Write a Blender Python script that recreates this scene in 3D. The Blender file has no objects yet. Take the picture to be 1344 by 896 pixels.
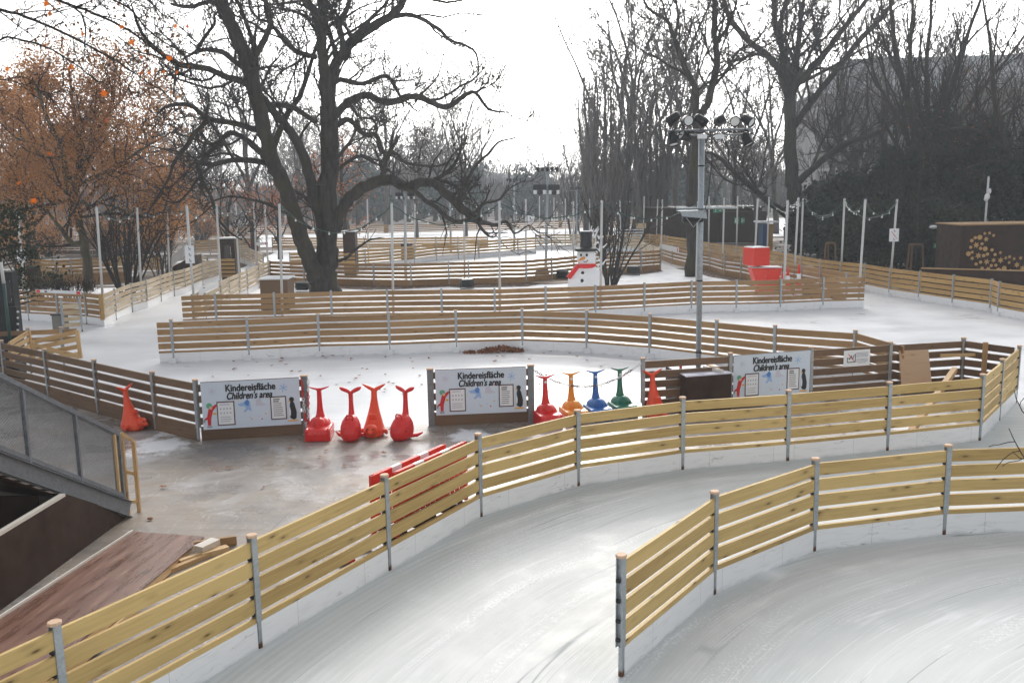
import bpy, math, random
from math import sin, cos, pi, radians
from mathutils import Vector, Matrix

rnd = random.Random(11)
V = Vector
scene = bpy.context.scene
C = scene.collection

# ------------------------------------------------------------------ camera
FOC, PITCH, ROLL, CAM_H = 1215.4, 0.16177, -0.01784, 4.814
_F = V((0, cos(PITCH), -sin(PITCH)))
_R0 = V((1, 0, 0)); _U0 = V((0, sin(PITCH), cos(PITCH)))
_R = _R0 * cos(ROLL) + _U0 * sin(ROLL)
_U = _U0 * cos(ROLL) - _R0 * sin(ROLL)
CAMP = V((0, 0, CAM_H))
cam_data = bpy.data.cameras.new('camera')
cam = bpy.data.objects.new('camera', cam_data)
C.objects.link(cam)
m = Matrix.Identity(4)
for i, a in enumerate((_R, _U, -_F)):
    for j in range(3):
        m[j][i] = a[j]
m.translation = CAMP
cam.matrix_world = m
cam_data.sensor_width = 36
cam_data.lens = FOC / 1344 * 36
cam_data.clip_end = 3000
cam_data.clip_start = 0.1
scene.camera = cam


def ray(px, py):
    return _F + _R * ((px - 672) / FOC) - _U * ((py - 448) / FOC)


def G(px, py, z=0.0):
    """point at height z seen at a pixel of the photograph"""
    d = ray(px, py)
    t = (z - CAM_H) / d.z
    return CAMP + d * t


def D(px, py, y):
    """point at forward distance y seen at a pixel of the photograph"""
    d = ray(px, py)
    return CAMP + d * (y / d.y)


def PX(p):
    q = V(p) - CAMP
    z = q.dot(_F)
    return 672 + FOC * q.dot(_R) / z, 448 - FOC * q.dot(_U) / z


# ------------------------------------------------------------------ mesh builder
class MB:
    def __init__(s):
        s.v = []; s.f = []; s.uv = {}; s.mi = []; s.cur = 0; s.M = None

    def vert(s, p):
        if s.M is not None:
            p = s.M @ V(p)
        s.v.append((p[0], p[1], p[2]))
        return len(s.v) - 1

    def face(s, idx, uv=None):
        if uv:
            s.uv[len(s.f)] = uv
        s.f.append(tuple(idx)); s.mi.append(s.cur)

    def box(s, c, d, rz=0.0, ch=0.0):
        x, y, z = d[0] / 2, d[1] / 2, d[2] / 2
        cz, sz = cos(rz), sin(rz)
        def P(a, b, e):
            return (c[0] + a * cz - b * sz, c[1] + a * sz + b * cz, c[2] + e)
        if ch <= 0:
            k = [s.vert(P(a * x, b * y, e * z)) for e in (-1, 1) for a, b in ((-1, -1), (1, -1), (1, 1), (-1, 1))]
            for q in ((0, 3, 2, 1), (4, 5, 6, 7), (0, 1, 5, 4), (1, 2, 6, 5), (2, 3, 7, 6), (3, 0, 4, 7)):
                s.face([k[i] for i in q])
        else:
            rings = []
            for (e, ins) in ((-z, ch), (-z + ch, 0), (z - ch, 0), (z, ch)):
                X, Y = x - ins, y - ins
                c2 = ch if ins == 0 else ch * .6
                ring = [(X - c2, -Y), (X, -Y + c2), (X, Y - c2), (X - c2, Y), (-X + c2, Y), (-X, Y - c2), (-X, -Y + c2), (-X + c2, -Y)]
                rings.append([s.vert(P(a, b, e)) for a, b in ring])
            s.face(rings[0][::-1]); s.face(rings[3])
            for i in range(3):
                for j in range(8):
                    s.face((rings[i][j], rings[i][(j + 1) % 8], rings[i + 1][(j + 1) % 8], rings[i + 1][j]))

    def beam(s, p0, p1, w, h, up=V((0, 0, 1)), uo=None, roll=0.0):
        """rectangular bar p0->p1, w sideways, h along up; uv = metres along / across the grain"""
        p0, p1 = V(p0), V(p1)
        d = (p1 - p0); L = d.length; d.normalize()
        side = d.cross(up)
        if side.length < 1e-5:
            side = d.cross(V((1, 0, 0)))
        side.normalize(); u2 = side.cross(d).normalized()
        if roll:
            q = Matrix.Rotation(roll, 3, d); side = q @ side; u2 = q @ u2
        if uo is None:
            uo = (rnd.uniform(0, 90), rnd.uniform(0, 90))
        k = []
        for q in (p0, p1):
            for a, b in ((-1, -1), (1, -1), (1, 1), (-1, 1)):
                k.append(s.vert(q + side * (a * w / 2) + u2 * (b * h / 2)))
        per = [0, w, w + h, 2 * w + h, 2 * w + 2 * h]
        for i in range(4):
            j = (i + 1) % 4
            s.face((k[i], k[j], k[4 + j], k[4 + i]),
                   [(uo[0], uo[1] + per[i]), (uo[0], uo[1] + per[i + 1]), (uo[0] + L, uo[1] + per[i + 1]), (uo[0] + L, uo[1] + per[i])])
        eu = [(uo[0], uo[1]), (uo[0] + .02, uo[1]), (uo[0] + .02, uo[1] + h), (uo[0], uo[1] + h)]
        s.face((k[3], k[2], k[1], k[0]), eu); s.face((k[4], k[5], k[6], k[7]), eu)

    def tube(s, pts, rad, n=6, cap=True):
        pts = [V(p) for p in pts]
        if not isinstance(rad, (list, tuple)):
            rad = [rad] * len(pts)
        prev = None; rings = []
        ref = None
        for i, p in enumerate(pts):
            a = pts[max(i - 1, 0)]; b = pts[min(i + 1, len(pts) - 1)]
            d = (b - a)
            if d.length < 1e-9:
                d = V((0, 0, 1))
            d.normalize()
            if ref is None:
                ref = d.orthogonal().normalized()
            ref = (ref - d * ref.dot(d))
            if ref.length < 1e-6:
                ref = d.orthogonal()
            ref.normalize()
            bi = d.cross(ref)
            rings.append([s.vert(p + (ref * cos(2 * pi * j / n) + bi * sin(2 * pi * j / n)) * rad[i]) for j in range(n)])
        for i in range(len(rings) - 1):
            A, B = rings[i], rings[i + 1]
            for j in range(n):
                s.face((A[j], A[(j + 1) % n], B[(j + 1) % n], B[j]))
        if cap:
            s.face(rings[0][::-1]); s.face(rings[-1])

    def lathe(s, prof, n=16, c=(0, 0, 0), sx=1, sy=1):
        rings = []
        for r, z in prof:
            rings.append([s.vert((c[0] + r * sx * cos(2 * pi * j / n), c[1] + r * sy * sin(2 * pi * j / n), c[2] + z)) for j in range(n)])
        for i in range(len(rings) - 1):
            for j in range(n):
                s.face((rings[i][j], rings[i][(j + 1) % n], rings[i + 1][(j + 1) % n], rings[i + 1][j]))
        s.face(rings[0][::-1]); s.face(rings[-1])

    def loft(s, secs, n=20):
        """sections (z, cx, cy, rx, ry, exponent)"""
        rings = []
        for z, cx, cy, rx, ry, e in secs:
            ring = []
            for j in range(n):
                t = 2 * pi * j / n
                ct, st = cos(t), sin(t)
                x = math.copysign(abs(ct) ** (2 / e), ct) * rx
                y = math.copysign(abs(st) ** (2 / e), st) * ry
                ring.append(s.vert((cx + x, cy + y, z)))
            rings.append(ring)
        for i in range(len(rings) - 1):
            for j in range(n):
                s.face((rings[i][j], rings[i][(j + 1) % n], rings[i + 1][(j + 1) % n], rings[i + 1][j]))
        s.face(rings[0][::-1]); s.face(rings[-1])

    def ball(s, c, r, n=12, m_=8):
        if not isinstance(r, (tuple, list)):
            r = (r, r, r)
        rings = []
        for i in range(1, m_):
            ph = pi * i / m_
            rings.append([s.vert((c[0] + r[0] * sin(ph) * cos(2 * pi * j / n), c[1] + r[1] * sin(ph) * sin(2 * pi * j / n), c[2] - r[2] * cos(ph))) for j in range(n)])
        b = s.vert((c[0], c[1], c[2] - r[2])); t = s.vert((c[0], c[1], c[2] + r[2]))
        for j in range(n):
            s.face((b, rings[0][(j + 1) % n], rings[0][j])); s.face((t, rings[-1][j], rings[-1][(j + 1) % n]))
        for i in range(len(rings) - 1):
            for j in range(n):
                s.face((rings[i][j], rings[i][(j + 1) % n], rings[i + 1][(j + 1) % n], rings[i + 1][j]))

    def prism(s, poly, z0, z1):
        a = [s.vert((p[0], p[1], z0)) for p in poly]; b = [s.vert((p[0], p[1], z1)) for p in poly]
        n = len(poly)
        s.face(a[::-1]); s.face(b)
        for i in range(n):
            s.face((a[i], a[(i + 1) % n], b[(i + 1) % n], b[i]))

    def plate(s, poly, y0, y1):
        """polygon in x,z extruded along y (y0 is the front, nearer -y)"""
        a = [s.vert((p[0], y0, p[1])) for p in poly]; b = [s.vert((p[0], y1, p[1])) for p in poly]
        n = len(poly)
        s.face(a); s.face(b[::-1])
        for i in range(n):
            s.face((a[(i + 1) % n], a[i], b[i], b[(i + 1) % n]))

    def mesh(s, name, mats, smooth=False):
        me = bpy.data.meshes.new(name)
        me.from_pydata(s.v, [], s.f)
        if not isinstance(mats, (list, tuple)):
            mats = [mats]
        for q in mats:
            me.materials.append(q)
        if len(mats) > 1:
            me.polygons.foreach_set('material_index', s.mi)
        if s.uv:
            l = me.uv_layers.new(name='UVMap').data
            for fi, uv in s.uv.items():
                st = me.polygons[fi].loop_start
                for k, q in enumerate(uv):
                    l[st + k].uv = q
        if smooth:
            me.polygons.foreach_set('use_smooth', [True] * len(me.polygons))
        me.update()
        return me

    def build(s, name, mats, parent=None, smooth=False, rel=None, auto=None):
        if rel is not None:
            rel = V(rel)
            s.v = [(a - rel.x, b - rel.y, c - rel.z) for a, b, c in s.v]
        me = s.mesh(name, mats, smooth)
        if auto and smooth:
            try:
                me.set_sharp_from_angle(angle=radians(auto))
            except Exception:
                pass
        o = bpy.data.objects.new(name, me)
        C.objects.link(o)
        if parent:
            o.parent = parent
        elif rel is not None:
            o.location = rel
        return o


def tag(o, label=None, cat=None, group=None, kind=None):
    if label: o['label'] = label
    if cat: o['category'] = cat
    if group: o['group'] = group
    if kind: o['kind'] = kind
    return o


def empty(name, loc, rz=0.0, label=None, cat=None, group=None):
    o = bpy.data.objects.new(name, None)
    o.empty_display_size = .2
    C.objects.link(o)
    o.location = loc; o.rotation_euler = (0, 0, rz)
    tag(o, label, cat, group)
    return o


def copy_tree(o, parent=None):
    c = o.copy(); C.objects.link(c); c.parent = parent
    for ch in list(o.children):
        copy_tree(ch, c)
    return c


def inst(name, me, parent=None, loc=(0, 0, 0), rz=0.0, sc=None):
    o = bpy.data.objects.new(name, me)
    C.objects.link(o); o.parent = parent
    o.location = loc; o.rotation_euler = (0, 0, rz)
    if sc: o.scale = (sc, sc, sc) if not isinstance(sc, tuple) else sc
    return o


def molded(mb, name, mat, voxel=.0095, it=3):
    """melt overlapping lumps into one moulded skin"""
    me = mb.mesh(name, mat)
    o = bpy.data.objects.new('tmp', me); C.objects.link(o)
    r = o.modifiers.new('r', 'REMESH'); r.mode = 'VOXEL'; r.voxel_size = voxel; r.use_smooth_shade = True
    s_ = o.modifiers.new('s', 'SMOOTH'); s_.iterations = it; s_.factor = .5
    dg = bpy.context.evaluated_depsgraph_get(); dg.update()
    me2 = bpy.data.meshes.new_from_object(o.evaluated_get(dg), depsgraph=dg)
    me2.name = name
    bpy.data.objects.remove(o); bpy.data.meshes.remove(me)
    if not me2.materials: me2.materials.append(mat)
    return me2


def text_mesh(txt, size, mat, shear=0.0, bold=0.0, depth=.002, bold_n=0.0):
    cu = bpy.data.curves.new('t', 'FONT')
    cu.body = txt; cu.size = size; cu.shear = shear; cu.offset = bold; cu.extrude = depth
    o = bpy.data.objects.new('t', cu); C.objects.link(o)
    dg = bpy.context.evaluated_depsgraph_get(); dg.update()
    me = bpy.data.meshes.new_from_object(o.evaluated_get(dg), depsgraph=dg)
    bpy.data.objects.remove(o)
    me.materials.clear(); me.materials.append(mat)
    me.name = 'lettering'
    # stand upright: x right, z up, facing -y
    me.transform(Matrix.Rotation(pi / 2, 4, 'X'))
    if bold_n:
        vs = [tuple(v.co) for v in me.vertices]; fs = [tuple(f.vertices) for f in me.polygons]
        n0 = len(vs); V2, F2_ = [], []
        for k, (ox, oz) in enumerate(((0, 0), (1, 0), (.5, .7), (.5, -.7), (1.9, 0))):
            V2 += [(x + ox * bold_n, y - .0007 * k, z + oz * bold_n) for x, y, z in vs]
            F2_ += [tuple(i + n0 * k for i in f) for f in fs]
        me2 = bpy.data.meshes.new('lettering'); me2.from_pydata(V2, [], F2_); me2.materials.append(mat); me2.update()
        return me2
    return me


# ------------------------------------------------------------------ materials
def mat(name, col=(.5, .5, .5), rough=.6, metal=0.0, spec=.5):
    mt = bpy.data.materials.new(name); mt.use_nodes = True
    b = mt.node_tree.nodes['Principled BSDF']
    b.inputs['Base Color'].default_value = (*col, 1)
    b.inputs['Roughness'].default_value = rough
    b.inputs['Metallic'].default_value = metal
    b.inputs['Specular IOR Level'].default_value = spec
    return mt


class NT:
    def __init__(s, mt):
        s.t = mt.node_tree; s.b = s.t.nodes['Principled BSDF']

    def n(s, typ, **kw):
        o = s.t.nodes.new(typ)
        for k, v in kw.items():
            if hasattr(o, k) and k not in ('Scale', 'Detail'):
                setattr(o, k, v)
        return o

    def lk(s, a, b):
        s.t.links.new(a, b)

    def pos(s):
        return s.n('ShaderNodeNewGeometry').outputs['Position']

    def obj(s):
        return s.n('ShaderNodeTexCoord').outputs['Object']

    def uv(s):
        return s.n('ShaderNodeTexCoord').outputs['UV']

    def mapping(s, vec, scale=(1, 1, 1), loc=(0, 0, 0), rot=(0, 0, 0)):
        o = s.n('ShaderNodeMapping')
        o.inputs['Scale'].default_value = scale; o.inputs['Location'].default_value = loc; o.inputs['Rotation'].default_value = rot
        s.lk(vec, o.inputs['Vector']); return o.outputs[0]

    def noise(s, vec, scale=5, detail=4, rough=.5, dist=0):
        o = s.n('ShaderNodeTexNoise')
        o.inputs['Scale'].default_value = scale; o.inputs['Detail'].default_value = detail
        o.inputs['Roughness'].default_value = rough; o.inputs['Distortion'].default_value = dist
        if vec is not None: s.lk(vec, o.inputs['Vector'])
        return o.outputs['Fac']

    def voro(s, vec, scale=5, feature='F1', rand=1.0):
        o = s.n('ShaderNodeTexVoronoi'); o.feature = feature
        o.inputs['Scale'].default_value = scale; o.inputs['Randomness'].default_value = rand
        s.lk(vec, o.inputs['Vector']); return o.outputs['Distance']

    def ramp(s, fac, stops):
        o = s.n('ShaderNodeValToRGB'); r = o.color_ramp
        while len(r.elements) < len(stops): r.elements.new(.5)
        for e, (p, c) in zip(r.elements, stops):
            e.position = p
            e.color = (c, c, c, 1) if not isinstance(c, (tuple, list)) else (*c, 1)
        s.lk(fac, o.inputs[0]); return o.outputs[0]

    def mix(s, fac, a, b, mode='MIX'):
        o = s.n('ShaderNodeMix'); o.data_type = 'RGBA'; o.blend_type = mode
        for inp, v in ((o.inputs[0], fac), (o.inputs[6], a), (o.inputs[7], b)):
            if isinstance(v, bpy.types.NodeSocket): s.lk(v, inp)
            elif isinstance(v, (tuple, list)): inp.default_value = (*v, 1)
            else: inp.default_value = v
        return o.outputs[2]

    def math(s, op, a, b=None, clamp=False):
        o = s.n('ShaderNodeMath'); o.operation = op; o.use_clamp = clamp
        for inp, v in ((o.inputs[0], a), (o.inputs[1], b)):
            if v is None: continue
            if isinstance(v, bpy.types.NodeSocket): s.lk(v, inp)
            else: inp.default_value = v
        return o.outputs[0]

    def sep(s, vec):
        o = s.n('ShaderNodeSeparateXYZ'); s.lk(vec, o.inputs[0]); return o.outputs

    def comb(s, x, y, z=0.0):
        o = s.n('ShaderNodeCombineXYZ')
        for inp, v in zip(o.inputs, (x, y, z)):
            if isinstance(v, bpy.types.NodeSocket): s.lk(v, inp)
            else: inp.default_value = v
        return o.outputs[0]

    def bump(s, h, strength=.3, dist=.01):
        o = s.n('ShaderNodeBump'); o.inputs['Strength'].default_value = strength; o.inputs['Distance'].default_value = dist
        s.lk(h, o.inputs['Height']); s.lk(o.outputs[0], s.b.inputs['Normal'])

    def base(s, c): s.lk(c, s.b.inputs['Base Color'])
    def rough(s, c): s.lk(c, s.b.inputs['Roughness'])


def wood(name, light, dark, knot=(.10, .05, .02), rough=.6, knots=1.0, contrast=1.0):
    mt = mat(name, light, rough, spec=.3); t = NT(mt)
    uv = t.uv()
    big = t.noise(t.mapping(uv, (.25, .9, 1)), 1.0, 2)
    grain = t.noise(t.mapping(uv, (1.2, 34, 1)), 1.0, 5, .6, .4)
    fac = t.math('ADD', t.math('MULTIPLY', big, 1.75), t.math('MULTIPLY', grain, .9 * contrast))
    c = t.ramp(t.math('SUBTRACT', fac, .82), [(.15, dark), (.75, light)])
    if knots:
        k = t.voro(t.mapping(uv, (2.4, 7.5, 1)), 1.0)
        kf = t.ramp(k, [(.05, 1.0), (.13, 0.0)])
        halo = t.ramp(k, [(.1, .45), (.3, 0.0)])
        c = t.mix(t.math('MULTIPLY', halo, knots), c, tuple(x * .62 for x in dark))
        c = t.mix(t.math('MULTIPLY', kf, knots * .85), c, knot)
    c = t.mix(t.ramp(t.noise(t.mapping(uv, (.6, 5, 1)), 2.0, 3), [(.55, 0.0), (.8, .35)]), c, tuple(x * .7 for x in dark))
    t.base(c)
    t.bump(grain, .25, .004)
    return mt


M = {}
M['pine_fresh'] = wood('fresh_pine', (.64, .455, .185), (.42, .28, .10))
M['pine_amber'] = wood('amber_pine', (.55, .35, .135), (.37, .22, .08))
M['pine_brown'] = wood('brown_pine', (.42, .255, .115), (.26, .15, .065))
M['pine_dark'] = wood('weathered_dark_pine', (.20, .122, .07), (.11, .066, .038), knots=.6)
M['pine_pale'] = wood('pale_pine', (.68, .56, .40), (.48, .36, .22))
M['timber'] = wood('raw_timber', (.66, .46, .24), (.48, .30, .13), knots=.6)
M['timber_frosty'] = wood('frosty_timber', (.74, .70, .64), (.60, .54, .46), knots=.3)
M['endgrain'] = mat('end_grain', (.62, .42, .28), .7)
M['plywood'] = wood('leaning_plywood', (.60, .42, .27), (.50, .33, .20), knots=.5, contrast=.5)


def steel_mat(name, col, rust=True):
    mt = mat(name, col, .45, .55); t = NT(mt)
    p = t.obj()
    n1 = t.noise(p, 14, 4); n2 = t.voro(t.mapping(p, (1, 1, .5)), 55)
    c = t.ramp(t.math('ADD', t.math('MULTIPLY', n1, .8), t.math('MULTIPLY', n2, .3)), [(.25, tuple(x * .72 for x in col)), (.75, tuple(min(1, x * 1.2) for x in col))])
    if rust:
        z = t.sep(p)[2]
        rf = t.math('ADD', z, t.math('MULTIPLY', t.noise(p, 30, 2), .05))
        c = t.mix(t.ramp(rf, [(.08, 1.0), (.11, 0.0)]), c, (.13, .055, .025))
    t.base(c)
    t.rough(t.ramp(n1, [(.3, .35), (.7, .6)]))
    return mt


M['steel'] = steel_mat('galvanised_post_steel', (.38, .41, .43))
M['steel_dark'] = steel_mat('dark_galvanised_steel', (.22, .24, .26), False)
M['steel_mast'] = steel_mat('mast_steel', (.36, .40, .43), False)
M['pole'] = mat('pale_pole_aluminium', (.58, .58, .57), .45)
M['black'] = mat('black_lamp_housing', (.012, .013, .016), .45)
M['rubber'] = mat('black_rubber', (.015, .015, .015), .7)
M['lens'] = mat('lamp_lens', (.75, .78, .8), .15)
M['white_paint'] = mat('white_panel', (.78, .79, .80), .4)
M['green_cable'] = mat('green_cable', (.01, .055, .04), .5)
M['green_pole'] = mat('dark_green_pole', (.012, .06, .05), .45)
M['bulb'] = mat('white_bulb', (.85, .86, .85), .12)

# white kick board: scuffs and screw heads
mt = mat('white_kickboard', (.86, .86, .865), .35); t = NT(mt)
uv = t.uv()
scr = t.voro(t.mapping(uv, (2.6, 9, 1)), 1.0, rand=.35)
c = t.mix(t.ramp(scr, [(.018, 1.0), (.03, 0.0)]), (.86, .86, .865), (.2, .2, .2))
c = t.mix(t.ramp(t.noise(t.mapping(uv, (1, 6, 1)), 3, 5), [(.52, 0.0), (.75, .22)]), c, (.45, .44, .42))
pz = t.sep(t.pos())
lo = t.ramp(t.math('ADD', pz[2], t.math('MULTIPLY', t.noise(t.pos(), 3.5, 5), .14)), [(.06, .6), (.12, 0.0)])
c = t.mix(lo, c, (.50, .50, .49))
jt = t.math('FRACT', t.math('MULTIPLY', t.sep(uv)[0], .83))
c = t.mix(t.ramp(jt, [(.0, .75), (.006, 0.0)]), c, (.25, .25, .25))
sc3 = t.math('ABSOLUTE', t.math('SUBTRACT', t.noise(t.mapping(uv, (1.2, 5, 1)), 1.0, 2), .5))
c = t.mix(t.math('MULTIPLY', t.ramp(sc3, [(.0, .6), (.006, 0.0)]), t.ramp(t.noise(uv, 1.3, 2), [(.5, 0.0), (.6, 1.0)])), c, (.22, .22, .22))
t.base(c); M['kick'] = mt


def plastic(name, col, rough=.32):
    mt = mat(name, col, rough, spec=.5); t = NT(mt)
    p = t.obj(); n = t.noise(p, 9, 4)
    t.base(t.mix(t.ramp(n, [(.5, 0.0), (.85, .35)]), col, tuple(min(1, x * 1.5 + .06) for x in col)))
    t.rough(t.ramp(t.noise(p, 22, 3), [(.3, rough - .08), (.7, rough + .18)]))
    t.bump(t.noise(p, 60, 2), .08, .002)
    return mt


M['red'] = plastic('red_plastic', (.70, .014, .012))
M['red_orange'] = plastic('red_orange_plastic', (.82, .065, .010))
M['orange'] = plastic('orange_plastic', (.80, .27, .012))
M['blue'] = plastic('blue_plastic', (.02, .13, .42))
M['green'] = plastic('green_plastic', (.012, .15, .085))
M['crate_red'] = plastic('scarlet_panel', (.72, .035, .015), .45)
M['eye'] = mat('black_eye', (.01, .01, .01), .2)
M['dark_panel'] = mat('dark_brown_panel', (.045, .030, .024), .55, spec=.25)
t = NT(M['dark_panel']); p = t.obj()
t.base(t.ramp(t.noise(p, 2.5, 5), [(.3, (.034, .018, .011)), (.7, (.060, .033, .021))]))
t.rough(t.ramp(t.noise(p, 4, 4), [(.35, .55), (.7, .8)]))

# ------------------------------------------------------------------ ice / snow / deck / ground
def circ(a, b, c):
    ax, ay, bx, by, cx, cy = a[0], a[1], b[0], b[1], c[0], c[1]
    d = 2 * (ax * (by - cy) + bx * (cy - ay) + cx * (ay - by))
    ux = ((ax**2 + ay**2) * (by - cy) + (bx**2 + by**2) * (cy - ay) + (cx**2 + cy**2) * (ay - by)) / d
    uy = ((ax**2 + ay**2) * (cx - bx) + (bx**2 + by**2) * (ax - cx) + (cx**2 + cy**2) * (bx - ax)) / d
    return ux, uy, math.hypot(ax - ux, ay - uy)


CX, CY, CR = circ((-3.91, 7.37), (1.04, 14.66), (8.77, 16.93))

mt = mat('track_ice', (.62, .65, .65), .3, spec=.15); t = NT(mt)
p = t.sep(t.pos())
dx = t.math('SUBTRACT', p[0], CX); dy = t.math('SUBTRACT', p[1], CY)
rr = t.math('SQRT', t.math('ADD', t.math('MULTIPLY', dx, dx), t.math('MULTIPLY', dy, dy)))
th = t.math('MULTIPLY', t.math('ARCTAN2', dy, dx), 3.0)
wob = t.math('MULTIPLY', t.noise(t.pos(), .25, 1), .5)
r2 = t.math('ADD', rr, wob)
pol = t.comb(r2, th, 0.0)
streak = t.noise(t.mapping(pol, (7, .9, 1)), 1.0, 6, .65)
fine = t.noise(t.mapping(pol, (42, 1.3, 1)), 1.0, 4, .6)
broad = t.noise(t.mapping(pol, (1.1, .35, 1)), 1.0, 4, .55)
cloud = t.noise(t.pos(), 1.3, 6, .6)
c = t.ramp(broad, [(.3, (.56, .585, .58)), (.7, (.68, .69, .685))])
c = t.mix(t.ramp(streak, [(.50, 0.0), (.68, .5)]), c, (.75, .76, .76))
c = t.mix(t.ramp(streak, [(.28, .4), (.42, .0)]), c, (.43, .46, .455))
c = t.mix(t.ramp(t.math('MULTIPLY', fine, cloud), [(.27, 0.0), (.37, .6)]), c, (.76, .77, .77))
for (sc_, lc_, wd_, colr, amt, thr) in (((5.5, .30, 1), (2, 8, 0), .016, (.88, .89, .90), .7, .50), ((9.0, .55, 1), (7, 1, 0), .022, (.86, .87, .88), .6, .52), ((4.0, .4, 1), (11, 3, 0), .009, (.36, .39, .40), .55, .55)):
    i_ = t.math('ABSOLUTE', t.math('SUBTRACT', t.noise(t.mapping(pol, sc_, lc_), 1.0, 0, .3), .5))
    b_ = t.ramp(t.noise(t.mapping(pol, (2.2, .7, 1), lc_), 1.0, 3), [(thr, 0.0), (thr + .07, 1.0)])
    c = t.mix(t.math('MULTIPLY', t.ramp(i_, [(.0, amt), (wd_, 0.0)]), b_), c, colr)
# shavings scraped together in drifts
shv = t.math('MULTIPLY', t.noise(t.mapping(pol, (2.4, .5, 1), (5, 5, 0)), 1.0, 3), t.noise(t.pos(), 26, 3, .7))
c = t.mix(t.ramp(shv, [(.33, 0.0), (.39, .6)]), c, (.86, .865, .87))
cut = t.noise(t.mapping(pol, (16, .5, 1), (3, 7, 0)), 1.0, 2, .5)
c = t.mix(t.ramp(cut, [(.0, 0.0), (.262, 0.0), (.27, .0), (.285, .0)]), c, (.25, .27, .28))
# a few dark blade cuts: thin iso-lines of a stretched noise
iso = t.math('ABSOLUTE', t.math('SUBTRACT', t.noise(t.mapping(pol, (2.2, .22, 1), (9, 2, 0)), 1.0, 0, .3), .5))
brk = t.ramp(t.noise(t.mapping(pol, (3, .8, 1), (1, 5, 0)), 1.0, 2), [(.52, 0.0), (.6, 1.0)])
c = t.mix(t.math('MULTIPLY', t.ramp(iso, [(.0, .8), (.010, 0.0)]), brk), c, (.20, .23, .25))
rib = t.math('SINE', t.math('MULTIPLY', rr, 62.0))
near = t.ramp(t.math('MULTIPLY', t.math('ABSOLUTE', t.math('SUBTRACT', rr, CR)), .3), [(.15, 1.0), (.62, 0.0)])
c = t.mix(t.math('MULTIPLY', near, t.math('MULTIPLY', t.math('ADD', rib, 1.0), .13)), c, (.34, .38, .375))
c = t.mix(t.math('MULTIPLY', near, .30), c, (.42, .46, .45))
t.base(c)
t.rough(t.ramp(t.math('ADD', t.math('MULTIPLY', cloud, .7), t.math('MULTIPLY', streak, .45)), [(.35, .38), (.75, .75)]))
h = t.math('ADD', t.math('MULTIPLY', streak, .7), t.math('ADD', t.math('MULTIPLY', fine, .35), t.math('MULTIPLY', t.math('MULTIPLY', rib, near), .12)))
h = t.math('ADD', h, t.math('MULTIPLY', t.noise(t.pos(), 5, 4), .5))
t.bump(h, .5, .012)
M['track_ice'] = mt

mt = mat('rink_ice', (.72, .74, .76), .3, spec=.22); t = NT(mt)
P_ = t.pos()
st = t.noise(t.mapping(P_, (.35, 3.2, 1)), 1.0, 6, .65)
cl = t.noise(P_, .5, 6, .6)
c = t.ramp(cl, [(.3, (.64, .66, .69)), (.7, (.76, .77, .79))])
c = t.mix(t.ramp(st, [(.30, .4), (.45, .0)]), c, (.50, .54, .59))
c = t.mix(t.ramp(st, [(.52, 0.0), (.75, .5)]), c, (.88, .89, .90))
t.base(c)
t.rough(t.ramp(t.math('ADD', t.math('MULTIPLY', cl, .8), t.math('MULTIPLY', st, .3)), [(.35, .22), (.75, .55)]))
t.bump(t.math('ADD', st, t.math('MULTIPLY', t.noise(P_, 6, 4), .4)), .35, .012)
M['rink_ice'] = mt

mt = mat('trodden_snow', (.84, .85, .87), .75); t = NT(mt)
P_ = t.pos()
c = t.ramp(t.noise(P_, .9, 7, .65), [(.32, (.42, .40, .38)), (.42, (.80, .80, .82)), (.6, (.88, .89, .90))])
t.base(c); t.bump(t.noise(P_, 5, 6, .65), .6, .05)
M['snow'] = mt

mt = mat('clean_snow', (.87, .88, .90), .8); t = NT(mt)
t.bump(t.noise(t.pos(), 9, 5, .6), .6, .04); M['snow_clean'] = mt

mt = mat('park_ground', (.2, .16, .12), .9); t = NT(mt)
P_ = t.pos()
n = t.noise(P_, .22, 8, .62)
c = t.ramp(n, [(.40, (.07, .05, .035)), (.54, (.12, .09, .065)), (.60, (.55, .54, .53)), (.68, (.78, .79, .80))])
c = t.mix(t.ramp(t.noise(P_, 9, 4), [(.5, 0.0), (.7, .5)]), c, (.12, .085, .05))
t.base(c); t.bump(t.noise(P_, 6, 6), .6, .06)
M['ground'] = mt

mt = mat('wet_plywood_deck', (.25, .2, .17), .4); t = NT(mt)
P_ = t.pos()
s3 = t.sep(P_)
g = t.noise(t.mapping(P_, (1.1, 6, 1), rot=(0, 0, .12)), 1.0, 6, .6)
w = t.noise(P_, .55, 6, .6)
c = t.ramp(g, [(.3, (.15, .132, .118)), (.7, (.26, .232, .208))])
c = t.mix(t.ramp(w, [(.42, .0), (.6, .7)]), c, (.31, .245, .185))
c = t.mix(t.ramp(t.noise(P_, .8, 8, .68, .8), [(.5, 0.0), (.66, .65)]), c, (.46, .45, .46))
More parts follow.
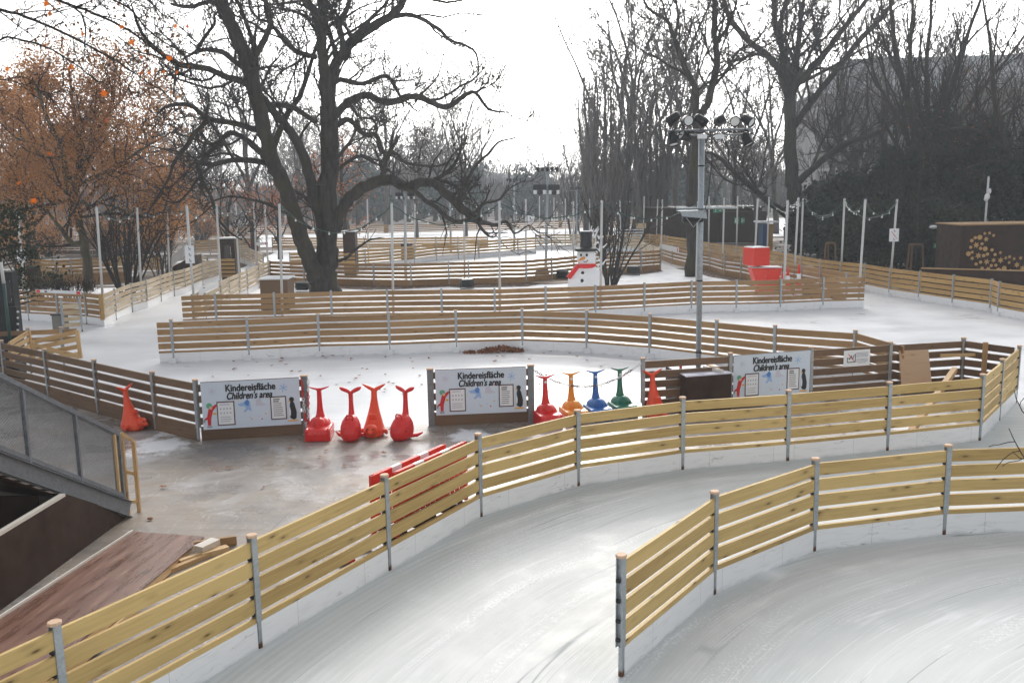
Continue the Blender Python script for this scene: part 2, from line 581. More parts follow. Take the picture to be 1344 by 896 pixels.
# joints between the sheets
for rot, per in ((.12, 1.25), (.12 + pi / 2, 2.5)):
    q = t.sep(t.mapping(P_, (1 / per, 1 / per, 1), rot=(0, 0, rot)))[1]
    fr = t.math('FRACT', q)
    c = t.mix(t.ramp(fr, [(.0, .7), (.008, 0.0)]), c, (.07, .055, .05))
def blob(cx, cy, r, edge=.5):
    ax = t.math('SUBTRACT', s3[0], cx); ay = t.math('SUBTRACT', s3[1], cy)
    d = t.math('DIVIDE', t.math('SQRT', t.math('ADD', t.math('MULTIPLY', ax, ax), t.math('MULTIPLY', ay, ay))), r)
    d = t.math('ADD', d, t.math('MULTIPLY', t.math('SUBTRACT', t.noise(P_, 1.6, 7, .7), .5), 2.2))
    return t.ramp(d, [(.45, 1.0), (.75, 0.0)])
for px, py, r in ((205, 585, .9), (235, 565, .6), (620, 572, .7), (600, 600, .6), (1180, 540, 2.2), (1040, 530, 1.3), (640, 640, .8), (560, 660, .5)):
    q = G(px, py, .07)
    c = t.mix(t.math('MULTIPLY', blob(q.x, q.y, r), .85), c, (.80, .82, .85))
# meltwater stain
for px, py, r in ((300, 590, 1.0), (420, 615, 1.0), (520, 595, .7)):
    q = G(px, py, .07)
    c = t.mix(t.math('MULTIPLY', blob(q.x, q.y, r), .5), c, (.10, .10, .11))
scr = t.math('ABSOLUTE', t.math('SUBTRACT', t.noise(P_, 1.1, 3, .6, 1.5), .5))
c = t.mix(t.ramp(scr, [(.0, .35), (.007, 0.0)]), c, (.72, .73, .75))
t.base(c)
t.rough(t.ramp(t.noise(P_, .9, 6, .6), [(.4, .25), (.6, .6)]))
t.bump(t.math('ADD', g, t.math('MULTIPLY', t.noise(P_, 14, 4), .4)), .25, .008)
M['deck'] = mt

mt = mat('brown_antislip_ramp', (.12, .075, .06), .4); t = NT(mt)
P_ = t.pos()
g = t.noise(t.mapping(P_, (9, .8, 1), rot=(0, 0, -.12)), 1.0, 6, .6)
c = t.ramp(g, [(.32, (.115, .055, .038)), (.68, (.23, .115, .078))])
v_ = t.noise(t.mapping(P_, (3, 1.6, 1)), 2.2, 6, .7)
c = t.mix(t.ramp(v_, [(.60, 0.0), (.64, .85)]), c, (.24, .105, .06))
c = t.mix(t.ramp(t.noise(P_, 2.6, 6, .7), [(.28, .7), (.40, 0.0)]), c, (.05, .03, .028))
t.base(c); t.rough(t.ramp(g, [(.35, .2), (.7, .5)])); t.bump(g, .3, .01)
M['ramp'] = mt


def bark_mat(name, a, b, moss=None):
    mt = mat(name, a, .9, spec=.2); t = NT(mt); P_ = t.obj()
    n = t.noise(t.mapping(P_, (3.5, 3.5, .8)), 1.6, 6, .65)
    c = t.ramp(n, [(.3, a), (.7, b)])
    if moss:
        c = t.mix(t.ramp(t.noise(P_, .8, 5), [(.48, 0.0), (.65, .7)]), c, moss)
    t.base(c); t.bump(n, .8, .05); return mt


M['bark'] = bark_mat('dark_bark', (.018, .016, .015), (.075, .064, .057), (.06, .054, .030))
M['bark_grey'] = bark_mat('grey_bark', (.045, .041, .038), (.14, .125, .115))  # bark of the distant trunks, its grey lightened to paint in haze
M['bark_mossy'] = bark_mat('mossy_bark', (.05, .045, .033), (.13, .115, .08), (.12, .10, .045))
M['twig'] = mat('twigs', (.040, .033, .029), .9, spec=.2)
M['twig_hazed'] = mat('haze_pale_twigs', (.15, .132, .122), .9, spec=.2)  # haze painted into the colour: paler twigs for the distant trees
M['twig_grey'] = mat('grey_twigs', (.085, .074, .068), .9, spec=.2)


def leaf_mat(name, cols, trans=.35):
    mt = mat(name, cols[0], .7, spec=.25); t = NT(mt)
    P_ = t.obj()
    n = t.noise(P_, 3.1, 3)
    n2 = t.n('ShaderNodeNewGeometry').outputs['Random Per Island']
    c = t.ramp(t.math('ADD', t.math('MULTIPLY', n, .6), t.math('MULTIPLY', n2, .5)), [(.2 + .6 * i / (len(cols) - 1), q) for i, q in enumerate(cols)])
    t.base(c)
    tr = t.n('ShaderNodeBsdfTranslucent'); t.lk(c, tr.inputs[0])
    mx = t.n('ShaderNodeMixShader'); mx.inputs[0].default_value = trans
    out = t.t.nodes['Material Output']
    t.lk(t.b.outputs[0], mx.inputs[1]); t.lk(tr.outputs[0], mx.inputs[2]); t.lk(mx.outputs[0], out.inputs[0])
    return mt


M['leaf_brown'] = leaf_mat('withered_brown_leaves', [(.24, .10, .035), (.42, .19, .062), (.54, .28, .10)])
M['leaf_orange'] = leaf_mat('orange_plane_leaves', [(.45, .08, .01), (.75, .20, .02)], .5)
M['leaf_rust'] = leaf_mat('rust_leaves', [(.38, .12, .04), (.55, .20, .07)])
M['leaf_dry'] = leaf_mat('dry_fallen_leaves', [(.10, .035, .018), (.26, .10, .045), (.35, .16, .07)], .1)
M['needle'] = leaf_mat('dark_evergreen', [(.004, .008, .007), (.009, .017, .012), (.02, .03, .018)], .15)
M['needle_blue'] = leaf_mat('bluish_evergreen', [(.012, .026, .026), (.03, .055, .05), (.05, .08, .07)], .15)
M['ivy'] = leaf_mat('ivy_leaves', [(.008, .014, .008), (.02, .03, .014), (.04, .05, .022)], .15)

# ================================================================== SETTING SHEETS
def sheet(name, poly, z, material, kind='structure', th=None):
    mb = MB()
    if th:
        mb.prism([(p[0], p[1]) for p in poly], z - th, z)
    else:
        mb.face([mb.vert((p[0], p[1], z)) for p in poly])
    return tag(mb.build(name, material), kind=kind)


sheet('ground', [(-900, -60), (900, -60), (900, 1400), (-900, 1400)], -.03, M['ground'])
OUT = [(30, 12), (24, 24), (18.3, 31.5), (18.1, 34.5), (17.5, 36.3), (16.6, 39.9), (15.8, 43.8), (15.1, 47.8), (14.6, 53.5), (13.5, 58.5), (11.9, 70), (12, 84)]
sheet('rink_ice', [(-26, -8), (30, -8)] + OUT + [(-4, 88), (-20, 80), (-17, 53.5), (-16.5, 45), (-16.1, 39), (-15.6, 34.9), (-19.4, 37), (-26, 38.5)], 0.0, M['rink_ice'])
sheet('track_ice', [(-3.3, 8.4), (-2.79, 9.33), (-1.65, 11.34), (-.53, 13.28), (1.04, 14.66), (2.9, 15.45), (4.84, 15.85), (6.81, 16.38), (8.77, 16.93), (11.06, 19.89), (30, 21), (30, -7.9), (-8, -7.9), (-6.5, 3.5)], 0.004, M['track_ice'])
sheet('island_snow', [(-12, 34), (-8.8, 34.3), (-2.6, 34.5), (3.2, 34.9), (8.7, 35.8), (13.7, 36.3), (13.5, 40.2), (12.7, 43.2), (12.1, 48.4), (11.4, 53), (9, 55.5), (6.2, 53.3), (.8, 48), (-7.1, 47.8), (-11.1, 49.5), (-13.2, 50.8), (-12.7, 44.7)], 0.035, M['snow'], th=.03)
sheet('far_snow_field', [(-24, 86), (40, 90), (44, 140), (-38, 140)], .01, M['snow_clean'])
sheet('deck', [(-26, 28), (-12.9, 23.3), (-11.1, 21.8), (-9.2, 20.2), (-7.36, 18.65), (-6.17, 17.8), (-4.14, 18.17), (-1.68, 18.68), (.37, 18.9), (2.74, 19.28), (4.67, 19.7), (6.6, 20.25), (8.52, 20.7), (10.4, 21.1), (10.8, 20.6), (11.0, 19.95), (9.87, 18.45), (8.72, 17.0), (6.78, 16.46), (4.8, 15.93), (2.85, 15.53), (.98, 14.73), (-.6, 13.33), (-1.72, 11.38), (-2.86, 9.37), (-3.98, 7.41), (-6.0, 3.9), (-26, 3.9)], .07, M['deck'], th=.06)
sheet('left_snow_patch', [(-21, 38.2), (-15.9, 36), (-16.4, 41), (-17, 50), (-30, 50), (-32, 42)], -.015, M['snow'])

# ================================================================== FENCES
def post_mesh(h, near):
    mb = MB()
    zl = .31
    w = .075
    # C/H profile above, narrower stub below
    mb.box((0, -.034, (h + zl) / 2), (w, .008, h - zl)); mb.box((0, .034, (h + zl) / 2), (w, .008, h - zl))
    mb.box((0, 0, (h + zl) / 2), (.010, .060, h - zl))
    for sx in (-1, 1):
        mb.box((sx * (w / 2 - .004), -.026, (h + zl) / 2), (.008, .010, h - zl - .002))
    mb.box((0, -.012, zl / 2 + .006), (.045, .045, zl + .01))
    return mb.mesh('post', M['steel'])


def cap_mesh():
    mb = MB()
    n = 8
    prof = [(.052, 0), (.060, .006), (.060, .026), (.054, .032)]
    rings = []
    for r, z in prof:
        rings.append([mb.vert((r * 1.05 * cos(2 * pi * (j + .5) / n), r * .95 * sin(2 * pi * (j + .5) / n), z)) for j in range(n)])
    for i in range(3):
        for j in range(n):
            mb.face((rings[i][j], rings[i][(j + 1) % n], rings[i + 1][(j + 1) % n], rings[i + 1][j]))
    mb.face(rings[0][::-1]); mb.face(rings[-1])
    return mb.mesh('post_cap', M['endgrain'])


def pads_mesh():
    mb = MB()
    mb.box((-.046, .005, 0), (.024, .05, .04), ch=.005)
    return mb.mesh('rubber_pad', M['rubber'])


PM = {1.25: post_mesh(1.25, True)}
CAPM, PADM = cap_mesh(), pads_mesh()
FOOTM = None
BOARDS = [(1.122, .162), (.912, .162), (.702, .162), (.492, .162), (.325, .06)]


def fence(label, pts, wood_, kick='kick', caps=True, pads=False, feet=False, group='slatted fences round the ice rink', skip=(), nopost=(), boards=BOARDS, z0=0.0, stub=None, name='slat_fence', endboard=()):
    pts = [V((p[0], p[1], z0)) for p in pts]
    root = empty(name, pts[0], 0, label, 'fence', group)
    o0 = pts[0]
    n = len(pts)
    for i, p in enumerate(pts):
        if i in nopost: continue
        a = pts[max(i - 1, 0)]; b = pts[min(i + 1, n - 1)]
        d = (b - a)
        rz = math.atan2(d.y, d.x)
        if abs(rz) > pi / 2: rz += pi
        po = inst('post', PM[1.25], root, p - o0, rz)
        po.rotation_euler = (rnd.uniform(-.008, .008), rnd.uniform(-.008, .008), rz)
        if caps:
            inst('post_cap', CAPM, po, (0, 0, 1.252), rnd.uniform(-.4, .4))
        if pads:
            for z in (.60, .81, 1.02, .40): inst('rubber_pad', PADM, po, (0, 0, z))
    for i in range(n - 1):
        if i in skip: continue
        a, b = pts[i], pts[i + 1]
        d = (b - a).normalized()
        g = .016
        mb = MB()
        for z, h in boards:
            ja, jb = rnd.uniform(-.006, .006), rnd.uniform(-.006, .006)
            mb.beam(a + d * g + V((0, 0, z + ja)), b - d * g + V((0, 0, z + jb)), .038, h)
        mb.build('board_panel', M[wood_], root, rel=o0)
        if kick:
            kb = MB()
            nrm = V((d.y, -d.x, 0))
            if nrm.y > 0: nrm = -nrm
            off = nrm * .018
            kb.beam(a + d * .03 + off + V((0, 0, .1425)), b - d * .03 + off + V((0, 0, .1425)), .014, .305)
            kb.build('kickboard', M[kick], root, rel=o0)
    if feet:
        for i, p in enumerate(pts):
            if i in nopost: continue
            mb = MB(); mb.box((0, -.10, .075), (.20, .16, .15), ch=.01)
            inst('foot_block', mb.mesh('foot_block', M['white_paint']), root, p - o0)
    return root


def Gs(lst, z=1.25):
    return [G(x, y, z) for x, y in lst]


def mirror_ext(a, b, k):
    return a + (a - b) * k


F1 = Gs([(72, 820), (330.4, 704.4), (504.8, 625.6), (627.5, 571.3), (757.5, 540), (896.2, 523.1), (1035.7, 513.8), (1167.8, 503), (1290, 492.6), (1315.6, 472.5), (1337.5, 455)])
F1 = [mirror_ext(F1[0], F1[1], 1.9), mirror_ext(F1[0], F1[1], .95)] + F1
fence('long curved fence of fresh pine boards with a white kickboard along the near ice track', F1, 'pine_fresh', pads=True)
F1b = Gs([(814.2, 730.8), (937.8, 647.6), (1071.2, 603.6), (1244.3, 586.1)])
e1 = F1b[-1] + V((1.95, .12, 0)); e2 = e1 + V((2.0, -.35, 0)); 
fence('nearest fence of fresh pine boards, its free end post standing out on the ice', F1b + [e1, e2], 'pine_fresh', pads=True)
F2 = Gs([(844, 472.5), (958.5, 465.8), (1065.6, 458), (1168.7, 451.3), (1265.4, 445.7), (1293, 449), (1337.5, 455)])
F2[-1] = F1[-1] + V((-.03, .10, 0))
BD = [(1.125, .15), (.915, .15), (.705, .15), (.495, .15), (.20, .34)]
fence('dark brown back fence of the children\'s area behind the sign and mast box', F2, 'pine_dark', kick=None, boards=BD, nopost=(5, 6), z0=.02)
F3 = Gs([(256, 501), (199.3, 490.4), (123.5, 474.3), (58.5, 460.3), (1.8, 448.7)])
F3.append(F3[-1] + (F3[-1] - F3[-2]))
fence('dark brown fence running left from the first sign past the lone dolphin sled', F3, 'pine_dark', kick=None, boards=BD, z0=.02)
F4 = Gs([(206.5, 424), (224.3, 420.5), (324, 417), (417, 413), (510, 411), (598, 408), (685, 406), (770, 408), (853, 413), (941, 421), (1018, 428), (1122.3, 434.5), (1187, 452)])
F4[0] = F4[1] + (F4[1] - F4[2]).normalized() * .42
fence('bowed brown fence behind the children\'s ice with fallen leaves at its foot', F4, 'pine_brown', nopost=(0, 12), feet=True)
F5 = Gs([(237, 387), (282, 385), (359, 383.4), (434, 381), (507.7, 379.6), (579, 378.5), (648.8, 378), (715.8, 375.8), (781.4, 373.6), (845.7, 370.7), (907.6, 367.8), (967, 367), (1025, 365.8), (1081, 363.5), (1135.8, 362.4)])
fence('long straight brown fence in front of the big bare tree and the snowman', F5, 'pine_brown', feet=True, nopost=(0, 14), caps=False)
F6 = Gs([(-40, 377), (-5, 378), (34.6, 379.9), (73.2, 381.6), (111, 382.8), (133.5, 385)])
fence('brown fence at the far left ending in a bright corner board', F6, 'pine_brown', caps=False, nopost=(5,))
F6b = Gs([(133.5, 385), (149.6, 378.7), (170.8, 371), (190.8, 366.7), (209.4, 360.4), (226.6, 355.3), (241.5, 352), (264.5, 344.4), (287, 339)])
fence('pale weathered fence along the left side of the receding ice lane', F6b, 'pine_pale', caps=False, nopost=(0,))
mb = MB(); q = G(133.5, 385, 1.25)
mb.beam((q.x - .03, q.y - .05, .25), (q.x - .03, q.y - .05, 1.24), .16, .04, up=V((0, 1, 0)))
tag(mb.build('corner_board', M['pine_amber'], rel=(q.x, q.y, 0)), 'bright amber upright board on the corner of the left fence', 'board')
F7 = Gs([(252, 386), (268, 377), (288, 368.5), (300, 363), (313, 357.5), (323.5, 353.5), (338.5, 347), (353.6, 341.6)])
fence('pale fence along the right side of the receding ice lane', F7, 'pine_pale', caps=False)
F8 = Gs([(353.6, 341.6), (398, 343), (489.8, 344.5), (539, 344.5), (588.6, 343), (614.7, 342.5), (690.6, 340.5), (724, 337.6), (768, 333.5), (813, 329.4), (841.7, 328.7), (867, 327)])
fence('brown fence behind the snowman at the back edge of the snowy island', F8, 'pine_brown', caps=False, kick=None, boards=BD)
F9 = Gs([(868, 317), (882.4, 321), (905, 325), (931.5, 328), (951.6, 332.7), (972.8, 335), (1000, 340), (1027, 345), (1052, 348), (1077, 351.7), (1112, 357.5)])
fence('inner fence slanting past the red boxes and traffic cones', F9, 'pine_brown', caps=False, kick=None, boards=BD)
FO = Gs([(862, 306), (876, 309), (905, 313), (931, 317.5), (967, 322), (1006.7, 327), (1051, 335), (1076.6, 339.4), (1103.9, 342.3), (1135.4, 345.4), (1168.8, 350.6), (1207.7, 355), (1252.3, 360.2), (1302, 365.5)])
FO.append(G(1312.5, 369, 1.25)); FO.append(G(1362, 376, 1.25))
FO.append(FO[-1] * 2 - FO[-2])
fence('amber outer fence curving along the right edge of the rink by the dark trees', FO, 'pine_amber', feet=True, caps=False)
F11 = Gs([(380, 331), (430, 329.5), (479, 326.7), (511.7, 324.5), (543, 321.6), (572, 318.5), (601, 317), (628, 315.5), (655, 313.5), (679.4, 312), (703, 310.4)])
fence('far curved fence with a white base bending up to the right beyond the island', F11, 'pine_amber', caps=False)
F16 = Gs([(357, 311), (390, 311), (430, 311.3), (482.7, 312), (530, 311), (572, 310.5), (601, 310.2), (640, 309.7)])
fence('far straight fence seen between the big tree trunk and the mid pole', F16, 'pine_amber', caps=False, kick=None)
F17 = Gs([(703, 307.4), (724, 306.6), (752, 306.5), (775, 306.8), (800, 308), (822, 309), (842, 310)])
fence('far pale fence closing the white rink behind the snowman hat', F17, 'pine_pale', caps=False)
F18 = Gs([(813, 305.5), (833, 306), (853, 306.5), (872, 308)])
fence('short amber fence far behind the snowman at the park edge', F18, 'pine_amber', caps=False, kick=None)
F19 = Gs([(840, 315.5), (848, 318), (858, 321.5), (867, 326)])
fence('short pale cross fence between the inner and back fences', F19, 'pine_pale', caps=False, kick=None)
F20 = [V((-34, 104, 0)) + V((3.4 * i, .25 * i, 0)) for i in range(19)]
fence('faint farthest fence along the snow field under the tree line', F20, 'pine_brown', caps=False, kick=None)
F21 = Gs([(255, 315), (275, 314), (296, 313), (318, 312.5), (340, 312)])
fence('far left yellowish fence beside the dark kiosk window', F21, 'pine_amber', caps=False, kick=None)
F22 = Gs([(312, 321), (320, 323), (328, 325.5), (337, 329), (345, 333)])
fence('short curved pale fence beyond the kiosk', F22, 'pine_pale', caps=False)
F23 = Gs([(20, 338), (73, 340.5), (92, 339.5), (118, 338), (150, 336), (180, 335), (212, 334)])
fence('yellowish fence behind the left tree trunks', F23, 'pine_amber', caps=False, kick=None)
F24 = Gs([(10, 317), (45, 316), (80, 315), (120, 315), (160, 314.5), (200, 315)])
fence('dark distant fence on the far left under the brown tree', F24, 'pine_dark', caps=False, kick=None, boards=BD)
F25 = Gs([(243, 327), (252, 330), (262, 334), (272, 337)])
fence('short pale fence sloping down from the white ramp', F25, 'pine_pale', caps=False, kick=None)
mb = MB()
a, b = G(30, 362, .62), G(168, 356, .62)
mb.beam((a.x, a.y, .3), (b.x, b.y, .3), .08, .62)
r_ = mb.build('board_wall', M['pine_brown'], rel=(a.x, a.y, 0)); tag(r_, 'low reddish brown board wall behind the left tree', 'wall')

# white ramp parapet far left
mb = MB()
a = G(223, 346, .1); b = G(245, 329, 1.2)
a = D(223, 341, 52); b = D(246, 326, 52)
mb.plate([(a.x, a.z - .35), (b.x, b.z - .35), (b.x, b.z + .25), (a.x, a.z + .1)], 51.9, 52.0)
o = empty('footbridge', (a.x, 52, 0), 0, 'white sloping footbridge parapet with red marks beside the shrub', 'bridge')
mb.build('parapet', M['white_paint'], o, rel=(a.x, 52, 0))
mb = MB(); mb.plate([(a.x, 0), (b.x + .3, 0), (b.x + .3, b.z - .4), (a.x + .1, a.z - .4)], 52.02, 53.4)
mb.build('ramp_body', M['dark_panel'], o, rel=(a.x, 52, 0))

# small white tapes with red ends on the fences
def tape(px0, py0, px1, py1, label, z=1.27, h=.17):
    a, b = G(px0, py0, z), G(px1, py1, z)
    o = empty('barrier_banner', (a.x, a.y, 0), 0, label, 'banner')
    d = (b - a)
    mb = MB(); nrm = V((d.y, -d.x, 0)).normalized() * .045
    if nrm.y > 0: nrm = -nrm
    mb.beam(a + nrm - V((0, 0, h / 2)), b + nrm - V((0, 0, h / 2)), .012, h); mb.build('banner_sheet', M['white_paint'], o, rel=(a.x, a.y, 0))
    for k in (.06, .94):
        c_ = a + d * k + nrm * 1.25 - V((0, 0, h / 2)); u = d.normalized() * .10
        mb = MB(); mb.beam(c_ - u, c_ + u, .012, h * .8); mb.build('red_mark', M['red'], o, rel=(a.x, a.y, 0))
tape(262, 382, 288, 370, 'white banner with red marks on the lane fence beside the near end')
tape(327, 318.5, 351, 317.5, 'white banner with red marks beyond the kiosk', h=.22)
tape(867, 319.5, 892, 325, 'white banner with a red mark beside the tall bare trunk', h=.3)
tape(48, 379.5, 108, 382.2, 'thin white tape with red marks on top of the far left fence', z=1.34, h=.12)

soil = mat('bare_soil', (.10, .065, .045), .95); t = NT(soil)
t.base(t.ramp(t.noise(t.pos(), 4, 6), [(.35, (.07, .042, .028)), (.6, (.17, .11, .075)), (.75, (.60, .58, .57))])); t.bump(t.noise(t.pos(), 9, 5), .7, .05)
e_ = [F8[i] for i in range(1, len(F8))]
sheet('soil_strip', [(p.x, p.y - 1.5 - .5 * sin(i * 1.7)) for i, p in enumerate(e_)] + [(p.x, p.y) for p in reversed(e_)], .042, soil)
e_ = F9[2:-1]
sheet('soil_strip', [(p.x - .9, p.y - .3) for p in e_] + [(p.x, p.y) for p in reversed(e_)], .042, soil)

# ================================================================== CHILDREN'S AREA SIGNS
def disc(mb, cx, cz, rx, rz, y, n=14, rot=0.0, e=2.0):
    poly = []
    for j in range(n):
        t_ = 2 * pi * j / n
        x, z = rx * cos(t_), rz * sin(t_)
        poly.append((cx + x * cos(rot) - z * sin(rot), cz + x * sin(rot) + z * cos(rot)))
    mb.plate(poly, y - .0015, y)


M['s_pale'] = mat('pale_blue_print', (.66, .74, .84), .35)
M['s_black'] = mat('black_print', (.015, .016, .02), .5)
M['s_brown'] = mat('brown_frame_print', (.10, .05, .045), .5)
M['s_white'] = mat('white_print', (.82, .83, .85), .5)
M['s_grey'] = mat('grey_print', (.32, .34, .40), .5)
M['s_blue'] = mat('blue_print', (.10, .25, .60), .5)
M['s_skyblue'] = mat('light_blue_print', (.33, .50, .80), .5)
M['s_lilac'] = mat('lilac_print', (.60, .60, .70), .5)
M['s_green'] = mat('green_print', (.10, .42, .24), .5)
M['s_red'] = mat('red_print', (.62, .02, .02), .5)
M['s_yellow'] = mat('yellow_print', (.85, .45, .03), .5)
M['s_skin'] = mat('skin_print', (.75, .45, .33), .5)
W, H = 2.0, .92
TXT1 = text_mesh('Kindereisfläche', .19, M['s_black'], 0, bold_n=.0085)
TXT2 = text_mesh("Children's area", .19, M['s_black'], .28, bold_n=.0085)
for T_, wd in ((TXT1, 1.02), (TXT2, .93)):
    xs = [v.co.x for v in T_.vertices]; w0, w1 = min(xs), max(xs)
    T_.transform(Matrix.Scale(wd / (w1 - w0), 4, V((1, 0, 0))))


def sign(a, b, label, zt=1.235, hh=.94):
    """a,b = left and right end of the panel on the ground, seen from the camera"""
    d = (b - a); L = d.length; rz = math.atan2(d.y, d.x)
    root = empty('area_sign', (a.x, a.y, 0), rz, label, 'sign', 'Kindereisfläche signs of the children\'s area')
    y0 = -.045
    zb = zt - hh
    mb = MB(); mb.box((L / 2, y0 + .004, (zt + zb) / 2), (L, .008, hh)); mb.build('panel', M['s_pale'], root)
    mb = MB(); mb.box((L / 2, y0 + .004, zt + .006), (L, .014, .011)); mb.build('edge_strip', M['s_brown'], root)
    sx, sz = L / W, hh / H
    yf = y0 - .0015
    me = inst('lettering', TXT1, root, (.48 * sx, yf - .002, zb + .725 * sz)); me.scale = (sx, 1, sz)
    me = inst('lettering', TXT2, root, (.49 * sx, yf - .002, zb + .57 * sz)); me.scale = (sx, 1, sz)

    def X(x): return x * sx
    def Z(z): return zb + z * sz
    for (cx, cz, w_, h_, lines) in ((.475, .30, .36, .47, 'icons'), (1.55, .35, .33, .46, 'text')):
        mb = MB(); mb.box((X(cx), yf - .003, Z(cz)), (w_ * sx, .006, h_ * sz)); fr = mb.build('notice_frame', M['s_brown'], root)
        mb = MB(); mb.box((X(cx), yf - .0075, Z(cz)), ((w_ - .045) * sx, .003, (h_ - .045) * sz)); sh = mb.build('notice_sheet', M['s_white'], fr)
        mb = MB()
        rows = 9
        for i in range(rows):
            zz = cz + h_ / 2 - .06 - i * (h_ - .10) / rows
            if lines == 'icons' and i in (2, 4):
                for k in range(4):
                    mb.box((X(cx - .1 + k * .065), yf - .010, Z(zz)), (.022, .002, .028))
                continue
            if lines == 'icons' and i in (1, 3, 5): continue
            ww = (w_ - .12) * rnd.uniform(.75, 1)
            if lines == 'text' and i < 2: ww *= .7
            mb.box((X(cx - (w_ - .12 - ww) / 2), yf - .010, Z(zz)), (ww * sx, .002, .020 if (lines == 'text' and i < 2) else .010))
        mb.build('print_lines', M['s_black'] if lines == 'text' else M['s_grey'], fr)
    # child in red holding the left board
    ch = MB(); ch.plate([(X(.10), Z(.08)), (X(.16), Z(.08)), (X(.17), Z(.22)), (X(.215), Z(.36)), (X(.30), Z(.46)), (X(.28), Z(.49)), (X(.18), Z(.43)), (X(.13), Z(.40)), (X(.09), Z(.25))], yf - .006, yf)
    ch.plate([(X(.02), Z(.17)), (X(.10), Z(.20)), (X(.10), Z(.25)), (X(.03), Z(.21))], yf - .0055, yf)
    c0 = ch.build('printed_child', M['s_red'], root)
    mb = MB(); disc(mb, X(.145), Z(.465), .055, .055, yf - .007); mb.build('printed_cap', M['s_green'], c0)
    mb = MB(); disc(mb, X(.175), Z(.425), .032, .032, yf - .0085); mb.build('printed_face', M['s_skin'], c0)
    mb = MB(); disc(mb, X(.245), Z(.31), .028, .022, yf - .011); mb.build('printed_mitten', M['s_yellow'], c0)
    mb = MB(); mb.box((X(.13), yf - .008, Z(.055)), (.09, .003, .035)); mb.box((X(.01) + .02, yf - .008, Z(.17)), (.035, .003, .06)); mb.build('printed_skate', M['s_grey'], c0)
    # plain bird holding the right board
    bd = MB(); bd.plate([(X(1.79), Z(.13)), (X(1.86), Z(.10)), (X(1.91), Z(.13)), (X(1.92), Z(.25)), (X(1.88), Z(.42)), (X(1.84), Z(.48)), (X(1.79), Z(.44)), (X(1.78), Z(.36)), (X(1.80), Z(.28)), (X(1.77), Z(.18))], yf - .006, yf)
    disc(bd, X(1.825), Z(.50), .048, .052, yf - .002)
    b0 = bd.build('printed_bird', M['s_black'], root)
    mb = MB(); mb.plate([(X(1.74), Z(.47)), (X(1.79), Z(.50)), (X(1.79), Z(.46))], yf - .009, yf - .006); mb.build('printed_bill', M['s_yellow'], b0); mb = MB(); mb.box((X(1.83), yf - .008, Z(.085)), (.19, .003, .026)); mb.build('printed_feet', M['s_yellow'], b0)
    mb = MB(); mb.plate([(X(1.765), Z(.19)), (X(1.79), Z(.17)), (X(1.80), Z(.26)), (X(1.785), Z(.36)), (X(1.765), Z(.30))], yf - .009, yf - .0062); mb.build('printed_belly', M['s_white'], b0)
    # blue and lilac swoops, confetti, snow stars
    mb = MB(); mb.plate([(X(.72), Z(.47)), (X(.85), Z(.50)), (X(.92), Z(.56)), (X(.97), Z(.50)), (X(.98), Z(.41)), (X(1.0), Z(.31)), (X(.93), Z(.35)), (X(.86), Z(.30)), (X(.83), Z(.32)), (X(.89), Z(.38)), (X(.87), Z(.42)), (X(.76), Z(.43))], yf - .004, yf); mb.build('printed_splash', M['s_skyblue'], root)
    mb = MB(); mb.plate([(X(.85), Z(.49)), (X(.92), Z(.55)), (X(.96), Z(.50)), (X(.94), Z(.42)), (X(.88), Z(.44))], yf - .007, yf - .0042); mb.build('printed_dark_splash', M['s_blue'], root)
    mb = MB(); mb.plate([(X(1.08), Z(.42)), (X(1.10), Z(.53)), (X(1.18), Z(.57)), (X(1.22), Z(.47)), (X(1.32), Z(.43)), (X(1.22), Z(.41))], yf - .004, yf); mb.build('printed_cloud', M['s_lilac'], root)
    for mt_, pts_ in (('s_red', ((1.30, .55), (1.20, .12))), ('s_yellow', ((.74, .54), (.99, .13), (1.28, .22))), ('s_lilac', ((.96, .17), (1.13, .17)))):
        mb = MB()
        for x, z in pts_: disc(mb, X(x), Z(z + .03), .016, .016, yf - .002, 5)
        mb.build('printed_stars', M[mt_], root)
    for x, z, r_ in ((1.67, .74, .085), (.22, .74, .075)):
        mb = MB()
        for k in range(3):
            an = pi * k / 3 + .3
            u = V((cos(an), 0, sin(an)))
            mb.beam(V((X(x), yf - .002 - k * .0004, Z(z))) - u * r_, V((X(x), yf - .002 - k * .0004, Z(z))) + u * r_, .002, .016, up=V((-sin(an), 0, cos(an))))
        mb.build('printed_snow_star', M['s_skyblue'] if r_ > .08 else M['s_lilac'], root)
    return root


S4, S3, S2, S1 = Gs([(696.4, 479.6), (564.3, 484.6), (399, 493.6), (256, 501)])
def signpost(p, label, w=.13, fx=0, group=None, rz=0.0):
    mb = MB(); mb.box((0, 0, .66), (w, .07, 1.18), ch=.006)
    o = empty('timber_post', (p.x, p.y, 0), rz, label, 'post', group)
    mb.build('shaft', M['steel_dark'], o)
    mb = MB(); mb.box((0, 0, 1.262), (w + .02, .11, .024), ch=.004); mb.build('cap', M['endgrain'], o)
    mb = MB(); mb.box((0, 0, .075), (w + .05, .13, .012)); mb.build('foot_plate', M['steel'], o)
signpost(S2, 'grey post at the right end of the leftmost children\'s area sign, draped with chain')
signpost(S3, 'grey post at the left end of the middle children\'s area sign', rz=.08)
signpost(S4, 'grey post at the right end of the middle sign where the chain starts', rz=.08)
d12 = (S2 - S1).normalized()
sign(S1 + d12 * .10, S2 - d12 * .10, "leftmost pale blue 'Kindereisfläche Children's area' sign, left of the four red sleds")
d34 = (S4 - S3).normalized()
sign(S3 + d34 * .10, S4 - d34 * .10, "middle pale blue 'Kindereisfläche Children's area' sign, between the two rows of sleds")
dF = (F2[2] - F2[1]).normalized()
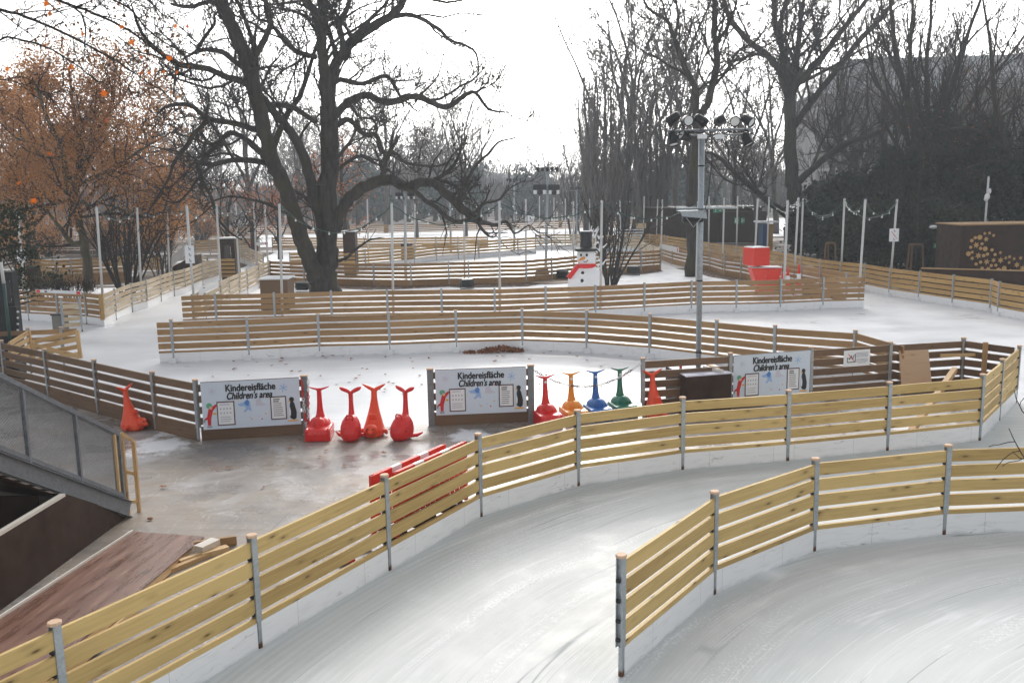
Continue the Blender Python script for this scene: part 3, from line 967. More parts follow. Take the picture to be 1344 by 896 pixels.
sign(F2[1] + dF * .06, F2[2] - dF * .06, "rightmost pale blue 'Kindereisfläche Children's area' sign, beside the brown mast box", zt=1.235, hh=.98)
# bottom boards under the first two signs
for a, b, w_ in ((S1, S2, 'the leftmost'), (S3, S4, 'the middle')):
    d = (b - a).normalized()
    mb = MB()
    for z, h in ((.20, .30), (1.12, .14), (.9, .14), (.68, .14), (.46, .14)):
        mb.beam(a + d * .05 + V((0, 0, z - a.z)), b - d * .05 + V((0, 0, z - a.z)), .036, h)
    o = mb.build('plank_wall', M['pine_dark'], rel=(a.x, a.y, 0))
    tag(o, 'dark brown planks carrying %s pale blue sign' % w_, 'plank wall')

# ------------------------------------------------ chain
def chain(p0, p1, sag, label, nlinks, mats=('red', 'white_paint')):
    root = empty('barrier_chain', p0, 0, label, 'chain')
    mbs = [MB(), MB()]
    pts = []
    for i in range(nlinks + 1):
        s_ = i / nlinks
        p = V(p0).lerp(V(p1), s_); p.z -= sag * 4 * s_ * (1 - s_)
        pts.append(p)
    for i in range(nlinks):
        a, b = pts[i], pts[i + 1]; d = (b - a); L = d.length * .68; d.normalize(); c_ = (a + b) / 2
        s1 = d.cross(V((0, 0, 1))).normalized()
        if i % 2: s1 = s1.cross(d).normalized()
        loop = []
        for k in range(9):
            t_ = 2 * pi * k / 8
            loop.append(c_ + d * (L * cos(t_)) + s1 * (.021 * sin(t_)))
        mbs[(i // 5) % 2].tube(loop, .008, 5, cap=False)
    for mb, mm, nm in zip(mbs, mats, ('red_links', 'white_links')):
        mb.build(nm, M[mm], root, rel=p0)
pa = V((S4.x + .07, S4.y - .04, 1.16)); pb = V((F2[0].x - .05, F2[0].y - .05, 1.2))
chain(pa, pb, .42, 'red and white chain sagging across the gap above the coloured sleds', 60, ('s_brown', 'white_paint'))
chain(V((S2.x - .04, S2.y - .06, 1.20)), V((S2.x + .09, S2.y - .06, 1.18)), 1.0, 'red and white chain hanging down the post beside the first red sled', 48)

# ------------------------------------------------ small notice boards
def notice(loc, rz, w_, h_, label, rows, mirror=False, cross=False, head=False):
    o = empty('notice_sign', loc, rz, label, 'sign')
    mb = MB(); mb.box((0, 0, 0), (w_, .008, h_)); mb.build('panel', M['s_white'], o)
    if rows == 'wide':
        mb = MB()
        for i in range(4): mb.box((.13, -.006, .11 - i * .028), (.30, .002, .011))
        mb.build('print_lines', M['s_grey'], o); mb = MB()
        for i in range(4): mb.box((.13, -.006, -.03 - i * .028), (.30 if i < 3 else .2, .002, .011))
        mb.build('print_lines', M['s_grey'], o)
        mb = MB()
        for x0, z0, x1, z1 in ((-.24, -.09, -.24, .02), (-.04, -.09, -.04, .10), (-.24, -.09, -.04, -.09), (-.19, -.03, -.14, .06), (-.14, .06, -.11, -.03), (-.10, -.02, -.07, .08), (-.22, .0, -.16, .0)):
            mb.beam((x0, -.006, z0), (x1, -.006, z1), .003, .016, up=V((0.01, 0, 1)) if abs(x1 - x0) > .01 else V((1, 0, 0)))
        mb.build('pictogram', M['s_black'], o)
        mb = MB(); mb.beam((-.22, -.009, .10), (-.06, -.009, -.08), .003, .014); mb.build('red_stroke', M['s_red'], o)
    else:
        mb = MB()
        zt_ = h_ / 2
        if head:
            for i in range(2): mb.box((0, -.006, zt_ - .1 - i * .09), (w_ * .7, .002, .04))
        n = len(rows) if isinstance(rows, str) else rows
        for i in range(rows):
            zc = (zt_ - h_ * (i + .5) / rows) if not head else -zt_ * .35
            s_ = h_ / rows * .26 if not head else h_ * .16
            disc(mb, -.25 * s_, zc + s_ * .7, s_ * .3, s_ * .3, -.0055, 8)
            mb.beam((-.3 * s_, -.006, zc + .4 * s_), (.2 * s_, -.006, zc - .4 * s_), .003, s_ * .4)
            mb.beam((.2 * s_, -.006, zc - .4 * s_), (s_, -.006, zc - .1 * s_), .003, s_ * .3)
            mb.box((.3 * s_, -.006, zc - s_ * .95), (s_ * 1.7, .003, s_ * .2))
        mb.build('pictogram', M['s_black'], o)
        if cross:
            mb = MB(); mb.beam((-w_ * .3, -.010, h_ * .3), (w_ * .3, -.010, -h_ * .3), .003, .02); mb.build('red_stroke', M['s_red'], o)
    return o
dF = (F2[3] - F2[2]).normalized()
q = D(1124.5, 469.5, (F2[2].y * .45 + F2[3].y * .55) - .05)
notice((q.x, q.y, q.z), math.atan2(dF.y, dF.x), .66, .36, 'small white rules notice with a crossed-out pictogram on the dark fence', 'wide')

# ------------------------------------------------ sleds
def sled_seat():
    b = MB()
    b.loft([(0, 0, -.02, .205, .30, 6), (.03, 0, -.02, .225, .33, 6), (.17, 0, -.02, .230, .335, 6), (.235, 0, -.02, .215, .32, 5), (.27, 0, .0, .19, .29, 4)], 32)
    b.loft([(.22, 0, .07, .215, .22, 3.5), (.33, 0, .10, .20, .17, 3.2), (.38, 0, .12, .17, .13, 2.6), (.42, 0, .14, .12, .10, 2)], 28)
    b.loft([(.34, 0, .16, .13, .085, 2), (.42, 0, .165, .095, .075, 2), (.50, 0, .17, .075, .065, 2), (.62, 0, .175, .060, .055, 2), (.80, 0, .18, .050, .045, 2), (1.02, 0, .18, .046, .040, 2)], 24)
    b.ball((0, -.04, .32), (.115, .15, .145), 20, 12)
    for s_ in (-1, 1):
        b.loft([(.0, s_ * .215, -.0, .035, .33, 4), (.235, s_ * .215, -.0, .035, .33, 4), (.27, s_ * .215, .0, .02, .30, 4)], 16)
    b.tube([(-.205, .18, 1.085), (-.14, .18, 1.06), (-.05, .18, 1.03), (.05, .18, 1.03), (.14, .18, 1.06), (.205, .18, 1.085)], [.010, .018, .027, .027, .018, .010], 10)
    return b


def sled_whale():
    b = MB()
    b.loft([(0, 0, 0, .11, .17, 2.2), (.03, 0, 0, .155, .23, 2.2), (.10, 0, 0, .188, .28, 2.2), (.20, 0, .0, .198, .29, 2.2), (.32, 0, .01, .190, .265, 2.2), (.42, 0, .03, .160, .20, 2.1), (.49, 0, .05, .115, .14, 2), (.53, 0, .06, .06, .08, 2)], 32)
    b.loft([(.38, 0, .14, .080, .10, 2), (.50, 0, .15, .062, .075, 2), (.65, 0, .16, .050, .06, 2), (.82, 0, .165, .044, .05, 2), (1.0, 0, .17, .046, .042, 2)], 24)
    b.tube([(-.062, -.09, .44), (-.066, -.10, .52), (-.045, -.105, .565), (.045, -.105, .565), (.066, -.10, .52), (.062, -.09, .44)], .020, 8)
    for s_ in (-1, 1):
        b.tube([(0, .17, .98), (s_ * .05, .17, 1.02), (s_ * .11, .165, 1.055), (s_ * .17, .16, 1.085), (s_ * .215, .16, 1.115)], [.03, .040, .046, .040, .012], 10)
        b.tube([(s_ * .15, .06, .08), (s_ * .25, .14, .08), (s_ * .33, .24, .12)], [.045, .042, .018], 8)
    return b


def sled_dolphin():
    b = MB()
    b.loft([(0, 0, .02, .17, .24, 2.6), (.04, 0, .02, .20, .28, 2.6), (.14, 0, .02, .205, .28, 2.5), (.24, 0, .04, .18, .23, 2.3), (.36, 0, .07, .150, .18, 2.2), (.50, 0, .10, .115, .13, 2), (.64, 0, .13, .086, .09, 2), (.80, 0, .16, .062, .06, 2), (1.0, 0, .18, .056, .036, 2)], 32)
    b.ball((0, -.25, .20), (.120, .13, .120), 18, 12)
    b.ball((0, -.36, .165), (.062, .07, .05), 14, 8)
    b.box((0, -.04, .44), (.15, .14, .12), ch=.02)
    for s_ in (-1, 1):
        b.tube([(s_ * .02, .19, .97), (s_ * .09, .19, 1.01), (s_ * .17, .185, 1.06), (s_ * .235, .18, 1.10)], [.045, .040, .028, .010], 10)
        b.tube([(s_ * .17, -.05, .14), (s_ * .245, -.05, .12), (s_ * .25, .02, .04)], [.04, .045, .035], 8)
    return b


SLED = {}
def sled(kind, col, px, py, rz, label, z=.07, sc=1.0, tag_=False):
    q = G(px, py, z)
    key = (kind, col)
    if key not in SLED:
        SLED[key] = molded({'seat': sled_seat, 'whale': sled_whale, 'dolphin': sled_dolphin}[kind](), 'body', M[col])
    root = empty({'seat': 'seat_sled', 'whale': 'whale_sled', 'dolphin': 'dolphin_sled'}[kind], (q.x, q.y, z), rz, label, 'skating aid', 'plastic animal skating aids')
    root.scale = (sc, sc, sc * .91)
    inst('body', SLED[key], root)
    if kind == 'dolphin':
        for s_ in (-1, 1):
            mb = MB(); mb.ball((s_ * .052, -.362, .235), .017, 8, 6); mb.build('eye', M['eye'], root, True)
    if kind == 'whale':
        for s_ in (-1, 1):
            mb = MB(); mb.ball((s_ * .19, -.16, .24), .014, 8, 6); mb.build('eye', M['eye'], root, True)
    if tag_:
        mb = MB(); mb.lathe([(.028, 0), (.028, .006)], 14); me = mb.mesh('number_sticker', M['white_paint'])
        o = inst('number_sticker', me, root, (0, .138, .93)); o.rotation_euler = (pi / 2, 0, 0)
    return root
sled('seat', 'red', 420, 574, .05, 'red seat sled with a flat T-shaped tail, first beside the left sign post')
sled('whale', 'red', 461, 577, 0, 'red whale sled seen from the front with a grab handle, second from the sign')
sled('dolphin', 'red_orange', 491, 571, -.05, 'orange-red dolphin sled with a face turned to the viewer, third in the red row')
sled('whale', 'red', 528, 576, -.45, 'red whale sled turned sideways with one fin out, last in the red row')
sled('seat', 'red', 719, 556, .22, 'red seat sled nearest the chain post in the coloured row', tag_=True)
sled('seat', 'orange', 753, 551, .22, 'yellow-orange seat sled under the chain', tag_=True)
sled('seat', 'blue', 785, 548, .22, 'blue seat sled under the chain', tag_=True)
sled('seat', 'green', 817, 544, .22, 'dark green seat sled under the chain', tag_=True)
sled('dolphin', 'red_orange', 861, 547, .35, 'orange-red dolphin sled beside the brown mast box', sc=.98)
sled('dolphin', 'red_orange', 176, 563, 1.15, 'orange-red dolphin sled alone by the dark fence, facing right', sc=.92)

# ------------------------------------------------ mast box + near mast
zt = .93
tl, fc, fr, bk = G(873.8, 479, zt), G(900.8, 493.7, zt), G(960.4, 489, zt), G(934, 477, zt)
bk = tl + (fr - fc)
root = empty('mast_box', (fc.x, fc.y, .07), 0, 'dark brown box with a frosty top around the foot of the light mast', 'box')
mb = MB(); mb.prism([(p.x, p.y) for p in (tl, fc, fr, bk)], .07, zt - .02); mb.build('casing', M['dark_panel'], root, rel=(fc.x, fc.y, .07))
cc = (tl + fr) / 2
mb = MB(); mb.prism([((p.x - cc.x) * 1.02 + cc.x, (p.y - cc.y) * 1.02 + cc.y) for p in (tl, fc, fr, bk)], zt - .018, zt); mb.build('lid', M['s_lilac'], root, rel=(fc.x, fc.y, .07))

q = G(916.5, 484, zt)
root = empty('light_mast', (q.x, q.y, zt), 0, 'tall steel light mast rising from the brown box with black spotlights on its crossbar', 'light mast', 'floodlight masts of the rink')
Hm = D(930, 178, q.y).z
mb = MB(); mb.tube([(0, 0, 0), (0, 0, (Hm - zt) * .45), (0, 0, Hm - zt)], [.056, .062, .066], 16); mb.build('pole', M['steel_mast'], root, True)
mb = MB()
for z_ in (.35, 1.9, 3.4, 4.3): mb.lathe([(.069, z_), (.069, z_ + .03)], 16)
mb.build('strap', M['black'], root, True)
def rp(px, py, dy=0.0):
    p = D(px, py, q.y + dy); return V((p.x - q.x, p.y - q.y, p.z - zt))
mb = MB(); a, b = rp(876, 172), rp(988, 170)
mb.tube([a, b], .028, 8); mb.tube([a + V((0, .12, -.09)), b + V((0, .12, -.09))], .02, 8)
for k in range(7):
    s_ = a.lerp(b, k / 6); mb.tube([s_, s_ + V((0, .12, -.09))], .012, 6)
mb.build('crossbar', M['steel_dark'], root)
mb = MB(); cab = [a.lerp(b, k / 14) + V((0, -.05, -.05 - .04 * (k % 2) - .03 * sin(k))) for k in range(15)]
mb.tube(cab, .014, 6); mb.tube([rp(932, 172), rp(935, 190, -.1), rp(934, 215, -.11), rp(929, 260, -.12), rp(922, 290, -.12)], .012, 6); mb.build('cable', M['black'], root)

def spot(parent, c_, aim, s_=1.0, clamp=None, name='spotlight'):
    """par-can style lamp; aim = direction of the lens"""
    aim = V(aim).normalized()
    rot = aim.to_track_quat('Z', 'Y').to_matrix().to_4x4(); rot.translation = V(c_)
    o = MB(); o.M = rot
    o.lathe([(.035 * s_, -.17 * s_), (.075 * s_, -.15 * s_), (.095 * s_, -.06 * s_), (.105 * s_, .06 * s_), (.115 * s_, .09 * s_), (.115 * s_, .11 * s_), (.098 * s_, .11 * s_), (.095 * s_, .085 * s_)], 16)
    o.M = None
    if clamp is not None:
        sd = aim.cross(V(clamp) - V(c_))
        if sd.length < 1e-3: sd = V((1, 0, 0))
        sd.normalize()
        k = V(clamp)
        o.tube([V(c_) + sd * .12 * s_, k + sd * .07 * s_, k - sd * .07 * s_, V(c_) - sd * .12 * s_], .010, 6)
        o.ball(tuple(k), .03, 8, 6)
    h_ = o.build(name, M['black'], parent, True)
    g = MB(); g.M = rot; g.lathe([(.094 * s_, .08 * s_), (.094 * s_, .088 * s_)], 16); g.build('lens', M['lens'], h_)
    return h_
for px, py, aim, cl in ((883, 156, (-.6, .5, -.5), (885, 171)), (902, 158, (.15, -1, -.15), (903, 172)), (920, 158, (.7, .6, -.4), (919, 171)), (945, 158, (0, 1, -.1), (945, 171)), (963.5, 158, (0, -1, -.35), (963.5, 171)), (982, 158, (.55, -.55, -.45), (980, 171)), (883, 184, (.15, -.35, -1), (884, 173)), (980.5, 184, (.45, -.35, -1), (979, 171)), (899, 179, (-.7, -.3, .3), (903, 173))):
    spot(root, rp(px, py), aim, 1.0 if py < 182 or True else 1, rp(*cl))
for px in (921.5, 944.5):
    mb = MB(); p_ = rp(px, 179.5, -.12); mb.box(tuple(p_), (.19, .07, .085), ch=.01); mb.tube([p_, p_ + V((0, .12, .09))], .012, 6)
    mb.build('small_floodlight', M['lens'], root)
# lower arm with a hooded flood
a, b = rp(888, 273.5), rp(966, 273)
mb = MB(); mb.tube([a, b], .022, 8); mb.build('side_arm', M['steel_mast'], root)
mb = MB(); c_ = rp(909, 285, -.15)
mb.box(tuple(c_ + V((0, .02, -.02))), (.42, .26, .17), ch=.02); h_ = mb.build('hooded_floodlight', M['black'], root)
mb = MB(); L_, Rr = c_ + V((-.30, 0, .14)), c_ + V((.25, 0, .11))
mb.plate([(L_.x, L_.z), (Rr.x, Rr.z), (Rr.x + .02, Rr.z - .14), (L_.x + .06, L_.z - .12)], c_.y - .17, c_.y - .155)
mb.box(tuple(c_ + V((-.03, .02, .135))), (.56, .36, .012)); mb.build('hood', M['steel_mast'], h_)
mb = MB(); mb.tube([c_ + V((-.17, -.2, -.0)), c_ + V((-.02, -.2, -.2)), c_ + V((.16, -.2, 0))], .008, 5); mb.build('safety_wire', M['steel'], h_)

# green bottle, timber offcuts on the box
q = G(893.3, 485.3, zt)
root = empty('bottle', (q.x, q.y, zt), 0, 'small green glass bottle standing on the mast box', 'bottle')
mt = mat('green_glass', (.01, .20, .07), .1)
mb = MB(); mb.lathe([(.028, 0), (.03, .01), (.03, .12), (.022, .15), (.012, .18), (.011, .215)], 14); mb.build('glass', mt, root, True)
mb = MB(); mb.lathe([(.0135, .205), (.0135, .225)], 12); mb.build('bottle_cap', M['white_paint'], root)
mb = MB(); mb.lathe([(.0308, .04), (.0308, .09)], 14); mb.build('paper_label', M['s_red'], root)
def timber(p0, p1, w_, h_, label, mt_='timber', cat='timber', name='timber_beam', group=None, roll=0.0):
    mb = MB(); mb.beam(p0, p1, w_, h_, roll=roll)
    return tag(mb.build(name, M[mt_], rel=(V(p0) + V(p1)) / 2), label, cat, group)
z_ = zt + .035
timber(G(924, 481.5, z_), G(948, 487, z_), .08, .06, 'longer timber offcut lying on the mast box', 'timber_frosty', name='timber_offcut')
timber(G(929, 479, z_), G(943, 484, z_ + .01), .07, .05, 'shorter timber offcut behind the other on the mast box', 'timber', name='timber_offcut')
timber(G(934, 480, zt + .02), G(946, 482.5, zt + .02), .07, .035, 'thin frosty batten at the back of the mast box', 'timber_frosty', name='timber_offcut')

# ------------------------------------------------ plywood sheet, beam, plank, by the dark fence
yb = F2[3].y + .0
TLp, TRp = D(1180, 460, yb + .0), D(1218.6, 458.5, yb + .15)
BLp, BRp = D(1183.5, 507, yb - .45), D(1223, 503, yb - .30)
mb = MB(); k = [mb.vert(p) for p in (BLp, BRp, TRp, TLp)]; nrm = (BRp - BLp).cross(TLp - BLp).normalized() * .018
k2 = [mb.vert(p - nrm) for p in (BLp, BRp, TRp, TLp)]
uvq = [(0, 0), (.7, 0), (.7, .9), (0, .9)]
mb.face(k, uvq); mb.face(k2[::-1], uvq)
for i in range(4): mb.face((k[(i + 1) % 4], k[i], k2[i], k2[(i + 1) % 4]), [(0, 0), (.7, 0), (.7, .02), (0, .02)])
tag(mb.build('plywood_sheet', M['plywood'], rel=BLp), 'pale plywood sheet leaning on the dark fence', 'plywood sheet')
timber(D(1253, 485, yb - .6), G(1196, 566, .12), .11, .11, 'square amber timber beam leaning up beside the plywood sheet', 'timber')
timber(D(1234.5, 466.5, 20.6), D(1292, 465, 20.75), .05, .07, 'horizontal plank fixed across the dark fence near the corner', 'timber')
timber((F2[5].x - .05, F2[5].y - .12, .05), (F2[5].x - .05, F2[5].y - .12, 1.27), .07, .09, 'upright brown timber at the inner corner of the dark fence', 'pine_brown')

# ------------------------------------------------ red/white barrier boards behind the fence
def barrier(off, sh, label, zt_=1.17, L=1.72):
    a, b = F1[4], F1[5]
    d = (b - a).normalized(); d.z = 0
    nrm = V((-d.y, d.x, 0))
    c_ = (a + b) / 2 + nrm * off + d * sh
    rz = math.atan2(d.y, d.x)
    root = empty('crowd_barrier', (c_.x, c_.y, .07), rz, label, 'barrier', 'red and white plastic barriers')
    T = zt_ - .07
    for k in range(8):
        mb = MB(); mb.box((-L / 2 + (k + .5) * L / 8, 0, T - .09), (L / 8 - .002, .06, .18), ch=.004)
        mb.build('reflective_stripe', M['white_paint' if (k in (2, 5) and sh > -.1) else 'crate_red'], root)
    mb = MB(); mb.box((0, 0, T - .215), (L, .05, .06)); mb.box((0, 0, .33), (L, .05, .08)); mb.box((0, 0, .62), (L, .045, .04))
    for k in range(2):
        mb.box(((-1) ** k * L / 2 * .985, 0, T / 2 + .1), (.05, .05, T - .2))
    mb.build('frame', M['crate_red'], root)
    for k in range(13):
        mb = MB(); mb.box((-L / 2 + (k + 1) * L / 14, 0, (T - .24 + .36) / 2), (.072, .03, T - .24 - .36)); mb.build('bar', M['crate_red'], root)
    for k in (-1, 0, 1):
        mb = MB(); mb.box((k * L * .4, 0, .15), (.2, .30, .09), ch=.02); mb.box((k * L * .4, 0, .24), (.06, .05, .12)); mb.build('rubber_foot', M['rubber'], root)
barrier(.17, .16, 'front red plastic barrier with white stripes leaning behind the near fence')
barrier(.42, -.02, 'rear plain red plastic barrier stacked behind the striped one', zt_=1.14)
# small odds on the deck
for px, py, lab, c_ in ((455, 738, 'small red scrap behind the near fence', 'crate_red'), (478, 722, 'red and white folded tape behind the near fence', 'white_paint')):
    q = G(px, py, .08); mb = MB(); mb.box((0, 0, .02), (.22, .10, .04), rz=.7, ch=.01); o = mb.build('tape_scrap', M[c_]); o.location = q; tag(o, lab, 'scrap')

# ------------------------------------------------ ramp, plywood wall, loose timber
FLp, FRp = G(176, 697, .09), G(268, 703.5, .09)
NLp = D(0, 812, 9.35)
dv = (NLp - FLp)
NLx = FLp + dv * 2.0
NRx = FRp + V((dv.x * 2.0 + .1, dv.y * 2.0, dv.z * 2.0))
root = empty('access_ramp', (FRp.x, FRp.y, .07), 0, 'brown anti-slip plywood ramp rising to the lower left', 'ramp')
mb = MB(); T_ = V((0, 0, -.02))
k = [mb.vert(p) for p in (FLp, FRp, NRx, NLx)]; k2 = [mb.vert(p + T_) for p in (FLp, FRp, NRx, NLx)]
mb.face(k[::-1]); mb.face(k2)
for i in range(4): mb.face((k[i], k[(i + 1) % 4], k2[(i + 1) % 4], k2[i]))
mb.build('ramp_surface', M['ramp'], root, rel=root.location)
dd = (NRx - FRp)
def under(t0, t1, oz, w_, h_, ox=0.0, nm='side_beam', mt_='timber'):
    a = FRp + dd * t0 + V((ox, 0, oz)); b = FRp + dd * t1 + V((ox, 0, oz))
    mb = MB(); mb.beam(a, b, w_, h_); mb.build(nm, M[mt_], root, rel=root.location)
under(.02, 1, -.07, .05, .09, -.03)
under(.10, 1, -.19, .05, .11, .0, 'lower_beam')
under(.14, 1, -.10, .03, .10, -.10, 'gap_shade_strip', 'rubber')  # black strip added as the shade in the gap between the beams
mb = MB(); mb.beam(FLp + V((-.02, 0, .012)), NLx + V((-.02, 0, .012)), .02, .03); mb.build('edge_strip', M['timber_frosty'], root, rel=root.location)
def off(px, py, z, L, an, w_, h_, lab, mt_='timber'):
    q = G(px, py, z); u = V((cos(an), sin(an), 0)) * L / 2
    timber(q - u, q + u, w_, h_, lab, mt_, name='timber_offcut')
off(283, 712, .14, .55, .35, .05, .12, 'dark brown board offcut on edge by the ramp foot', 'pine_brown')
off(272, 716, .16, .32, 1.1, .16, .10, 'grey topped square block among the offcuts beside the ramp', 'timber_frosty')
off(281, 724, .10, .38, .7, .12, .08, 'pale short block nearest the fence among the offcuts', 'timber')
off(262, 729, .10, .60, .9, .07, .08, 'split amber batten pointing at the ramp side', 'timber')
off(252, 737, .09, .70, 1.0, .08, .07, 'long pale batten lying along the ramp side', 'timber')
off(296, 712, .09, .14, .2, .09, .05, 'tiny offcut right of the dark board', 'timber')
q = G(197, 681, .085); mb = MB(); mb.ball((0, 0, .012), (.045, .03, .018), 8, 5); o = mb.build('fallen_cone', M['leaf_dry']); o.location = q; tag(o, 'single brown seed ball on the deck left of the ramp', 'seed ball')

W0, W1 = G(173, 677, .07), G(0, 806, .07)
wd = (W1 - W0)
W2 = W0 + wd * 2.2
root = empty('plywood_enclosure', (W0.x, W0.y, .07), 0, 'dark brown plywood enclosure with a pale top edge under the steel stairs', 'enclosure')
tk = D(88, 645, W0.y + wd.y * .47)
zc = .93
s_k = .47
pk = W0 + wd * s_k
mb = MB()
sh_ = V((-.10, 0, 0))
poly = [(W0, .07), (W0, .10), (pk, zc), (W2, zc), (W2, .07)]
nrm = V((-wd.y, wd.x, 0)).normalized() * .02
if nrm.x > 0: nrm = -nrm
a = [mb.vert((p.x - .06, p.y, z)) for p, z in poly]; b = [mb.vert((p.x - .06 + nrm.x, p.y + nrm.y, z)) for p, z in poly]
mb.face(a); mb.face(b[::-1])
for i in range(5): mb.face((a[(i + 1) % 5], a[i], b[i], b[(i + 1) % 5]))
mb.build('side_wall', M['dark_panel'], root, rel=root.location)
mb = MB(); mb.beam(V((pk.x - .09, pk.y, zc + .02)) + wd * .02, V((W2.x - .09, W2.y, zc + .02)), .07, .04); mb.build('top_rail', M['timber_frosty'], root, rel=root.location)
mb = MB(); mb.beam(V((W0.x - 1.4, W0.y - 1.5, 1.2)), V((W2.x - 1.4, W2.y, 1.2)), .03, 2.4); mb.beam(V((W0.x - 1.7, W0.y - 1.48, .5)), V((W0.x - .6, W0.y - 1.46, .5)), .03, .8); mb.build('added_dark_wall', M['dark_panel'], root, rel=root.location)  # dark walls added so the space under the stairs stays dark

# ------------------------------------------------ steel stairs
Ye = W0.y - .1
B1, R1 = D(162, 650, Ye), D(158, 569, Ye)
B0, R0 = D(0, 588, Ye - 2.35), D(0, 484, Ye - 2.35)
hR = R1.z - B1.z
bd = (B0 - B1)
root = empty('steel_staircase', (B1.x, B1.y, .07), 0, 'grey galvanised steel stairs with mesh railing coming down from the left', 'staircase')
rl = root.location.copy()
def SB(t_, dz=0.0, dx=0.0): return B1 + bd * t_ + V((dx, 0, dz))
T1 = 2.2
mb = MB(); mb.beam(SB(0, hR), SB(T1, hR), .055, .06); mb.build('handrail', M['steel_dark'], root, rel=rl)
mb = MB(); mb.beam(SB(0, .0), SB(T1, .0), .05, .05); mb.build('bottom_rail', M['steel_dark'], root, rel=rl)
mb = MB()
for k, (hh, ww, dx) in enumerate(((.24, .012, .0), )):
    mb.beam(SB(-.05, -.19), SB(T1, -.19), .012, .25)
mb.beam(SB(-.05, -.065, .03), SB(T1, -.065, .03), .075, .012); mb.beam(SB(-.05, -.315, .03), SB(T1, -.315, .03), .075, .012)
mb.build('stringer', M['steel_dark'], root, rel=rl)
posts_t = []
for px in (161, 102, 33):
    best = min((abs(PX(SB(k / 400, hR / 2))[0] - px), k / 400) for k in range(0, 500))[1]
    posts_t.append(best)
step_ = posts_t[2] - posts_t[1]
posts_t += [posts_t[2] + step_ * k for k in (1, 2)]
for t_ in posts_t:
    mb = MB(); mb.beam(SB(t_, -.05), SB(t_, hR), .05, .05, up=V((0, 1, 0))); mb.build('baluster', M['steel_dark'], root, rel=rl)
mb = MB(); mb.beam(SB(.045, .03), SB(.045, hR - .04), .05, .05, up=V((0, 1, 0))); mb.build('timber_batten', M['timber'], root, rel=rl)
for i in range(len(posts_t) - 1):
    t0, t1 = posts_t[i] + .012, posts_t[i + 1] - .012
    mb = MB()
    du = (bd * (t1 - t0)); Lm = du.length
    nU = int(Lm / .034)
    Hm_ = hR - .06
    # expanded metal: crossing diagonals
    stp = .040
    cnt = int((Lm + Hm_) / stp)
    for sgn in (0, 1):
        for k in range(cnt):
            u0 = -Hm_ + k * stp * 1.0
            # line from (u0,0) to (u0+Hm,Hm) clipped to [0,Lm]
            a_, b_ = max(u0, 0), min(u0 + Hm_, Lm)
            if b_ - a_ < .01: continue
            z0_, z1_ = a_ - u0, b_ - u0
            if sgn: z0_, z1_ = Hm_ - z0_, Hm_ - z1_
            pA = SB(t0 + (t1 - t0) * a_ / Lm, .03 + z0_); pB = SB(t0 + (t1 - t0) * b_ / Lm, .03 + z1_)
            mb.beam(pA, pB, .003, .0085)
    mb.build('mesh_panel', M['steel_dark'], root, rel=rl)
    mb = MB(); mb.beam(SB(t0, .03), SB(t1, .03), .02, .02); mb.beam(SB(t0, hR - .045), SB(t1, hR - .045), .02, .02); mb.build('mesh_frame', M['steel_dark'], root, rel=rl)
nst = 22
for k in range(1, nst):
    t_ = k * T1 / nst
    p = SB(t_, -.12)
    mb = MB(); mb.box((p.x - .62, p.y, p.z), (1.15, .19, .03)); mb.build('tread', M['dark_panel'], root, rel=rl)
mb = MB(); pA_, pB_ = SB(0.02, -.30), SB(T1, -.30)
mb.beam(pA_ + V((-.62, 0, 0)), pB_ + V((-.62, 0, 0)), 1.16, .02); mb.build('added_shade_panel', M['dark_panel'], root, rel=rl)  # dark sheet added below the treads to shade the stair void
# timber gate frame at the stair foot
root = empty('timber_rack', G(174, 671, .07), 0, 'small raw timber frame standing at the foot of the steel stairs', 'frame')
rl = root.location.copy()
yy = rl.y
a0, a1 = D(163, 668, yy - .12), D(159, 568, yy - .12); b0, b1 = D(177, 672, yy + .0), D(175, 579, yy)
for (p, q_) in ((a0, a1), (b0, b1)):
    mb = MB(); mb.beam((q_.x, q_.y, .07), q_, .05, .05, up=V((0, 1, 0))); mb.build('upright', M['timber'], root, rel=rl)
for s_ in (1.0, .56, .2):
    mb = MB(); mb.beam(V((a1.x, a1.y, a1.z * s_)), V((b1.x, b1.y, b1.z * s_)), .045, .05); mb.build('crosspiece', M['timber'], root, rel=rl)

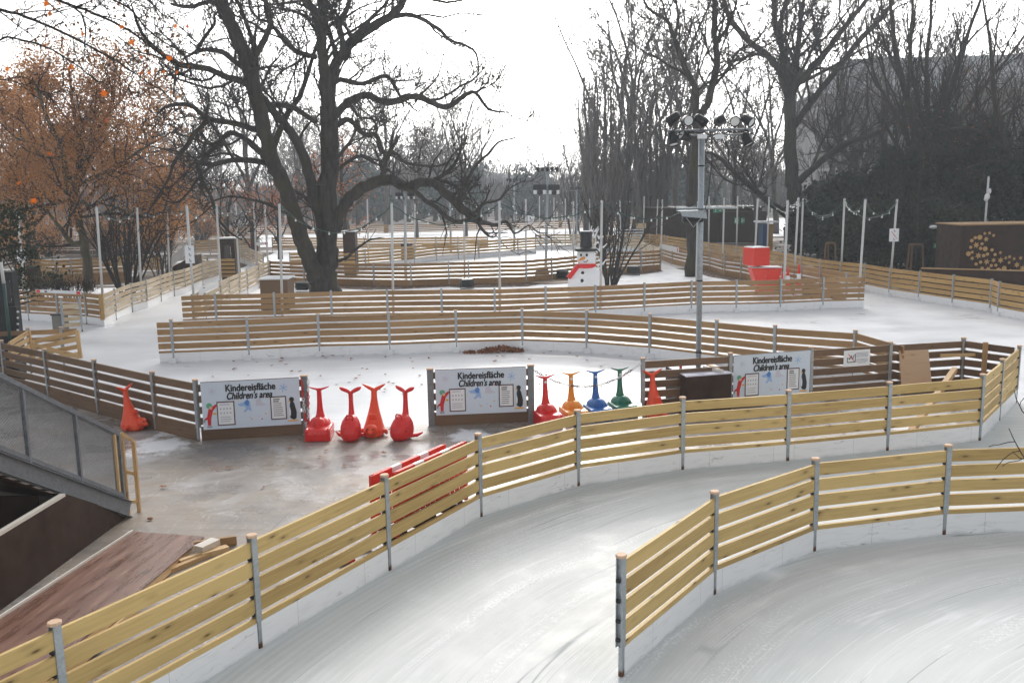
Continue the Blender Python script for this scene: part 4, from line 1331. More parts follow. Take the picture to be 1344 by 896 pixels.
# ================================================================== LIGHT POLES + GARLANDS
POLES = {}
def pole(pid, tx, ty, bx, by, label, z=1.2, r=.047, base=0.0, group='pale poles for the light strings'):
    b = G(bx, by, z)
    t_ = D(tx, ty, b.y)
    root = empty('light_pole', (b.x, b.y, base), 0, label, 'pole', group)
    top = V((t_.x, t_.y, max(t_.z, 3.9)))
    mb = MB(); mb.tube([V((b.x, b.y, base)), top], r, 10); mb.build('shaft', M['pole'], root, True, rel=(b.x, b.y, base))
    mb = MB(); mb.ball(tuple(top + V((0, 0, .0))), (r * 1.15, r * 1.15, .03), 8, 4); mb.build('pole_cap', M['steel'], root, rel=(b.x, b.y, base))
    POLES[pid] = top
    return root, top
L = [
 ('l0', 23, 277, 31, 378, 'pale pole at the far left carrying the framed skate notice'),
 ('l1', 126.6, 272.3, 133.5, 383, 'pale pole by the bright corner board of the left fence'),
 ('l2', 179.7, 273, 184, 367, 'pale pole beside the multi-stemmed shrub'),
 ('l3', 218.8, 270, 221.5, 355, 'pale pole on the left lane fence right of the shrub'),
 ('l4', 244.9, 270, 253.8, 385, 'pale pole carrying the three-picture notice at the lane mouth'),
 ('l5', 284, 268, 289, 367, 'pale pole on the right lane fence in front of the kiosk'),
 ('l6', 308.6, 267, 313.5, 357, 'pale pole on the right lane fence just right of the kiosk'),
 ('l7', 333, 267, 336, 347.5, 'pale pole on the right lane fence above the brown planter'),
 ('l8', 347, 268, 351.5, 341.5, 'pale pole at the far end of the right lane fence'),
 ('c0', 366.6, 268, 368.6, 383.2, 'pale pole left of the big tree trunk on the long brown fence'),
 ('c1', 514, 267.3, 515, 379.6, 'pale pole right of the big tree trunk on the long brown fence'),
 ('c2', 655.3, 264.6, 655.3, 377.8, 'pale pole midway between the big tree and the snowman'),
 ('c3', 789.9, 264.6, 787.7, 373.4, 'pale pole just right of the snowman'),
 ('c4', 916.6, 264.6, 913.7, 367.7, 'pale pole behind the steel mast by the tall trunk'),
 ('c5', 1033.8, 263.5, 1029, 365.7, 'pale pole in front of the traffic cones'),
 ('c6', 1135.8, 262, 1128, 362.5, 'pale pole at the right end of the long brown fence'),
 ('b0', 531.8, 270, 532, 344.5, 'thin pole on the island back fence near the two-headed floodlight'),
 ('b1', 609, 262, 609, 342.6, 'thin pole on the island back fence under the arching limb'),
 ('b2', 690, 262, 690, 340.5, 'thin pole on the island back fence left of the far mast'),
 ('b3', 752.6, 264.6, 753, 335, 'thin pole on the back fence just left of the snowman hat'),
 ('b4', 813.8, 262.4, 814.5, 329.3, 'thin pole on the back fence by the ground spotlights'),
 ('b5', 869.5, 262.4, 867, 327, 'thin pole at the right end of the back fence'),
 ('f1', 482, 262, 482.7, 326.5, 'faint thin pole on the far curved fence behind the brown hut'),
 ('f2', 544.5, 268, 543.4, 321.6, 'faint thin pole on the far curved fence in mid picture'),
 ('f3', 708, 258, 708, 308, 'faint distant pole directly left of the far mast'),
 ('f4', 727, 260, 727, 306.6, 'faint distant pole directly right of the far mast'),
 ('f5', 742, 261, 742, 306.6, 'faint distant pole two right of the far mast'),
 ('f6', 773.8, 262, 773.4, 306.8, 'faint distant pole above the snowman hat'),
 ('f7', 845.6, 258, 844, 309.8, 'faint distant pole carrying a small yellow board'),
 ('r0', 950.5, 260, 948.5, 332, 'pale pole on the inner fence right of the mast'),
 ('r1', 994.5, 261, 990, 338, 'pale pole rising behind the red cube'),
 ('r2', 1048, 260, 1042.5, 347, 'pale pole on the inner fence between the cones'),
 ('o0', 931, 258, 930, 317.4, 'pale outer fence pole close to the mast'),
 ('o1', 968.3, 258, 966.6, 322, 'pale outer fence pole in front of the dark shed'),
 ('o2', 1009.6, 259, 1006.7, 327, 'pale outer fence pole in front of the yellow kiosk'),
 ('o3', 1054, 261, 1051, 335, 'pale outer fence pole against the bare trunk'),
 ('o4', 1108.5, 261, 1104.4, 342.3, 'pale outer fence pole left of the end of the brown fence'),
 ('o5', 1177.5, 262, 1168.8, 350.3, 'pale outer fence pole carrying the crossed-out notice'),
 ('o6', 863.4, 265.8, 861, 307, 'faint pole at the far end of the outer fence'),
]
for row in L: pole(*row)
root, tp = pole('x', 1297.6, 232, 1291, 310, 'pale pole with knotted white cloth above the snowflake hut', z=2.2)
mb = MB(); c_ = tp + V((-.03, -.05, -.95))
mb.ball(tuple(c_), (.13, .10, .16), 9, 7); mb.ball(tuple(c_ + V((.1, 0, .26))), (.08, .07, .14), 8, 6); mb.ball(tuple(c_ + V((-.08, -.03, -.12))), (.1, .08, .1), 8, 6)
o = mb.build('cloth_knot', M['white_paint'], None, True, rel=tuple(c_)); tag(o, 'knotted white cloth wrapped round the pole above the snowflake hut', 'cloth')

BULB = MB(); BULB.ball((0, 0, -.045), (.038, .038, .045), 8, 6); BULB.lathe([(.016, -.01), (.016, .03)], 6); BULBM = BULB.mesh('bulb', M['bulb'], True)
def garland(ids, sags, label, per=5, r=.020):
    pts_all = [POLES[i] if isinstance(i, str) else V(i) for i in ids]
    root = empty('light_garland', pts_all[0], 0, label, 'string lights', 'green strings of light bulbs')
    mb = MB(); bulbs = []
    for k in range(len(pts_all) - 1):
        a, b = pts_all[k], pts_all[k + 1]
        seg = []
        for i in range(15):
            s_ = i / 14
            p = a.lerp(b, s_); p.z -= sags[k % len(sags)] * 4 * s_ * (1 - s_) + .06
            p.x += .03 * sin(i * 2.1); p.z += .02 * sin(i * 1.7)
            seg.append(p)
        mb.tube(seg, r, 5)
        for i in range(1, per):
            j = i * 14 / per
            j0 = int(j); bulbs.append(seg[j0].lerp(seg[min(j0 + 1, 14)], j - j0))
    mb.build('cable', M['green_cable'], root, rel=pts_all[0])
    for p in bulbs:
        inst('bulb', BULBM, root, p - pts_all[0])
garland(['l1', 'l2', 'l3', 'l4'], [.45, .35, .3], 'string lights between the left poles beside the shrub', 4)
garland(['l4', 'l5', 'l6', 'l7'], [.5, .4, .4], 'string lights along the receding lane', 4)
garland(['c0', 'c1'], [1.0], 'string lights passing in front of the big tree trunk', 7)
garland(['c1', 'c2'], [.75], 'string lights between the tree and the mid pole', 6)
garland(['c2', 'c3'], [.55], 'string lights ending just right of the snowman', 6)
garland(['c3', 'c4'], [.6], 'string lights from the snowman pole to the steel mast', 6)
garland(['o0', 'o1', 'o2', 'o3', 'o4', 'c6', 'o5'], [.7, .6, .7, .8, .5, .6], 'double-swagged string lights along the outer right fence', 4)
garland(['r2', 'c5', 'o3', 'o4', 'o5'], [.2, .25, .9, .8], 'lower string lights before the dark trees at the right', 4)
garland(['b0', 'b1', 'b2'], [.5, .4], 'thin string lights along the island back fence', 5, r=.012)
garland(['b5', 'r0', 'r1'], [.5, .4], 'thin string lights over the inner fence', 5, r=.012)
garland(['f3', 'f4', 'f5', 'f6', 'f7'], [.3], 'faint string lights across the far rink', 4, r=.012)

def on_pole(px, py, pid, w_, h_, label, rows, cross=False, head=False):
    t_ = POLES[pid]
    p = D(px, py, t_.y - .07)
    notice((p.x, p.y, p.z), 0, w_, h_, label, rows, cross=cross, head=head)
on_pole(27.5, 336.5, 'l0', .36, .52, 'pale notice with a skate drawing on the far left pole', 1, head=True)
on_pole(248.8, 334, 'l4', .34, .66, 'tall pale notice with three small pictures at the lane mouth', 3)
on_pole(1173.5, 308.5, 'o5', .42, .56, 'white notice with three crossed-out pictures on the right pole', 3, cross=True)
on_pole(696.5, 287.5, 'b2', .32, .42, 'blank pale board on a far thin pole', 1)

# ================================================================== FAR MASTS
def far_mast(px, top_y, base_px, base_y, label, bar=None, boxes=None, z=0.0):
    b = G(base_px, base_y, z); t_ = D(px, top_y, b.y)
    root = empty('light_mast', (b.x, b.y, 0), 0, label, 'light mast', 'floodlight masts of the rink')
    rl = (b.x, b.y, 0)
    mb = MB(); mb.tube([V((b.x, b.y, 0)), t_], [.085, .07], 12); mb.build('pole', M['steel_mast'], root, True, rel=rl)
    if bar:
        x0, x1, y = bar
        a, c_ = D(x0, y, b.y), D(x1, y, b.y)
        mb = MB(); mb.tube([a, c_], .03, 6); mb.tube([a + V((0, 0, .14)), c_ + V((0, 0, .14))], .02, 6); mb.build('crossbar', M['steel_dark'], root, rel=rl)
        for k in range(5):
            q = a.lerp(c_, (k + .5) / 5); mb = MB()
            mb.lathe([(.05, -.12), (.09, 0), (.11, .12)], 10, (q.x, q.y - .05, q.z + .14)); mb.build('spotlight', M['black'], root, rel=rl)
    for (x0, y0, x1, y1) in (boxes or ()):
        a, c_ = D(x0, y0, b.y), D(x1, y1, b.y)
        w_, h_ = c_.x - a.x, a.z - c_.z
        cx, cz = (a.x + c_.x) / 2, (a.z + c_.z) / 2
        mb = MB(); mb.box((cx, b.y - .25, cz + h_ * .22), (w_, .35, h_ * .5), ch=.02); mb.ball((cx, b.y - .35, cz - h_ * .28), (w_ * .22, .15, h_ * .24), 10, 8); mb.box((cx, b.y - .1, cz), (.08, .3, h_ * .6))
        hd = mb.build('floodlight', M['black'], root, rel=rl)
        for s_ in (-1, 1):
            mb = MB(); mb.box((cx + s_ * w_ * .36, b.y - .3, cz - h_ * .22), (w_ * .25, .25, h_ * .36), ch=.01); mb.build('reflector', M['lens'], hd, rel=rl)
        mb = MB(); mb.tube([V((cx, b.y - .1, cz)), V((b.x, b.y, cz + .05))], .025, 6); mb.build('bracket', M['steel_dark'], hd, rel=rl)
far_mast(719.3, 215, 716, 362, 'far steel mast left of the snowman with a lamp bar and two big floodlights', (703, 734, 226), ((699.5, 242, 717, 256), (719.5, 242, 734, 256)))
far_mast(531.5, 250, 532.5, 362, 'slender mast with two floodlights behind the big arching limb', None, ((520, 252.5, 529, 262), (535.5, 252.5, 545.5, 262)))
far_mast(675, 238, 675, 330, 'faint far mast with a small lamp row behind the twigs', (664, 685, 239), None)
far_mast(757, 248, 757, 322, 'faint far mast between the lone far mast and the columnar tree', (748, 764, 250), None)
far_mast(590, 246, 592, 330, 'faint far mast with a lamp row over the arching limb', (580, 604, 248), None)

# ================================================================== SNOWMAN
q = V((3.28, 40.2, .03))
root = empty('snowman', q, -.35, 'large snowman figure with a black top hat and red scarf', 'snowman')
b_ = MB()
b_.loft([(0, 0, 0, .66, .50, 2.4), (.25, 0, 0, .78, .58, 2.4), (.6, 0, 0, .82, .60, 2.3), (.95, 0, 0, .79, .56, 2.2), (1.2, 0, 0, .68, .48, 2.1), (1.38, 0, 0, .50, .38, 2), (1.52, 0, 0, .36, .32, 2), (1.62, 0, 0, .38, .34, 2), (1.85, 0, 0, .42, .38, 2.1), (2.1, 0, 0, .38, .35, 2.1), (2.28, 0, 0, .30, .28, 2)], 28)
inst('body', molded(b_, 'body', M['snow_clean'], .035, 4), root)
mb = MB(); n_ = 28
mb.lathe([(.30, 2.25), (.46, 2.16), (.47, 2.13), (.50, 2.16), (.48, 2.24), (.34, 2.29), (.27, 2.33), (.245, 2.6), (.27, 2.95), (.25, 2.97)], 24)
hat = mb.build('top_hat', mat('black_felt', (.012, .013, .017), .6), root, True, auto=50)
mb = MB(); mb.lathe([(.23, 2.97), (.2, 3.0)], 16); mb.build('snow_on_hat', M['snow_clean'], hat, True)
mb = MB(); mb.lathe([(.34, 1.40), (.42, 1.42), (.43, 1.50), (.42, 1.58), (.36, 1.60)], 24)
sc = mb.build('scarf', M['red'], root, True)
mb = MB(); mb.beam((-.30, -.32, 1.48), (-.66, -.52, 1.0), .06, .20); mb.build('scarf_end', M['red'], sc)
mb = MB(); mb.tube([(0, -.34, 1.86), (-.10, -.55, 1.80), (-.16, -.72, 1.76)], [.075, .05, .012], 10); mb.build('carrot_nose', M['orange'], root, True)
for x in (-.13, .13):
    mb = MB(); mb.ball((x, -.375, 1.98), (.05, .03, .06), 10, 6); mb.build('eye', M['eye'], root, True)
mb = MB(); mb.tube([(-.02, -.385, 1.72), (.05, -.387, 1.68), (.12, -.38, 1.70), (.18, -.36, 1.77)], .014, 6); mb.build('mouth', M['eye'], root)
for z, y in ((1.22, -.47), (.90, -.575), (.58, -.61)):
    mb = MB(); mb.ball((-.03, y, z), (.075, .03, .075), 10, 6); mb.build('button', M['eye'], root, True)

# ================================================================== GROUND SPOTLIGHTS / PLANTER / KIOSKS
def flood(px, py, rz, label, tilt=.5, s_=1.0, z=.035):
    q = G(px, py, z)
    root = empty('ground_floodlight', q, rz, label, 'floodlight', 'black floodlights on the island snow')
    rt = Matrix.Translation((0, 0, .30 * s_)) @ Matrix.Rotation(tilt, 4, 'X')
    mb = MB(); mb.M = rt; mb.box((0, 0, 0), (.62 * s_, .24 * s_, .42 * s_), ch=.03)
    for k in range(5): mb.box(((k - 2) * .11 * s_, .15 * s_, 0), (.02, .08 * s_, .34 * s_))
    mb.build('housing', M['black'], root)
    mb = MB(); mb.M = rt; mb.box((0, -.127 * s_, 0), (.5 * s_, .012, .32 * s_)); mb.build('glass', M['eye'], root)
    mb = MB(); mb.tube([(-.34 * s_, 0, .32 * s_), (-.34 * s_, 0, .02), (.34 * s_, 0, .02), (.34 * s_, 0, .32 * s_)], .022, 6); mb.build('bracket', M['black'], root)
    return root
flood(613, 379, .3, 'black ground floodlight left of the mid pole', .3)
flood(711.5, 366, .1, 'black flat floodlight on a round pad left of the snowman', 1.2, 1.1)
flood(738.6, 367, -.3, 'black tilted floodlight just left of the snowman', .35)
flood(807.8, 362, .0, 'low black floodlight right of the snowman', 1.35, 1.0)
flood(831.5, 361, -.3, 'black upright floodlight at the right end of the snow bank', .3, 1.05)
flood(397, 383, .0, 'black floodlight at the foot of the big tree', .4, 1.0)
q = G(722, 370, .035); mb = MB(); mb.lathe([(1.15, 0), (1.2, .03), (1.1, .06)], 24); o = mb.build('round_pad', M['pine_dark']); o.location = q; tag(o, 'flat round wooden pad under the floodlight left of the snowman', 'pad')

def boxbuild(name, label, cat, pxl, pxr, ytop, Y, depth, mt_, z0=0.0, top=None, group=None):
    a, b = D(pxl, ytop, Y), D(pxr, ytop, Y)
    root = empty(name, ((a.x + b.x) / 2, Y, z0), 0, label, cat, group)
    w_ = b.x - a.x; h_ = a.z - z0
    mb = MB(); mb.box((0, depth / 2, h_ / 2), (w_, depth, h_), ch=.01); mb.build('casing', M[mt_], root)
    if top:
        mb = MB(); mb.box((0, depth / 2, h_ + .04), (w_ + .1, depth + .1, .07), ch=.02); mb.build(top[0], M[top[1]], root)
    return root, w_, h_
boxbuild('planter_box', 'brown flat box with snow on top behind the long fence left of the big tree', 'box', 340.5, 377, 367.5, 38.5, 1.2, 'pine_dark', top=('snow_cover', 'snow_clean'))
# kiosk with a window on the lane
def kiosk(pxl, pxr, yt, Y, label, window=True):
    a, b = D(pxl, yt, Y), D(pxr, yt, Y)
    root = empty('ticket_kiosk', ((a.x + b.x) / 2, Y, 0), 0, label, 'kiosk')
    w_, h_ = b.x - a.x, a.z
    mb = MB()
    if window:
        mb.box((0, .45, h_ * .26), (w_, .9, h_ * .52)); mb.box((0, .45, h_ * .93), (w_, .9, h_ * .14))
        mb.box((-w_ * .37, .45, h_ * .69), (w_ * .26, .9, h_ * .34)); mb.box((w_ * .37, .45, h_ * .69), (w_ * .26, .9, h_ * .34))
    else:
        mb.box((0, .45, h_ / 2), (w_, .9, h_))
    mb.build('walls', M['dark_panel'], root)
    mb = MB(); mb.box((0, .45, h_ + .03), (w_ + .12, 1.02, .06)); mb.build('roof', M['snow_clean'], root)
    mb = MB()
    for k in range(5): mb.beam((-w_ * .5, -.04, .35 + k * .22), (w_ * .46, -.04, .35 + k * .22), .03, .15)
    mb.build('slat_front', M['pine_amber'], root)
kiosk(288, 307, 313.5, 52, 'dark kiosk with an open window and slatted front in the ice lane')
kiosk(449.5, 465.5, 304.5, 55, 'plain brown hut with a slatted base right of the big tree trunk', False)
boxbuild('low_crate', 'small dark crate on the far curved fence in mid picture', 'crate', 526, 541, 320, 66, .6, 'dark_panel')

# ================================================================== RED BOXES, CONES
Yr = 41.0
root = empty('red_box_sculpture', (D(1006, 380, Yr).x, Yr, 0), 0, 'scarlet cube standing over two tapered scarlet boxes behind the brown fence', 'boxes')
rl = root.location.copy()
def tap(px0, px1, bx0, bx1, yt, yb_, nm, dy=0.0, dep=.75):
    a, b, c_, d_ = D(px0, yt, Yr + dy), D(px1, yt, Yr + dy), D(bx1, yb_, Yr + dy), D(bx0, yb_, Yr + dy)
    mb = MB(); f_ = [mb.vert(p) for p in (a, b, c_, d_)]; g_ = [mb.vert(V((p.x + (.0), p.y + dep, p.z))) for p in (a, b, c_, d_)]
    mb.face(f_[::-1]); mb.face(g_)
    for i in range(4): mb.face((f_[i], f_[(i + 1) % 4], g_[(i + 1) % 4], g_[i]))
    return mb.build(nm, M['crate_red'], root, rel=rl)
tap(986.5, 1007, 996, 1007.5, 352.5, 381, 'tapered_box'); tap(1007.3, 1027, 1007.8, 1017, 352.5, 381, 'tapered_box')
mb = MB(); c_ = D(995.5, 337, Yr); mb.box((c_.x, Yr + .35, c_.z), (.84, .84, .78), rz=.30, ch=.01); mb.build('cube', M['crate_red'], root, rel=rl)
mb = MB(); mb.box((c_.x, Yr + .35, c_.z + .41), (.80, .80, .04), rz=.30, ch=.01); mb.build('snow_cover', M['snow_clean'], root, rel=rl)
mb = MB(); mb.tube([(c_.x + .1, Yr + .4, c_.z - .7), (c_.x + .1, Yr + .4, c_.z - .3)], .07, 8); mb.build('stem', M['pine_amber'], root, rel=rl)
mb = MB(); a, b = D(987, 352, Yr), D(1026.5, 352, Yr); mb.box(((a.x + b.x) / 2, Yr + .37, a.z + .02), (b.x - a.x, .7, .03)); mb.build('snow_ledge', M['snow_clean'], root, rel=rl)
mb = MB(); mb.box((0, 0, 0), (.5, .4, .3)); 
mb = MB(); mb.box((rl.x, Yr + .4, .35), (.7, .5, .7)); mb.build('base_block', M['crate_red'], root, rel=rl)

def cone(px, py, label, h_=.75, z=.03):
    q = D(px, py, 39.6); h_ = q.z - z; q = V((q.x, q.y, z))
    root = empty('traffic_cone', q, .3, label, 'cone')
    def R_(z_): return .155 * (1 - z_ / h_) + .028
    bands = [(0.03, .20, 'white_paint'), (.20, .36, 'crate_red'), (.36, .54, 'white_paint'), (.54, .75, 'crate_red')]
    for z0, z1, mm in bands:
        mb = MB(); mb.lathe([(R_(z0 * h_ / .75), z0 * h_ / .75), (R_(z1 * h_ / .75), z1 * h_ / .75)], 16); mb.build('band', M[mm], root, True)
    mb = MB(); mb.box((0, 0, .018), (.44, .44, .036), ch=.01); mb.build('foot', M['crate_red'], root)
cone(1049, 346.5, 'upright traffic cone with red and white bands right of the pole', .95)
cone(1034.5, 350, 'traffic cone half hidden behind the pole beside the red boxes', .85)
q = D(1027.5, 367, 39.7); q.z = .03; root = empty('marker_stake', q, 0, 'narrow red and white marker stake beside the scarlet boxes', 'stake')
for k in range(4):
    mb = MB(); mb.box((0, 0, .14 + k * .26), (.13, .03, .25)); mb.build('stripe', M['crate_red' if k % 2 else 'white_paint'], root)

# ================================================================== LEFT EDGE OBJECTS
Yl = 26.0
a, b = D(-60, 358, Yl), D(15, 358, Yl)
root = empty('dark_booth', (b.x, Yl, 0), 0, 'dark booth with a window at the left edge of the picture', 'booth')
rl = root.location.copy()
hb = a.z
mb = MB()
xw0, xw1 = D(5, 370, Yl).x, D(13, 370, Yl).x
zw0, zw1 = D(8, 397, Yl).z, D(8, 368, Yl).z
mb.box(((a.x + xw0) / 2, Yl + .15, hb / 2), (xw0 - a.x, .3, hb)); mb.box(((xw1 + b.x) / 2, Yl + .15, hb / 2), (b.x - xw1, .3, hb))
mb.box(((xw0 + xw1) / 2, Yl + .15, zw0 / 2), (xw1 - xw0, .3, zw0)); mb.box(((xw0 + xw1) / 2, Yl + .15, (zw1 + hb) / 2), (xw1 - xw0, .3, hb - zw1))
mb.build('walls', M['black'], root, rel=rl)
a, b = D(14, 402, Yl - .1), D(26, 402, Yl - .1)
mb = MB(); mb.box(((a.x + b.x) / 2, Yl - .2, a.z / 2), (b.x - a.x, .2, a.z)); mb.build('equipment_rack', M['black'], root, rel=rl)
for k in range(4):
    p = D(23.5, 409 + k * 8, Yl - .36); mb = MB(); mb.box((p.x, Yl - .36, p.z), (.06, .01, .05)); mb.build('socket', M['lens'], root, rel=rl)
# green pole with dark foot
q = G(16.5, 478, .55)
root = empty('green_pole', (q.x, q.y, .07), 0, 'dark green pole with a pale top on a black foot box behind the stairs', 'pole')
tt = D(1, 344, q.y); md = D(5, 372, q.y)
mb = MB(); mb.tube([V((0, 0, .4)), md - V((q.x, q.y, .07))], .042, 10); mb.build('shaft', M['green_pole'], root, True)
mb = MB(); mb.tube([md - V((q.x, q.y, .07)), tt - V((q.x, q.y, .07))], .043, 10); mb.build('pale_top', M['pole'], root, True)
mb = MB(); mb.box((0.05, 0, .3), (.42, .35, .5), ch=.01); mb.build('foot_box', M['black'], root)
# pair of lockers / barrier bins
a, b = G(69.5, 437, .0), G(84, 437, .0)
root = empty('utility_box', (a.x, a.y, 0), 0, 'grey-beige utility box standing on the ice at the left', 'box')
hh = D(70, 414, a.y).z
mb = MB(); mb.box(((b.x - a.x) / 2, .2, hh / 2), (b.x - a.x, .4, hh), ch=.01); mb.build('casing', mat('beige_grey', (.20, .19, .16), .6), root)
mb = MB(); mb.box(((b.x - a.x) / 2, .2, hh + .02), (b.x - a.x + .06, .46, .04)); mb.build('lid', M['black'], root)
a, b = V((a.x + .45, a.y - .1, 0)), V((a.x + .95, a.y + .25, 0))
fence('short snowy slatted fence end behind the grey utility box', [a, b], 'pine_pale', caps=False, kick=None, boards=[(.95, .14), (.72, .14), (.5, .14), (.28, .14)])
# broken wooden gate
def gate(TL, TR, BR, BL, Yt, label, diag=True):
    P = [D(x, y, Yt + dy) for (x, y, dy) in (TL, TR, BR, BL)]
    root = empty('wooden_gate', (P[3].x, P[3].y, 0), 0, label, 'gate', 'loose wooden gates by the left fence')
    rl = root.location.copy()
    for k in range(4):
        s0 = .06 + k * .26
        a_, b_ = P[0].lerp(P[3], s0), P[1].lerp(P[2], s0)
        mb = MB(); mb.beam(a_, b_, .035, .115); mb.build('slat', M['timber'], root, rel=rl)
    mb = MB(); mb.beam(P[1], P[2], .06, .09, up=V((1, 0, 0))); mb.build('stile', M['timber'], root, rel=rl)
    mb = MB(); mb.beam(P[0], P[3], .06, .09, up=V((1, 0, 0))); mb.build('stile', M['timber'], root, rel=rl)
    if diag:
        mb = MB(); mb.beam(P[0] + V((0, -.06, -.1)), P[2] + V((0, -.06, .05)), .035, .12); mb.build('brace', M['timber'], root, rel=rl)
Yg = 23.6
gate((43, 447, .0), (101, 433, .3), (106, 470, .3), (45, 478, 0), Yg, 'amber timber gate with a diagonal brace leaning behind the dark fence')
gate((12, 450, .3), (37, 434, 1.2), (42, 468, 1.2), (16, 476, .3), 23.2, 'smaller pale timber gate left of the braced one', False)
fence('low brown fence stub behind the timber gates', [D(36, 433, 25.5) * 1, D(80, 431, 25.6) * 1, D(101, 432, 25.7) * 1], 'pine_brown', caps=True, kick=None, boards=[(1.14, .13), (.93, .13)], nopost=(2,))
fence('dark fence stub reaching the left picture edge behind the gates', [D(-30, 435, 25.2), D(36, 433, 25.5)], 'pine_dark', caps=False, kick=None, boards=[(1.14, .13)], nopost=(1,))
# brown bin by the left tree
boxbuild('litter_bin', 'square brown litter bin with a dark top behind the far left fence', 'bin', 36, 46, 352, 42, .5, 'dark_panel', top=('lid', 'black'))

# ================================================================== RIGHT: HUT, SHED, KIOSK, LAMP
Yh = 41.0
a, b = D(1262, 300, Yh), D(1420, 300, Yh)
root = empty('snowflake_hut', (a.x, Yh, 0), -.0, 'dark brown hut decorated with golden snowflakes at the right edge', 'hut')
rl = root.location.copy()
wh = b.x - a.x; hh = 2.92
mb = MB(); mb.box((wh / 2, 1.2, hh / 2), (wh, 2.4, hh), ch=.01); mb.build('walls', M['dark_panel'], root)
mb = MB(); mb.box((wh / 2, 1.2, hh + .03), (wh + .12, 2.5, .06), ch=.01); mb.build('roof_edge', M['pine_brown'], root)
gold = mat('golden_wood_flakes', (.60, .36, .14), .55)
def flake(r_, n=6):
    mb = MB(); poly = []
    for j in range(n * 4):
        t_ = 2 * pi * j / (n * 4)
        k = j % 4
        rr_ = {0: 1.0, 1: .62, 2: .42, 3: .62}[k] * r_ if n == 6 else r_ * (1 if j % 2 else .93)
        poly.append((rr_ * cos(t_), rr_ * sin(t_)))
    mb.plate(poly, -.02, 0)
    return mb.mesh('snowflake', gold)
fl = [flake(1.0), flake(1.0, 5)]
FL = [(1292.5, 306.5, 2.4), (1298.8, 306, 2.4), (1304, 309, 2.6), (1280, 312, 2.2), (1286, 311.5, 3.3), (1294.3, 313.8, 3.6), (1275.4, 315.8, 2.3), (1281.3, 321.7, 4.4), (1288.8, 320, 2.0), (1274, 324.5, 2.1), (1287, 326, 2.2), (1293, 326.5, 3.2), (1271, 333, 3.2), (1276, 331, 1.9), (1284, 335.5, 4.4), (1291, 335.5, 2.3), (1296, 333.5, 2.2), (1302, 328, 2.2), (1306, 334, 2.1), (1313, 331.5, 2.5), (1276, 339, 3.0), (1287, 344, 2.2), (1281, 346.5, 2.1), (1295, 343.5, 4.3), (1304, 341.5, 3.4), (1313.2, 341.5, 4.2), (1301, 348.5, 2.1), (1307, 348, 2.1), (1297, 353, 3.6), (1289, 352, 2.1), (1310.5, 354.5, 3.3), (1318, 352, 3.2), (1325, 337, 2.6), (1320, 338.5, 2.4), (1331, 339.5, 2.5), (1324.5, 344.5, 2.4), (1334.5, 347.5, 4.0), (1326.5, 356.5, 4.0), (1339.5, 338.5, 2.8), (1342, 352, 4.0), (1336.5, 357.5, 2.4), (1350, 343, 3.4), (1352, 334, 2.6), (1358, 350, 3.6)]
for i, (x, y, r_) in enumerate(FL):
    p = D(x, y, Yh - .01); o = inst('snowflake', fl[1 if r_ < 2.35 or (r_ > 3.1 and r_ < 3.35) else 0], root, (p.x - rl.x, -.004, p.z), 0, r_ * Yh / FOC)
    o.scale = (o.scale[0], 1, o.scale[2]); o.rotation_euler = (0, rnd.uniform(0, 1), 0)
# low dark wall in front
a, b = D(1209, 352.5, 39), D(1420, 377, 36)
mb = MB(); mb.beam((a.x, 39, a.z / 2), (b.x, 36, a.z / 2), .1, a.z); root = empty('low_wall', (a.x, 39, 0), 0, 'low dark wall with a pale edge in front of the snowflake hut', 'wall')
mb.build('wall_panel', M['dark_panel'], root, rel=(a.x, 39, 0))
mb = MB(); mb.beam((a.x, 39, a.z + .02), (b.x, 36, a.z + .02), .12, .04); mb.build('edge', M['timber'], root, rel=(a.x, 39, 0))
# street lamp with exit sign
Yp = 44
t_ = D(1233.5, 293, Yp); b = D(1228, 352, Yp)
root = empty('park_lamp', (b.x, Yp, 0), 0, 'grey park lamp with a green exit plate left of the snowflake hut', 'lamp')
rl = root.location.copy()
mb = MB(); mb.tube([(0, 0, 0), (t_.x - b.x, 0, t_.z)], .06, 10); mb.build('post', M['steel_dark'], root, True)
mb = MB(); p = D(1225.5, 298, Yp); mb.ball((p.x - b.x, 0, p.z), (.22, .16, .09), 12, 6); mb.tube([(p.x - b.x, 0, p.z), (t_.x - b.x, 0, t_.z - .1)], .03, 6); mb.build('lamp_head', M['lens'], root, True)
egreen = mat('exit_green', (.02, .30, .13), .4)
def exit_sign(px, py, Y, w_, h_, label):
    p = D(px, py, Y); o = empty('exit_sign', p, 0, label, 'exit sign', 'green emergency exit plates')
    mb = MB(); mb.box((0, 0, 0), (w_, .02, h_)); mb.build('plate', egreen, o)
    mb = MB(); s_ = h_
    disc(mb, -w_ * .22, s_ * .25, s_ * .09, s_ * .09, -.012, 8)
    mb.beam((-w_ * .22, -.013, s_ * .15), (-w_ * .26, -.013, -s_ * .1), .004, s_ * .12, up=V((1, 0, 0))); mb.beam((-w_ * .26, -.013, -s_ * .1), (-w_ * .16, -.013, -s_ * .32), .004, s_ * .09, up=V((1, 0, 0))); mb.beam((-w_ * .26, -.013, -s_ * .1), (-w_ * .36, -.013, -s_ * .28), .004, s_ * .09, up=V((1, 0, 0)))
    mb.box((w_ * .22, -.013, 0), (w_ * .26, .004, s_ * .10)); mb.plate([(w_ * .30, s_ * .18), (w_ * .30, -s_ * .18), (w_ * .42, 0)], -.015, -.011)
    mb.build('pictogram', M['s_white'], o)
exit_sign(1229.5, 322.5, Yp - .1, .30, .24, 'green exit plate fixed on the park lamp post')
